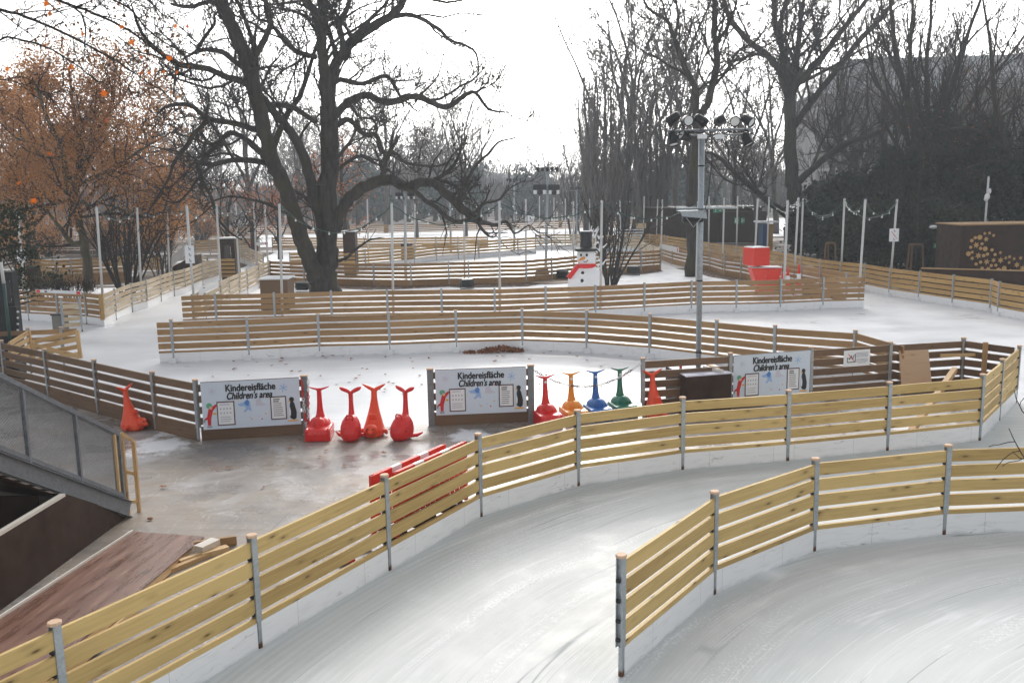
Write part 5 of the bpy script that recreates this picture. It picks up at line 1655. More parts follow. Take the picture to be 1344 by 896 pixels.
# snowy thin canopy
a, b = D(1245, 291, 52), D(1316, 286.5, 52)
root = empty('canopy', (a.x, 52, 0), 0, 'thin snow-covered canopy behind the snowflake hut', 'canopy')
mb = MB(); mb.beam((a.x, 52, a.z), (b.x, 52, b.z), 1.8, .13); mb.build('roof_slab', M['snow_clean'], root, rel=(a.x, 52, 0))
for s_ in (.05, .5, .95):
    p = a.lerp(b, s_); mb = MB(); mb.tube([(p.x, 52, 0), (p.x, 52, p.z)], .05, 8); mb.build('support', M['steel_dark'], root, rel=(a.x, 52, 0))
# dark shed at the back
Ys = 82
a, b = D(846, 275, Ys), D(1000, 275, Ys)
root = empty('dark_shed', (a.x, Ys, 0), 0, 'long dark flat-roofed shed behind the outer fence', 'shed')
ws, hs = b.x - a.x, a.z
mb = MB(); mb.box((ws / 2, 3, hs / 2), (ws, 6, hs)); mb.box((ws * .83, -.6, hs * .45), (ws * .36, 1.2, hs * .9)); mb.build('walls', M['dark_panel'], root)
mb = MB(); mb.box((ws / 2, 2.9, hs + .06), (ws + .3, 6.4, .12)); mb.build('roof', M['dark_panel'], root)
mb = MB(); p = D(956, 301, Ys - .1); mb.box((p.x - a.x, -.05, p.z), (.45, .08, .9)); mb.build('window', M['lens'], root)
exit_sign(942, 276.5, Ys - .8, .8, .36, 'green exit plate on the shed roof edge')
exit_sign(967, 289.5, Ys - 1.4, .42, .55, 'upright green exit plate left of its pair on the shed front')
exit_sign(975, 289.5, Ys - 1.4, .30, .5, 'narrow green plate right of its pair on the shed front')
# yellow / blue kiosk
Yk = 66
root = empty('info_kiosk', (D(1008, 320, Yk).x, Yk, 0), 0, 'small kiosk with blue and yellow sides under a flat white roof', 'kiosk')
kx = root.location.x
def kb(x0, x1, nm, mm, dy=0.0):
    a_, b_ = D(x0, 294, Yk), D(x1, 294, Yk); mb = MB(); mb.box(((a_.x + b_.x) / 2 - kx, .6 + dy, a_.z / 2), (b_.x - a_.x, 1.2, a_.z)); mb.build(nm, M[mm], root)
M['k_blue'] = mat('kiosk_blue', (.03, .10, .20), .5); M['k_yellow'] = mat('kiosk_yellow', (.45, .26, .05), .5)
kb(1001.5, 1007.5, 'blue_side', 'k_blue'); kb(1009, 1015, 'yellow_side', 'k_yellow')
a_, b_ = D(996, 292.5, Yk), D(1020, 292.5, Yk); mb = MB(); mb.box(((a_.x + b_.x) / 2 - kx, .6, a_.z + .05), (b_.x - a_.x, 1.8, .12), ch=.02); mb.build('roof', M['snow_clean'], root)
# tree guards (tripods)
def guard(px0, px1, yt, yb_, Y, label):
    a_, b_ = D(px0, yt, Y), D(px1, yt, Y)
    root = empty('tree_guard', ((a_.x + b_.x) / 2, Y, 0), 0, label, 'tree guard', 'timber guards round young trees')
    rl = root.location.copy(); w_ = (b_.x - a_.x) / 2
    for dx, dy in ((-1, -.5), (1, -.5), (0, .8)):
        mb = MB(); mb.tube([(dx * w_ * 1.5, dy * w_ * 1.3, 0), (dx * w_, dy * w_, a_.z)], .045, 7); mb.build('leg', M['pine_dark'], root)
    mb = MB(); T_ = [V((-w_, -.5 * w_, a_.z)), V((w_, -.5 * w_, a_.z)), V((0, .8 * w_, a_.z))]
    for i in range(3): mb.beam(T_[i], T_[(i + 1) % 3], .05, .08)
    mb.build('top_rail', M['pine_dark'], root)
guard(1083, 1095, 319, 345, 46, 'tripod tree guard before the dark hedge at the right')
guard(1192, 1209, 321, 356, 43, 'square timber tree guard with a thin sapling left of the park lamp')
mb = MB(); a_ = D(1201, 340, 43.1)
pts = [V((a_.x, 43.1, 0)), V((a_.x + .05, 43.1, 2)), V((a_.x, 43.1, 4.2)), V((a_.x + .1, 43.1, 6.5))]
mb.tube(pts, [.04, .035, .025, .01], 6)
for k in range(26):
    z = rnd.uniform(2.2, 6.2); an = rnd.uniform(0, 6.28); l_ = rnd.uniform(.5, 1.2)
    p0 = V((a_.x + .03, 43.1, z)); mb.tube([p0, p0 + V((cos(an) * l_ * .5, sin(an) * l_ * .5, l_ * .5)), p0 + V((cos(an) * l_ * .8, sin(an) * l_ * .8, l_))], [.012, .008, .004], 3)
tag(mb.build('sapling', M['bark'], rel=(a_.x, 43.1, 0)), 'thin bare sapling inside the square timber guard', 'sapling')
# yellow board on far pole
p = D(841.5, 296.5, POLES['f7'].y - .1); mb = MB(); mb.box((0, 0, 0), (.75, .03, .38)); o = mb.build('board_sign', mat('ochre', (.55, .42, .25), .5)); o.location = p; tag(o, 'small ochre board fixed to a far pole', 'board')
# far benches / striped white stack
a_ = D(827, 302, 74)
root = empty('bench_stack', (a_.x, 74, 0), 0, 'white slatted bench far behind the snowman', 'bench')
mb = MB()
for k in range(3): mb.box((0, 0, 1.1 + k * .22), (2.2, .3, .07))
for s_ in (-1, 1): mb.box((s_ * .9, .1, .6), (.08, .3, 1.2))
mb.build('slats', M['white_paint'], root)

# ================================================================== BUILDING FAR RIGHT
Yb = 135
root = empty('apartment_building', (44, Yb, 0), -.10, 'long pale grey building with a snowy roof behind the right-hand trees', 'building')
bw, bh = 105, 17.5
mb = MB(); mb.box((bw / 2, 8, bh / 2), (bw, 16, bh))
wallm = mat('grey_render', (.27, .265, .26), .8); t = NT(wallm); t.base(t.ramp(t.noise(t.pos(), .4, 5), [(.3, (.16, .155, .15)), (.7, (.25, .24, .23))]))
mb.build('wall', wallm, root)
mb = MB(); mb.plate([(-.8, bh), (bw + .8, bh), (bw - 3, bh + 4.5), (3, bh + 4.5)], -.8, 16.8)
mb.build('roof', mat('pale_roof', (.42, .43, .45), .6), root)
mb = MB()
for k in range(4): mb.box((bw / 2, -.15, 2.6 + k * 4.3), (bw, .3, .35))
mb.build('cornice', mat('cornice', (.40, .39, .38), .7), root)
glass = mat('dark_window', (.05, .055, .065), .15)
wm = MB(); wm.box((0, -.04, 0), (1.3, .06, 2.1)); wme = wm.mesh('window', glass)
cnt = 0
for f_ in range(3):
    for k in range(30):
        inst('window', wme, root, (2.5 + k * 3.4, 0, 5.0 + f_ * 4.3)); cnt += 1

# ================================================================== TREES
def perp(d, rng):
    v = V((rng.gauss(0, 1), rng.gauss(0, 1), rng.gauss(0, 1)))
    v = v - d * v.dot(d)
    return v.normalized() if v.length > 1e-4 else d.orthogonal().normalized()


class Tree:
    def __init__(s, seed, cfg):
        s.r = random.Random(seed); s.c = cfg
        s.mb = [MB(), MB()]       # trunk and limbs / fine branches
        s.tips = []

    def limb(s, pts, rad, lev, sides=None, thick=False):
        big = max(rad)
        n = sides or (12 if big > .25 else 8 if big > .1 else 5 if big > .035 else 3)
        s.mb[0 if (big > .09 or thick) else 1].tube(pts, rad, n, cap=big > .05)

    def path(s, p, d, L, lev):
        c = s.c; n = c['seg'][min(lev, len(c['seg']) - 1)]
        g = c['gnarl'][min(lev, len(c['gnarl']) - 1)]; up = c['up'][min(lev, len(c['up']) - 1)]
        pts = [V(p)]; d = V(d).normalized()
        for i in range(n):
            d = (d + perp(d, s.r) * g * s.r.uniform(.3, 1.0) + V((0, 0, up))).normalized()
            pts.append(pts[-1] + d * (L / n))
        return pts

    def grow(s, p, d, r, L, lev):
        pts = s.path(p, d, L, lev)
        n = len(pts)
        end = s.c['rmin'] if lev >= s.c['levels'] - 1 else r * .38
        rad = [r + (end - r) * (i / (n - 1)) for i in range(n)]
        s.limb(pts, rad, lev)
        s.spawn(pts, rad, L, lev)

    def spawn(s, pts, rad, L, lev, t0=None, dens=1.0):
        c = s.c
        if lev >= c['levels'] - 1:
            s.tips.append(pts[-1]); s.tips.append(pts[len(pts) // 2]); return
        k = c['n'][min(lev, len(c['n']) - 1)] * dens
        k = int(k) + (1 if s.r.random() < k - int(k) else 0)
        t0 = c['t0'][min(lev, len(c['t0']) - 1)] if t0 is None else t0
        for i in range(k):
            t = t0 + (1 - t0) * (i + s.r.uniform(.1, .9)) / k
            f = t * (len(pts) - 1); j = min(int(f), len(pts) - 2); fr = f - j
            p = pts[j].lerp(pts[j + 1], fr); d = (pts[j + 1] - pts[j]).normalized()
            a = radians(s.r.uniform(*c['ang']))
            q = perp(d, s.r)
            if s.r.random() < c.get('bias', .3) and q.z < 0: q = -q
            nd = d * cos(a) + q * sin(a)
            rr = (rad[j] + (rad[j + 1] - rad[j]) * fr) * s.r.uniform(*c['rf'])
            rr = max(rr, c['rmin'] * 1.3)
            ll = L * s.r.uniform(*c['lf']) * (1 - .45 * t)
            s.grow(p, nd, rr, ll, lev + 1)

    def traced(s, pxs, Y0, wpx, dY=0.0, lev=1, dens=1.0, L=None, t0=.1, wob=.5, children=True, rootpt=None):
        """limb following the photograph's silhouette; dY = how far it leans away from / towards the viewer over its length"""
        n = len(pxs); P_ = []
        if not isinstance(dY, (list, tuple)):
            dY = [dY * (i / (n - 1)) ** 1.0 for i in range(n)]
        for (x, y), dy in zip(pxs, dY):
            P_.append(D(x, y, Y0 + dy))
        if rootpt is not None: P_[0] = rootpt
        # catmull-rom
        out = []; rad = []
        wl = wpx if isinstance(wpx, (list, tuple)) else None
        w0, w1 = (wl[0], wl[-1])
        E_ = [P_[0] * 2 - P_[1]] + P_ + [P_[-1] * 2 - P_[-2]]
        for i in range(n - 1):
            a, b, c_, d_ = E_[i], E_[i + 1], E_[i + 2], E_[i + 3]
            m_ = 4
            for k in range(m_):
                t = k / m_
                q = .5 * ((2 * b) + (c_ - a) * t + (2 * a - 5 * b + 4 * c_ - d_) * t * t + (3 * b - a - 3 * c_ + d_) * t ** 3)
                out.append(q)
        out.append(P_[-1])
        N = len(out)
        if len(wl) == 2:
            ws = [w0 + (w1 - w0) * i / (N - 1) for i in range(N)]
        else:
            ws = []
            for i in range(N):
                f = i / (N - 1) * (len(wl) - 1); j = min(int(f), len(wl) - 2); ws.append(wl[j] + (wl[j + 1] - wl[j]) * (f - j))
        sc = Y0 / FOC / 2 * (.80 if w0 > 9 else .85)
        for i in range(N):
            r_ = ws[i] * sc
            rad.append(r_ * (1 + s.r.uniform(-.07, .07)))
            if 0 < i < N - 1:
                out[i] = out[i] + V((s.r.uniform(-1, 1), s.r.uniform(-1, 1), s.r.uniform(-1, 1))) * r_ * wob * .35
        s.limb(out, rad, lev, sides=14 if w0 > 14 else None, thick=w0 > 5)
        if children:
            LL = L or sum((out[i + 1] - out[i]).length for i in range(N - 1))
            s.spawn(out, rad, LL, lev, t0, dens)
        return out, rad

    def finish(s, name, base, label, cat='tree', group=None, bark='bark', twig='twig', leaves=None, rz=0.0):
        root = empty(name, base, 0, label, cat, group)
        s.mb[0].build('trunk', M[bark], root, True, rel=base)
        if s.mb[1].v: s.mb[1].build('crown', M[twig], root, False, rel=base)
        if leaves:
            mt_, count, size, spread, nm = leaves
            lb = MB()
            for i in range(count):
                p = s.r.choice(s.tips) + V((s.r.gauss(0, spread), s.r.gauss(0, spread), s.r.gauss(0, spread)))
                leaf(lb, p, size * s.r.uniform(.6, 1.3), s.r)
            lb.build(nm, M[mt_], root, rel=base)
        return root


def leaf(mb, p, s_, rng):
    a = V((rng.gauss(0, 1), rng.gauss(0, 1), rng.gauss(0, 1))).normalized(); b = perp(a, rng)
    mb.face([mb.vert(p + a * s_), mb.vert(p + b * s_ * .55), mb.vert(p - a * s_ * .8), mb.vert(p - b * s_ * .6)])


# ---- the big bare tree
CF = dict(levels=5, seg=[6, 7, 6, 5, 4], gnarl=[.35, .45, .50, .45, .4], up=[.08, .05, .05, .03, .0], n=[9, 9, 7, 5.5], t0=[.3, .10, .10, .12], ang=(28, 72), rf=(.28, .56), lf=(.38, .78), rmin=.0135, bias=.55)
T = Tree(5, CF)
Yt = 45.0
T.traced([(428, 392), (428, 372), (428, 345), (430, 315), (431, 290), (430, 250), (434, 200), (431, 140)], Yt, [50, 40, 36, 33, 32, 30, 28, 26], 0, 0, children=False)
T.traced([(431, 140), (426, 100), (423, 67), (418, 23), (400, 0), (380, -40), (372, -90)], Yt, [25, 17, 15, 10, 5], -1.5, 1, dens=1.4)
T.traced([(423, 60), (424, 25), (428, 0), (438, -50), (436, -110)], Yt, [12, 9, 5], 1.5, 1)
T.traced([(431, 140), (437, 100), (446, 76), (473, 46), (512, 22), (530, 0), (552, -45), (560, -100)], Yt, [18, 16, 14, 12, 6], 2.0, 1, dens=1.3)
T.traced([(512, 22), (540, 20), (574, 37), (590, 52), (621, 66), (628, 90), (622, 118)], Yt + 1.5, [8, 6, 4, 1.5], 1.5, 2, dens=1.2)
T.traced([(446, 80), (450, 60), (446, 30), (459, 0), (462, -60)], Yt, [10, 8, 4], -2, 1)
T.traced([(426, 392), (420, 372), (410, 348), (398, 322), (388, 290), (376, 250), (362, 220), (350, 185), (340, 145), (330, 98), (318, 62), (302, 28), (291, 0), (276, -50), (268, -110)], Yt - .3, [34, 28, 25, 24, 23, 22, 18, 10], -2.5, 0, dens=.8, t0=.45)
T.traced([(428, 320), (423, 294), (412, 256), (404, 225), (394, 195), (376, 166), (352, 138), (338, 120)], Yt + .2, [20, 18, 16, 13, 10], -1.2, 1, dens=.6)
T.traced([(415, 161), (385, 142), (351, 137), (338, 140)], Yt, [8, 8, 8], -1.2, 2, dens=.5)
T.traced([(440, 300), (446, 280), (456, 263), (474, 249), (492, 240), (512, 236), (537, 246), (548, 240), (568, 240), (582, 250), (602, 269), (620, 285), (630, 291)], Yt + .3, [20, 19, 18, 16, 14, 13, 12], -4.5, 1, dens=.7, t0=.3, L=6)
T.traced([(628, 290), (649, 295), (665, 291), (676, 306), (694, 296), (706, 305), (718, 306)], Yt - 4.2, [8, 5, 3, 2, 1.5], -.8, 2, L=4)
T.traced([(626, 290), (634, 303), (644, 311), (652, 310)], Yt - 4.2, [6, 4, 2], -.3, 3, L=3)
T.traced([(540, 247), (557, 262), (573, 272), (585, 284), (600, 291), (618, 288)], Yt - 2.4, [8, 7, 7, 7], -1.5, 2, dens=1, L=3.4)
T.traced([(600, 266), (606, 250), (614, 235), (626, 215), (641, 202), (654, 187), (676, 181)], Yt - 3.6, [8, 6, 4, 2], -1.0, 2, L=5)
T.traced([(620, 284), (634, 268), (655, 262), (668, 248), (690, 236)], Yt - 4.0, [5, 4, 1.5], 1.0, 2, L=4)
T.traced([(432, 175), (443, 163), (460, 158), (478, 176), (494, 178), (500, 198), (520, 202), (534, 214), (574, 218), (596, 208)], Yt + .2, [11, 9, 8, 6, 3], 3, 1, dens=1.2, L=6)
T.traced([(432, 166), (442, 150), (457, 134), (480, 125), (507, 134), (547, 127), (584, 141), (607, 127), (624, 122), (641, 143), (668, 148)], Yt, [14, 12, 11, 9, 6, 2], -2.5, 1, dens=1.2, L=6.5)
T.traced([(432, 115), (447, 105), (477, 110), (507, 100), (524, 124), (530, 140)], Yt, [9, 8, 6, 3], 2.5, 1, L=5)
T.traced([(415, 75), (388, 67), (365, 43), (350, 20), (346, -20)], Yt, [8, 7, 4], 1.5, 1, L=5)
T.traced([(330, 116), (321, 108), (295, 100), (268, 89), (234, 84), (205, 64), (184, 40), (172, 5)], Yt - 1.6, [13, 11, 10, 8, 6, 2], -3, 1, dens=1.1, L=7)
T.traced([(234, 84), (229, 105), (228, 128)], Yt - 3.8, [5, 2], -.3, 3, L=2)
T.traced([(318, 88), (291, 68), (261, 67), (240, 78)], Yt - 1.8, [9, 7, 3], 2, 2, L=4)
T.traced([(257, 70), (268, 50), (281, 32), (283, 18), (300, 8), (312, -20)], Yt - 1.0, [6, 5, 4, 2], .5, 2, L=4)
T.traced([(340, 172), (320, 165), (305, 161), (274, 156), (248, 138), (221, 139), (206, 150)], Yt - .9, [10, 9, 7, 3], -3, 1, L=6)
T.traced([(274, 157), (254, 177), (241, 197), (228, 214), (221, 235), (201, 268), (192, 285)], Yt - 2.4, [8, 6, 4, 2], -1, 2, L=5)
T.traced([(352, 212), (334, 192), (318, 180), (301, 175), (281, 194), (264, 212), (252, 216), (240, 236)], Yt - .6, [11, 9, 7, 3], 2, 1, L=5)
T.traced([(356, 216), (330, 211), (301, 211), (278, 216), (261, 214), (264, 234), (278, 261), (285, 285), (302, 305), (318, 315)], Yt - .5, [10, 8, 7, 5, 2], -4, 1, L=6, dens=1.2)
T.traced([(278, 217), (262, 232), (248, 252), (232, 266), (214, 262)], Yt - 2.2, [5, 4, 2], -1, 2, L=4)
T.traced([(408, 300), (392, 287), (372, 278), (352, 268), (330, 262), (300, 258), (270, 268)], Yt - .3, [6, 5, 4, 2], -5, 2, L=6)
T.traced([(437, 345), (455, 338), (470, 325), (485, 315), (500, 312)], Yt, [5, 4, 2], -1, 3, L=2)
T.traced([(430, 240), (445, 222), (470, 205), (492, 214), (520, 232), (530, 262)], Yt + .5, [7, 5, 2], 2.5, 2, L=5)
T.finish('bare_tree', G(428, 388), 'huge dark bare tree with twisting limbs, its forked trunk behind the long brown fence')

# ---- tall twin stem tree behind the mast
CF2 = dict(CF, rmin=.018, n=[8, 8, 7, 5], gnarl=[.15, .3, .4, .45, .4], ang=(25, 60))
T = Tree(8, CF2)
T.traced([(907, 368), (909, 300), (911, 240), (915, 180), (916, 144)], 50, [20, 17, 16, 16], 0, 0, children=False)
T.traced([(914, 150), (913, 119), (900, 90), (885, 52), (876, 28), (850, 10), (838, -25)], 50, [12, 9, 6, 3], -2, 1, dens=1.3, L=9)
T.traced([(917, 150), (928, 138), (938, 100), (941, 75), (937, 40), (938, 0), (930, -60), (934, -110)], 50, [13, 11, 8, 4], 2, 1, dens=1.4, L=9)
T.traced([(934, 115), (955, 92), (968, 68), (990, 55), (1010, 30)], 51, [5, 4, 2], 2, 2, L=6)
T.traced([(885, 54), (890, 20), (884, -20), (892, -60)], 49, [5, 4, 2], 1, 2, L=6)
T.traced([(940, 60), (962, 20), (972, -30)], 51, [5, 4, 2], 1, 2, L=6)
T.traced([(915, 180), (925, 205), (939, 220)], 50, [6, 4, 2], 1, 3, L=3)
T.finish('bare_tree', G(908, 368), 'tall straight bare tree directly behind the steel mast, forking high up', bark='bark')

# ---- wide tree on the right
T = Tree(13, CF2); Yw = 70
T.traced([(1042, 318), (1042, 290), (1043, 262), (1040, 230), (1037, 180), (1038, 130), (1044, 95), (1048, 60), (1052, 15), (1065, -40)], Yw, [34, 28, 24, 21, 19, 16, 10, 7, 3], 0, 0, dens=1.0, L=12, t0=.55)
T.traced([(1036, 130), (1026, 100), (1010, 76), (982, 54), (957, 22), (948, -10), (940, -60)], Yw, [12, 10, 8, 4], -3, 1, dens=1.3, L=12)
T.traced([(1037, 128), (1028, 72), (1018, 36), (1015, 0), (1005, -60)], Yw, [12, 10, 8, 4], 2, 1, dens=1.3, L=12)
T.traced([(1039, 126), (1048, 108), (1076, 79), (1108, 36), (1137, 0), (1160, -45)], Yw, [13, 11, 8, 4], -2, 1, dens=1.3, L=12)
T.traced([(1042, 165), (1062, 137), (1094, 97), (1134, 47), (1160, 20), (1173, -5), (1180, -60)], Yw, [12, 10, 8, 4], 3, 1, dens=1.3, L=12)
T.traced([(1046, 240), (1066, 222), (1090, 202), (1112, 187), (1155, 173), (1185, 145), (1215, 140)], Yw, [12, 10, 8, 4], -5, 1, dens=1.3, L=10)
T.traced([(1036, 285), (1006, 262), (985, 245), (960, 222), (938, 203), (920, 200)], Yw, [12, 9, 7, 3], -5, 1, dens=1.2, L=9)
T.traced([(1046, 262), (1075, 240), (1110, 232), (1150, 228), (1180, 205)], Yw, [8, 6, 3], 4, 1, dens=1.1, L=9)
T.finish('bare_tree', G(1042, 330, .8), 'broad dark bare tree with fanned limbs right of the mast, behind the outer fence')

# ---- fan-shaped tree at the right
CF3 = dict(levels=4, seg=[6, 7, 6, 4], gnarl=[.12, .16, .22, .3], up=[.05, .10, .09, .05], n=[9, 9, 8], t0=[.2, .2, .2], ang=(12, 42), rf=(.35, .6), lf=(.35, .7), rmin=.018, bias=.5)
T = Tree(21, CF3); Yf = 58
for x0, pts_, w_, dy in ((1205, [(1205, 350), (1206, 260), (1205, 215), (1200, 170), (1188, 120), (1176, 70), (1170, 20), (1166, -40)], [22, 18, 12, 7, 4], 0), (0, [(1207, 240), (1214, 190), (1218, 140), (1216, 80), (1222, 20), (1218, -50)], [12, 9, 6, 3], 1), (0, [(1207, 245), (1222, 190), (1240, 140), (1258, 90), (1272, 40), (1295, -20)], [13, 10, 7, 3], -2), (0, [(1208, 255), (1228, 205), (1255, 160), (1290, 115), (1320, 80), (1350, 40)], [12, 9, 6, 3], 2), (0, [(1209, 262), (1240, 220), (1280, 180), (1320, 150), (1360, 130)], [10, 8, 5, 2], -3), (0, [(1204, 225), (1190, 180), (1170, 140), (1152, 110), (1140, 70), (1136, 20)], [10, 7, 5, 2], 3), (0, [(1206, 230), (1208, 150), (1195, 80), (1198, 0), (1190, -60)], [10, 8, 5, 2], -2)):
    T.traced(pts_, Yf, w_, dy, 1 if len(w_) < 5 else 0, dens=1.2, L=9)
T.finish('bare_tree', D(1205, 352, Yf) * 1 - V((0, 0, D(1205, 352, Yf).z)), 'fan-shaped bare tree rising from the dark evergreens at the right')
T = Tree(23, dict(CF3, gnarl=[.2, .3, .35, .4])); 
for pts_, w_, dy in (([(1125, 350), (1122, 290), (1126, 240), (1118, 190), (1108, 150), (1104, 110), (1112, 60)], [16, 13, 10, 6, 3], 0), ([(1124, 250), (1140, 200), (1152, 170), (1160, 130)], [9, 7, 3], 1), ([(1160, 340), (1158, 270), (1170, 220), (1178, 180), (1190, 140), (1184, 90)], [14, 10, 7, 3], 1), ([(1128, 230), (1108, 200), (1085, 190), (1068, 165)], [8, 6, 3], -1)):
    T.traced(pts_, 72, w_, dy, 1, dens=1.2, L=8)
T.finish('bare_tree', V((D(1125, 340, 72).x, 72, 0)), 'crooked pair of grey-brown stems between the broad tree and the fan-shaped tree', bark='bark_grey')
T = Tree(29, dict(CF3, gnarl=[.2, .3, .35, .4], ang=(20, 60)))
for pts_, w_, dy in (([(1330, 360), (1332, 290), (1328, 230), (1318, 180), (1305, 130), (1300, 60), (1290, 0)], [16, 13, 10, 6, 3], 0), ([(1328, 230), (1345, 180), (1360, 120), (1352, 50)], [9, 7, 3], 1), ([(1322, 200), (1290, 175), (1262, 168), (1235, 172)], [7, 5, 2], -2), ([(1325, 215), (1296, 212), (1265, 222)], [6, 4, 2], -2)):
    T.traced(pts_, 52, w_, dy, 1, dens=1.2, L=9)
T.finish('bare_tree', V((D(1330, 340, 52).x, 52, 0)), 'dense bare tree at the right picture edge behind the snowflake hut', leaves=('leaf_rust', 260, .05, .1, 'last_leaves'))

# ---- generic bare trees ---------------------------------------------------
def generic(seed, h, r, cfg, bark='bark_grey', twig='twig_grey', fork=.35, dens=1.0):
    T = Tree(seed, cfg)
    pts = T.path((0, 0, 0), (0, 0, 1), h * fork, 0)
    rad = [r * (1 - .35 * i / (len(pts) - 1)) for i in range(len(pts))]
    T.limb(pts, rad, 0, sides=8, thick=True)
    k = 5
    for i in range(k):
        an = 2 * pi * i / k + T.r.uniform(-.5, .5); tl = T.r.uniform(.15, .75) * cfg.get('open', 1.0)
        T.grow(pts[-1 - (i % 2)], (cos(an) * tl, sin(an) * tl, 1), rad[-1] * T.r.uniform(.45, .7), h * (1 - fork) * T.r.uniform(.8, 1.1), 1)
    return T
G1 = dict(levels=5, seg=[5, 7, 5, 4, 3], gnarl=[.08, .28, .35, .4, .4], up=[.05, .10, .06, .03, .0], n=[6, 8, 6, 4.5], t0=[.3, .2, .2, .1], ang=(25, 60), rf=(.38, .6), lf=(.32, .6), rmin=.023, bias=.5)
G2 = dict(G1, gnarl=[.1, .4, .5, .5, .5], ang=(35, 75), up=[.03, .04, .02, 0, -.03], open=1.5)
G3 = dict(levels=4, seg=[6, 9, 6, 4], gnarl=[.04, .11, .20, .28], up=[.05, .22, .20, .14], n=[6, 16, 9], t0=[.05, .05, .1], ang=(12, 36), rf=(.3, .5), lf=(.22, .42), rmin=.020, bias=.5, open=.25)
protos = []
def place(T, loc, label, name='bare_tree', group=None, **kw):
    b = V(loc)
    for mb in T.mb: mb.v = [(x + b.x, y + b.y, z + b.z) for x, y, z in mb.v]
    T.tips = [p + b for p in T.tips]
    return T.finish(name, b, label, group=group, **kw)
pA = place(generic(31, 20, .32, G1), (V((D(870, 300, 88).x, 88, 0))), 'hazy many-limbed bare tree left of the mast, beyond the columnar tree', bark='bark_grey', twig='twig_hazed')
# columnar poplar clump
T = Tree(40, G3)
for i in range(11):
    an = rnd.uniform(0, 6.28); rr_ = rnd.uniform(0, 1.0)
    T.grow((cos(an) * rr_, sin(an) * rr_, 0), (cos(an) * .10 * rr_, sin(an) * .10, 1), rnd.uniform(.10, .2), rnd.uniform(12, 17), 1)
pB = place(T, V((D(790, 300, 82).x, 82, 0)), 'narrow columnar bare tree rising behind the snowman', bark='bark_grey', twig='twig_hazed')
pC = place(generic(33, 14, .28, G2), V((-24, 118, 0)), 'hazy bare tree in the far tree line', twig='twig_hazed', bark='bark_grey')
pD = place(generic(35, 15, .30, G1), V((-8, 122, 0)), 'hazy bare tree in the far tree line', twig='twig_hazed', bark='bark_grey')
pC['group'] = pD['group'] = 'hazy trees along the far edge of the park'
def cp(src, loc, sc, rz, label, group=None):
    c = copy_tree(src); c.location = loc; c.rotation_euler = (0, 0, rz); c.scale = (sc, sc, sc * rnd.uniform(.92, 1.08)); c['label'] = label
    if group: c['group'] = group
    elif 'group' in c: del c['group']
    return c
def at(px, Y): return V((D(px, 260, Y).x, Y, 0))
cp(pA, at(842, 78), 1.12, 2.0, 'second hazy many-limbed bare tree touching the columnar one')
cp(pB, at(822, 90), .95, 1.0, 'columnar bare tree just right of the foremost columnar one')
cp(pB, at(770, 96), .85, 2.2, 'smaller columnar bare tree left of the foremost columnar one')
cp(pB, at(856, 92), .9, 2.9, 'columnar bare tree near the mast')
cp(pA, at(905, 84), 1.0, 4.0, 'hazy bare tree right behind the tall straight trunk')
cp(pA, at(965, 86), .95, 1.1, 'grey bare tree between the mast and the broad tree')
cp(pC, at(995, 78), .85, .4, 'low spreading grey tree above the dark shed')
cp(pC, at(935, 92), .9, 3.4, 'low spreading grey tree left of the one above the shed')
cp(pA, at(1085, 90), 1.05, 5.2, 'grey bare tree in front of the long building, left part')
cp(pA, at(1150, 95), 1.1, .2, 'grey bare tree in front of the long building, middle part')
cp(pA, at(1240, 92), 1.1, 3.1, 'grey bare tree in front of the long building, right part')
cp(pD, at(1110, 82), 1.0, 1.2, 'twiggy bare tree before the long building beside the broad tree')
cp(pC, at(1195, 84), 1.15, 2.2, 'twiggy bare tree before the long building behind the fan-shaped tree')
cp(pD, at(1275, 70), 1.0, 4.2, 'twiggy bare tree before the long building above the hut')
cp(pA, at(1340, 88), 1.0, 1.2, 'grey bare tree at the right end of the long building')
cp(pA, at(1020, 94), 1.0, 2.6, 'grey bare tree just left of the broad tree')
cp(pD, at(390, 100), 1.0, 2.6, 'hazy bare tree between the forked trunks')
cp(pA, at(505, 112), .95, .6, 'hazy tall bare tree above the middle of the arching limb')
cp(pC, at(140, 80), 1.05, 2.6, 'hazy bare tree rising between the two brown-leaved trees')
cp(pC, at(1300, 78), 1.0, 2.1, 'spreading bare tree behind the canopy at the right')
cp(pA, at(818, 84), 1.08, 5.0, 'hazy many-limbed bare tree behind the two columnar ones')
cp(pA, at(885, 96), 1.2, .7, 'hazy bare tree rising highest left of the mast')
cp(pD, at(735, 118), .75, .8, 'pale small tree left of the columnar trees')
cp(pA, at(455, 90), .85, 2.4, 'hazy bare tree seen through the limbs right of the big trunk')
cp(pC, at(545, 96), .95, 1.4, 'hazy rounded bare tree above the arching limb')
cp(pA, at(610, 100), .88, 4.4, 'hazy bare tree at the right end of the left tree mass')
cp(pA, at(330, 78), .95, 1.9, 'hazy upright bare tree between the big tree\'s left limbs')
cp(pC, at(205, 84), .9, 2.9, 'hazy bare tree behind the brown-leaved tree')
cp(pD, at(255, 96), .85, 5.0, 'hazy bare tree over the ice lane')
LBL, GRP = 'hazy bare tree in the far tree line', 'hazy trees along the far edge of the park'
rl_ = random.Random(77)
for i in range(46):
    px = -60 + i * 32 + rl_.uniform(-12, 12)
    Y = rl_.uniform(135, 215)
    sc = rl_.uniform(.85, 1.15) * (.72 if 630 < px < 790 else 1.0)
    cp((pC, pD)[i % 2], at(px, Y), sc, rl_.uniform(0, 6.28), LBL, GRP)

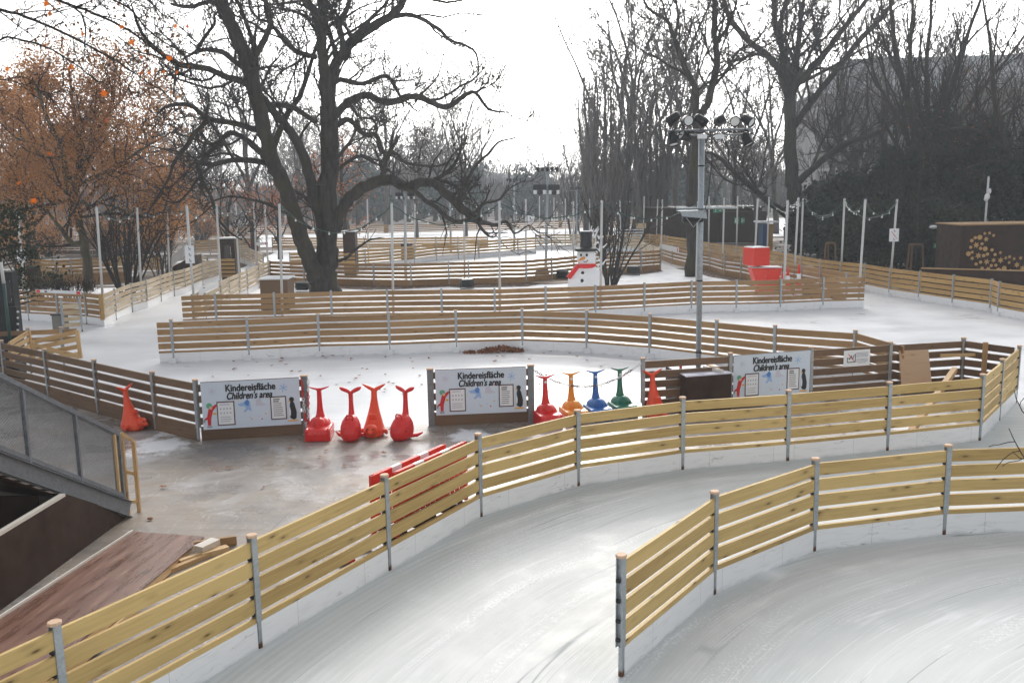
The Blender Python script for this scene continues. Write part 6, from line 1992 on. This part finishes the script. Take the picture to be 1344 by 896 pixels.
# ---- left: brown-leaved trees
G4 = dict(G1, levels=5, gnarl=[.12, .3, .35, .4, .4], rmin=.014, ang=(25, 65), up=[.05, .05, .03, .0, -.03], n=[6, 6, 5, 4])
T = Tree(51, G4); Yk = 47
T.traced([(116, 382), (114, 340), (109, 312), (104, 292), (100, 262), (98, 232)], Yk, [17, 13, 12, 11], 0, 0, children=False)
for pts_, w_, dy in (([(104, 292), (90, 250), (82, 200), (60, 150), (45, 105)], [9, 7, 4], -2), ([(100, 240), (104, 190), (96, 140), (90, 90)], [9, 6, 3], 1), ([(100, 250), (120, 205), (138, 165), (150, 120)], [8, 6, 3], 2), ([(110, 315), (96, 320), (80, 300), (72, 290), (50, 262), (20, 240)], [8, 7, 5, 3], -1), ([(99, 245), (140, 225), (180, 200), (205, 185)], [6, 5, 2], -2), ([(103, 280), (140, 262), (178, 250), (210, 255)], [5, 4, 2], 1), ([(84, 210), (50, 190), (20, 180), (-10, 150)], [6, 4, 2], 2), ([(104, 270), (135, 240), (165, 205), (188, 165), (200, 130)], [6, 4, 2], 1), ([(106, 285), (150, 280), (190, 285), (220, 275)], [5, 4, 2], -1), ([(100, 260), (60, 270), (30, 275), (0, 290)], [5, 4, 2], -2), ([(100, 235), (128, 170), (160, 130), (176, 100)], [6, 4, 2], 1)):
    T.traced(pts_, Yk, w_, dy, 1, dens=1.6, L=7)
T.finish('brown_leaved_tree', V((D(116, 382, Yk).x, Yk, 0)), 'leaning tree with withered brown leaves behind the left fence corner', leaves=('leaf_brown', 44000, .07, .45, 'foliage'), bark='bark_mossy')
T = Tree(53, G4); Yk = 60
T.traced([(44, 352), (43, 330), (40, 310), (36, 290)], Yk, [22, 17, 15], 0, 0, children=False)
for pts_, w_, dy in (([(36, 295), (20, 250), (0, 200), (-10, 140)], [10, 7, 3], -1), ([(38, 295), (50, 240), (40, 180), (45, 110)], [10, 7, 3], 1), ([(40, 300), (65, 270), (90, 230), (110, 180)], [9, 6, 3], 2)):
    T.traced(pts_, Yk, w_, dy, 1, dens=1.6, L=9)
T.finish('brown_leaved_tree', V((D(44, 345, Yk).x, Yk, 0)), 'thick-trunked brown-leaved tree at the far left behind the yellowish fence', leaves=('leaf_brown', 26000, .09, .5, 'foliage'), bark='bark')
T = Tree(54, dict(G4, levels=4)); Yk = 66
for i in range(3):
    T.traced([(300 + i * 34, 340), (298 + i * 34, 300), (302 + i * 34, 262)], Yk, [8, 6, 3], 1, 1, dens=1.5, L=6)
T.finish('rust_leaved_tree', V((D(320, 340, Yk).x, Yk, 0)), 'low rust-leaved small trees behind the big tree trunk', leaves=('leaf_rust', 1500, .08, .3, 'foliage'), bark='bark')
T = Tree(56, dict(G4, levels=4)); Yk = 64
T.traced([(455, 330), (452, 290), (448, 240), (450, 190)], Yk, [9, 6, 3], 1, 1, dens=1.6, L=6)
T.traced([(420, 330), (415, 280), (412, 225)], Yk, [7, 5, 3], 1, 1, dens=1.5, L=6)
T.finish('rust_leaved_tree', V((D(452, 330, Yk).x, Yk, 0)), 'slim rust-leaved tree just right of the big tree trunk', leaves=('leaf_rust', 1300, .08, .28, 'foliage'), bark='bark')
# multi-stem shrub
def shrub(px, py, Y, n, h, sp, label, leaves=None, seed=60, bark='bark', cfg=None, rr=.05):
    c_ = cfg or dict(levels=4, seg=[5, 7, 5, 4], gnarl=[.2, .16, .25, .3], up=[.05, .02, .03, .0], n=[5, 6, 4], t0=[.2, .3, .2], ang=(18, 45), rf=(.45, .7), lf=(.3, .55), rmin=.008, bias=.5)
    T = Tree(seed, c_); b = V((D(px, py, Y).x, Y, 0))
    for i in range(n):
        an = T.r.uniform(0, 6.28); t_ = T.r.uniform(.05, sp)
        T.grow(b + V((cos(an) * .25, sin(an) * .25, 0)), (cos(an) * t_, sin(an) * t_, 1), rr * T.r.uniform(.6, 1.2), h * T.r.uniform(.7, 1.1), 1)
    return T.finish('shrub', b, label, cat='shrub', bark=bark, leaves=leaves)
shrub(166, 372, 45.5, 26, 4.6, .75, 'multi-stemmed bare shrub growing out of the snow behind the pale left fence', seed=61, rr=.06)
shrub(214, 352, 50, 12, 3.6, .5, 'slim bare shrub right of the multi-stemmed one', seed=62)
shrub(801, 362, 46, 16, 4.2, .35, 'bare bushy tree beside the pole right of the snowman', seed=63, rr=.06)
shrub(752, 310, 88, 14, 6.5, .3, 'hazy bush above the snowman hat', seed=64)
shrub(62, 372, 44, 30, 1.3, 1.2, 'low reddish twiggy hedge behind the far left fence', seed=65, rr=.02)
shrub(95, 372, 43.5, 30, 1.2, 1.2, 'low twiggy hedge beside the leaning tree foot', seed=66, rr=.02)
for k_, (px_, Y_, lab_) in enumerate(((-20, 75, 'dark hedge row beyond the far left fence, left end'), (60, 78, 'dark hedge row beyond the far left fence, middle'), (135, 80, 'dark hedge row beyond the far left fence, right part'), (205, 84, 'dark hedge clump left of the ice lane far back'), (265, 100, 'dark hedge clump far beyond the kiosk'))):
    shrub(px_, 300, Y_, 60, 2.6, 1.3, lab_, seed=90 + k_, rr=.04, leaves=('leaf_brown', 3000, .10, .5, 'foliage'))
shrub(24, 330, 56, 14, 3.0, .5, 'bare shrub by the far left pole', seed=67)

# frosted white wisps behind the snowman hat
mb = MB(); p0 = D(778, 340, 43); r9 = random.Random(4)
for k in range(46):
    a = p0 + V((r9.gauss(0, .22), r9.gauss(0, .15), r9.uniform(-.5, 1.3)))
    mb.tube([a, a + V((r9.uniform(-.2, .2), 0, r9.uniform(.05, .35)))], [.05, .015], 5)
o = mb.build('frosted_bush', M['white_paint'], rel=(p0.x, 43, 0)); tag(o, 'white frosted branches behind the snowman hat', 'bush')

# ---- evergreens
def evergreen(px, Y, h, w_, label, seed, mt_='needle', cone_=True, n=5200, size=.17, z0=.2, group=None):
    r_ = random.Random(seed); b = V((D(px, 300, Y).x, Y, 0))
    root = empty('evergreen_tree', b, 0, label, 'evergreen', group)
    mb = MB(); mb.tube([(0, 0, 0), (.05, 0, h * .5), (0, 0, h * .93)], [w_ * .07, w_ * .05, .02], 8)
    for k in range(26):
        z = r_.uniform(.1, .85) * h; an = r_.uniform(0, 6.28); rr_ = w_ * (1 - z / h if cone_ else 1) * .7
        mb.tube([(0, 0, z), (cos(an) * rr_, sin(an) * rr_, z + .2 * rr_)], [.05, .015], 4)
    mb.build('trunk', M['bark'], root)
    cl = []
    for k in range(max(40, n // 55)):
        z = z0 * h + (1 - z0) * h * (r_.random() ** (1.25 if cone_ else .9)); an = r_.uniform(0, 6.28)
        f = (1 - z / h) ** .75 if cone_ else math.sqrt(max(0.05, 1 - ((z / h - .5) / .56) ** 2))
        rr_ = w_ * f * r_.uniform(.35, 1.05)
        cl.append((V((cos(an) * rr_, sin(an) * rr_, z)), w_ * r_.uniform(.10, .26) + .15))
    mb = MB()
    for i in range(n):
        c_, s_ = r_.choice(cl)
        p = c_ + V((r_.gauss(0, 1), r_.gauss(0, 1), r_.gauss(0, .75))) * s_ * .6
        if p.z < .1: p.z = abs(p.z) + .1
        leaf(mb, p, size * r_.uniform(.5, 1.3), r_)
    mb.build('crown', M[mt_], root)
    return root
evergreen(1225, 56, 8.6, 3.6, 'tallest dark evergreen at the foot of the fan-shaped tree', 1, n=9000)
evergreen(1290, 54, 8.0, 3.8, 'wide dark evergreen above the snowflake hut', 2, n=9000)
evergreen(1170, 60, 6.8, 3.4, 'dark evergreen left of the tallest one', 3, n=7000)
evergreen(1350, 50, 7.0, 3.2, 'dark evergreen at the right picture edge', 4, n=6500)
evergreen(1120, 62, 5.2, 2.6, 'dark round evergreen behind the tripod tree guard', 5, cone_=False, n=6000)
evergreen(1085, 66, 4.6, 2.2, 'dark ivy bush right of the broad tree trunk', 6, 'ivy', False, n=5000)
evergreen(1160, 50, 3.6, 2.4, 'dark clipped bush behind the crossed-out notice pole', 7, 'ivy', False, n=6000, size=.13)
evergreen(1205, 49, 3.8, 2.4, 'dark leafy bush behind the square tree guard', 8, 'needle', False, n=6000, size=.13)
evergreen(1245, 47, 3.4, 1.8, 'dark leafy bush beside the park lamp', 9, 'ivy', False, n=5000, size=.12)
evergreen(1112, 54, 3.2, 2.0, 'dark low bush behind the outer fence left of the guard', 10, 'needle', False, n=4500, size=.13)
evergreen(1075, 60, 3.4, 1.9, 'dark low bush at the foot of the broad tree', 17, 'needle', False, n=4500, size=.14)
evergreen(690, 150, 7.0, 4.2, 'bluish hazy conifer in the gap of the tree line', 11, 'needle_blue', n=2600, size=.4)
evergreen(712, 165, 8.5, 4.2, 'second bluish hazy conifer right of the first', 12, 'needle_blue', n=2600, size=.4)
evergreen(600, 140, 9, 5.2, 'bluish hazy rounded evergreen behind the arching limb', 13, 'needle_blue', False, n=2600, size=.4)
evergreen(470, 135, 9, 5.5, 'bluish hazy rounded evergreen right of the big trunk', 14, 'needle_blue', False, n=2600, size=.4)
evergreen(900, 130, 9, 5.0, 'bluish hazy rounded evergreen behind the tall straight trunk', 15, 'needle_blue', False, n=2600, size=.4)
evergreen(-6, 30, 4.6, 1.5, 'dark leafy evergreen bush at the left edge over the booth', 16, 'ivy', False, n=3500, size=.07, z0=.4)

# ---- far wood as one mass and far houses
mb = MB(); r_ = random.Random(3)
for i in range(52000):
    px = r_.uniform(-200, 1500); Y = r_.uniform(210, 290) if i % 2 else r_.uniform(150, 215)
    x = (px - 672) / FOC * Y * 1.05
    hmax = (14 + 3 * sin(px * .013) + 2 * sin(px * .047 + 1) + 1.5 * sin(px * .11)) * (.62 if 640 < px < 760 else 1)
    if i % 2 == 0: hmax *= .55
    z = hmax * (1 - r_.random() ** 1.6)
    a = r_.uniform(0, 3.14); l_ = r_.uniform(.6, 2.0)
    p = V((x, Y, z)); q_ = V((cos(a) * .25 * l_, .1, l_))
    w2 = r_.uniform(.04, .16)
    mb.face([mb.vert(p + V((-w2, 0, 0))), mb.vert(p + V((w2, 0, 0))), mb.vert(p + q_)])
    if i % 40 == 0:
        mb.tube([V((x, Y, 0)), V((x, Y, hmax * .9))], [.3, .05], 5)
tag(mb.build('far_wood', M['twig_grey']), 'far hazy wood behind the rink', 'wood', kind='stuff')
mb = MB(); N_ = 80
hp = []
for i in range(N_ + 1):
    x = -420 + i * 10.5; hp.append((x, 9 + 4.0 * sin(i * .21) + 2.5 * sin(i * .53 + 1)))
rows = []
for (yy, f) in ((310, 0), (330, .75), (370, 1.0), (460, .3)):
    rows.append([mb.vert((x, yy, -1 + h_ * f)) for x, h_ in hp])
for a, b in zip(rows, rows[1:]):
    for i in range(N_): mb.face((a[i], a[i + 1], b[i + 1], b[i]))
hm = mat('far_wooded_hill', (.06, .065, .06), .95); t = NT(hm); t.bump(t.noise(t.pos(), .4, 6), 1, 1)
tag(mb.build('hills', hm, None, True), kind='structure')

# ---- overhanging plane tree, trunk out of frame on the left
PT = dict(levels=4, seg=[6, 6, 5, 4], gnarl=[.3, .35, .45, .45], up=[0, -.03, -.05, -.06], n=[6, 6, 5], t0=[.12, .1, .1], ang=(25, 65), rf=(.35, .6), lf=(.28, .55), rmin=.0052, bias=.3)
T = Tree(71, PT); Yp = 15.0
tb = V((-13.5, 13.0, 0))
T.limb([tb, V((-13.3, 13, 3)), V((-13.0, 13.2, 6)), V((-12.6, 13.4, 9)), V((-12.4, 13.5, 12))], [.45, .36, .32, .26, .16], 0, sides=14)
st = V((-12.9, 13.2, 6.6))
def plane(pts_, w_, dy, dens=1.0, L=3.0, Y=Yp, lev=1):
    return T.traced(pts_, Y, w_, dy, lev, dens=dens, L=L, wob=.9)
T.limb([V((-13.0, 13.2, 6.3)), D(-60, 0, Yp)], [.12, .06], 0)
T.limb([V((-12.9, 13.2, 6.6)), D(-60, 90, Yp)], [.10, .03], 0)
T.limb([V((-12.8, 13.4, 8.0)), D(-60, -60, Yp)], [.12, .06], 0)
plane([(-60, 0), (0, 12), (45, 26), (90, 46), (120, 62), (150, 78), (178, 97)], [6, 5, 4, 2.5], .5, 2.2, 2.6)
plane([(-60, 90), (0, 52), (22, 51), (60, 62), (95, 82), (128, 108)], [3.5, 3, 2], -.6, 2, 2.2)
plane([(-60, -60), (20, -20), (90, 5), (130, 20), (170, 40), (200, 62), (232, 82)], [6, 5, 4, 2], 1, 2.4, 2.6)
plane([(90, 5), (106, 18), (112, 40), (110, 62)], [3, 3, 2], 0, 1, 1.2)
plane([(60, -30), (120, -10), (165, 8), (190, 35), (215, 55), (246, 70)], [4, 3, 2], -1, 2, 2.2)
plane([(100, -40), (170, -12), (200, 5), (215, 22)], [4, 3, 2], .5, 2, 2.0)
plane([(-60, 120), (-10, 105), (20, 108), (50, 118), (72, 125)], [2, 1.6, 1.2], 0, 1.6, 1.5)
root = T.finish('plane_tree', tb, 'plane tree reaching in at the top left with seed balls and orange leaves', bark='bark', twig='twig')
def mapleaf(mb, p, s_, rng, down=True):
    a = V((rng.gauss(0, .5), rng.gauss(0, .9), rng.gauss(0, .5) - .4)).normalized(); b = perp(a, rng); c_ = a.cross(b)
    c_ = (V((0, -1, 0)) * .9 + c_ * .5).normalized(); b = a.cross(c_).normalized()
    poly = [(0, -.5), (.18, -.18), (.55, -.30), (.42, .05), (.62, .35), (.25, .32), (0, .75), (-.25, .32), (-.6, .38), (-.42, .05), (-.55, -.28), (-.18, -.18)]
    mb.face([mb.vert(p + b * x * s_ + a * y * s_ + c_ * (abs(x) * .25 * s_)) for x, y in poly])
mb = MB(); r7 = random.Random(9)
for x, y in ((12, 90), (93, 88), (60, 60), (110, 45), (65, 18), (172, 55), (185, 75), (197, 95), (160, 35), (136, 122), (230, 33), (140, 158), (66, 202), (44, 262), (25, 240), (60, 5), (222, 76), (60, 12), (235, 110), (78, 5)):
    mapleaf(mb, D(x, y, Yp + r7.uniform(-.6, .6)), r7.uniform(.055, .10), r7)
for x, y, s_ in ((10, 90, .09), (172, 55, .085), (231, 34, .08), (93, 89, .095), (136, 122, .10), (140, 158, .085), (66, 202, .09), (44, 263, .09), (25, 240, .08), (108, 45, .07), (185, 96, .08), (221, 76, .07), (79, 5, .07), (246, 35, .05), (200, 32, .05), (232, 96, .06), (215, 94, .06), (62, 58, .06)):
    mapleaf(mb, D(x, y, Yp - .2), s_, r7)
mb.build('orange_leaves', M['leaf_orange'], root, rel=tb)
SB_ = MB(); SB_.ball((0, 0, 0), .022, 7, 5); SB_.tube([(0, 0, 0), (0, 0, .12)], .003, 3); SBM = SB_.mesh('seed_ball', M['leaf_dry'])
for i in range(75):
    p = r7.choice(T.tips); 
    if p.x < -8.6: continue
    inst('seed_ball', SBM, root, p + V((0, 0, -.11)) - tb)

# twig sticking in at the right edge
T = Tree(81, dict(PT, levels=3)); Yq = 11.5
T.traced([(1400, 640), (1352, 608), (1335, 585), (1324, 562)], Yq, [3, 2.4, 1.6], 0, 1, dens=.4, L=1)
T.traced([(1400, 560), (1348, 600), (1330, 594)], Yq, [2.4, 2, 1.2], .1, 1, dens=.3, L=1)
T.traced([(1400, 520), (1352, 545), (1336, 528), (1331, 512)], Yq + 1, [2.4, 2, 1.2], .1, 1, dens=.3, L=1)
sb = V((7.6, 11.0, 0))
T.limb([sb, V((7.4, 11.2, .8)), D(1400, 640, Yq)], [.05, .03, .015], 0)
T.limb([sb, V((7.5, 11.3, 1.2)), D(1400, 560, Yq), D(1400, 520, Yq + 1)], [.04, .03, .012, .01], 0)
T.finish('twiggy_shrub', sb, 'dark bare twigs poking in at the right picture edge', cat='shrub', bark='twig')

# ================================================================== FALLEN LEAVES
lb = []
for k in range(4):
    mb = MB(); rr_ = random.Random(100 + k)
    poly = [(0, -.5), (.18, -.2), (.5, -.3), (.4, .1), (.55, .35), (.2, .3), (0, .6), (-.25, .3), (-.5, .35), (-.4, 0), (-.5, -.3), (-.15, -.2)]
    mb.face([mb.vert((x * .10, y * .10, .012 + .03 * abs(x) + rr_.uniform(0, .02))) for x, y in poly])
    lb.append(mb.mesh('fallen_leaf', M['leaf_dry']))
r5 = random.Random(17)
def drop(px, py, z, label, group='fallen brown leaves on the ice', sc=1.0):
    q = G(px, py, z); o = inst('fallen_leaf', r5.choice(lb), None, q, r5.uniform(0, 6.28), r5.uniform(.7, 1.3) * sc)
    tag(o, label, 'leaf', group)
LI = 'dry brown leaf lying on the ice of the children\'s area'
for i in range(95):
    px = r5.uniform(245, 835); f = r5.random() ** 1.6
    top = 474 - (px - 240) * .045 if px < 600 else 457 + (px - 600) * .02
    py = top + f * 60 + r5.uniform(0, 4)
    drop(px, py, .004, LI)
for px, py in ((147, 552), (160, 543), (120, 520), (133, 524), (107, 503), (428, 592), (380, 590), (420, 600), (452, 612), (345, 640), (215, 640), (505, 596), (300, 615)):
    drop(px, py, .075, 'dry brown leaf lying on the wet deck', 'fallen brown leaves on the deck')
mb = MB(); r6 = random.Random(5)
for i in range(420):
    s_ = r6.random(); px = 612 + 74 * s_ + r6.gauss(0, 2); q = G(px, 462.3 - s_ * 2.0, .004)
    hgt = .16 * math.exp(-((s_ - .62) / .28) ** 2)
    p = q + V((0, r6.uniform(-.30, .06), r6.uniform(0, hgt + .02)))
    mapleaf(mb, p + V((0, 0, .02)), r6.uniform(.05, .09), r6)
tag(mb.build('leaf_pile', M['leaf_dry']), 'heap of brown leaves against the foot of the bowed fence', 'leaves', kind='stuff')

# ================================================================== LIGHT
w = bpy.data.worlds.new('World'); scene.world = w; w.use_nodes = True
nt = w.node_tree; bgn = nt.nodes['Background']
sky = nt.nodes.new('ShaderNodeTexSky'); sky.sky_type = 'NISHITA'; sky.sun_disc = False
EL, AZ = radians(27), radians(5)
sky.sun_elevation = EL; sky.sun_rotation = AZ; sky.dust_density = 4.0; sky.air_density = 1.0; sky.ozone_density = 1.0; sky.altitude = 100
hs = nt.nodes.new('ShaderNodeHueSaturation'); hs.inputs['Saturation'].default_value = .16
nt.links.new(sky.outputs[0], hs.inputs['Color']); nt.links.new(hs.outputs[0], bgn.inputs['Color'])
bgn.inputs['Strength'].default_value = .15
sd = V((sin(AZ) * cos(EL), cos(AZ) * cos(EL), sin(EL)))
sl = bpy.data.lights.new('sun', 'SUN'); sl.energy = .9; sl.angle = radians(10); sl.color = (1, .95, .88)
so = bpy.data.objects.new('sun', sl); C.objects.link(so)
so.rotation_euler = (-sd).to_track_quat('-Z', 'Y').to_euler(); so.location = (0, 0, 40)

HAZE = True
if HAZE:
    mb = MB(); mb.box((0, 230, 32), (1100, 600, 67))
    hz = bpy.data.materials.new('haze'); hz.use_nodes = True; n_ = hz.node_tree; n_.nodes.clear()
    out = n_.nodes.new('ShaderNodeOutputMaterial'); pv = n_.nodes.new('ShaderNodeVolumePrincipled')
    pv.inputs['Color'].default_value = (.86, .93, 1, 1); pv.inputs['Density'].default_value = .0012; pv.inputs['Anisotropy'].default_value = .3
    n_.links.new(pv.outputs[0], out.inputs['Volume'])
    o = mb.build('haze', hz); tag(o, kind='stuff')
scene.view_settings.view_transform = 'Standard'; scene.view_settings.look = 'None'
scene.view_settings.gamma = 1; scene.view_settings.exposure = .8
scene.cycles.volume_bounces = 0
scene.cycles.max_bounces = 6
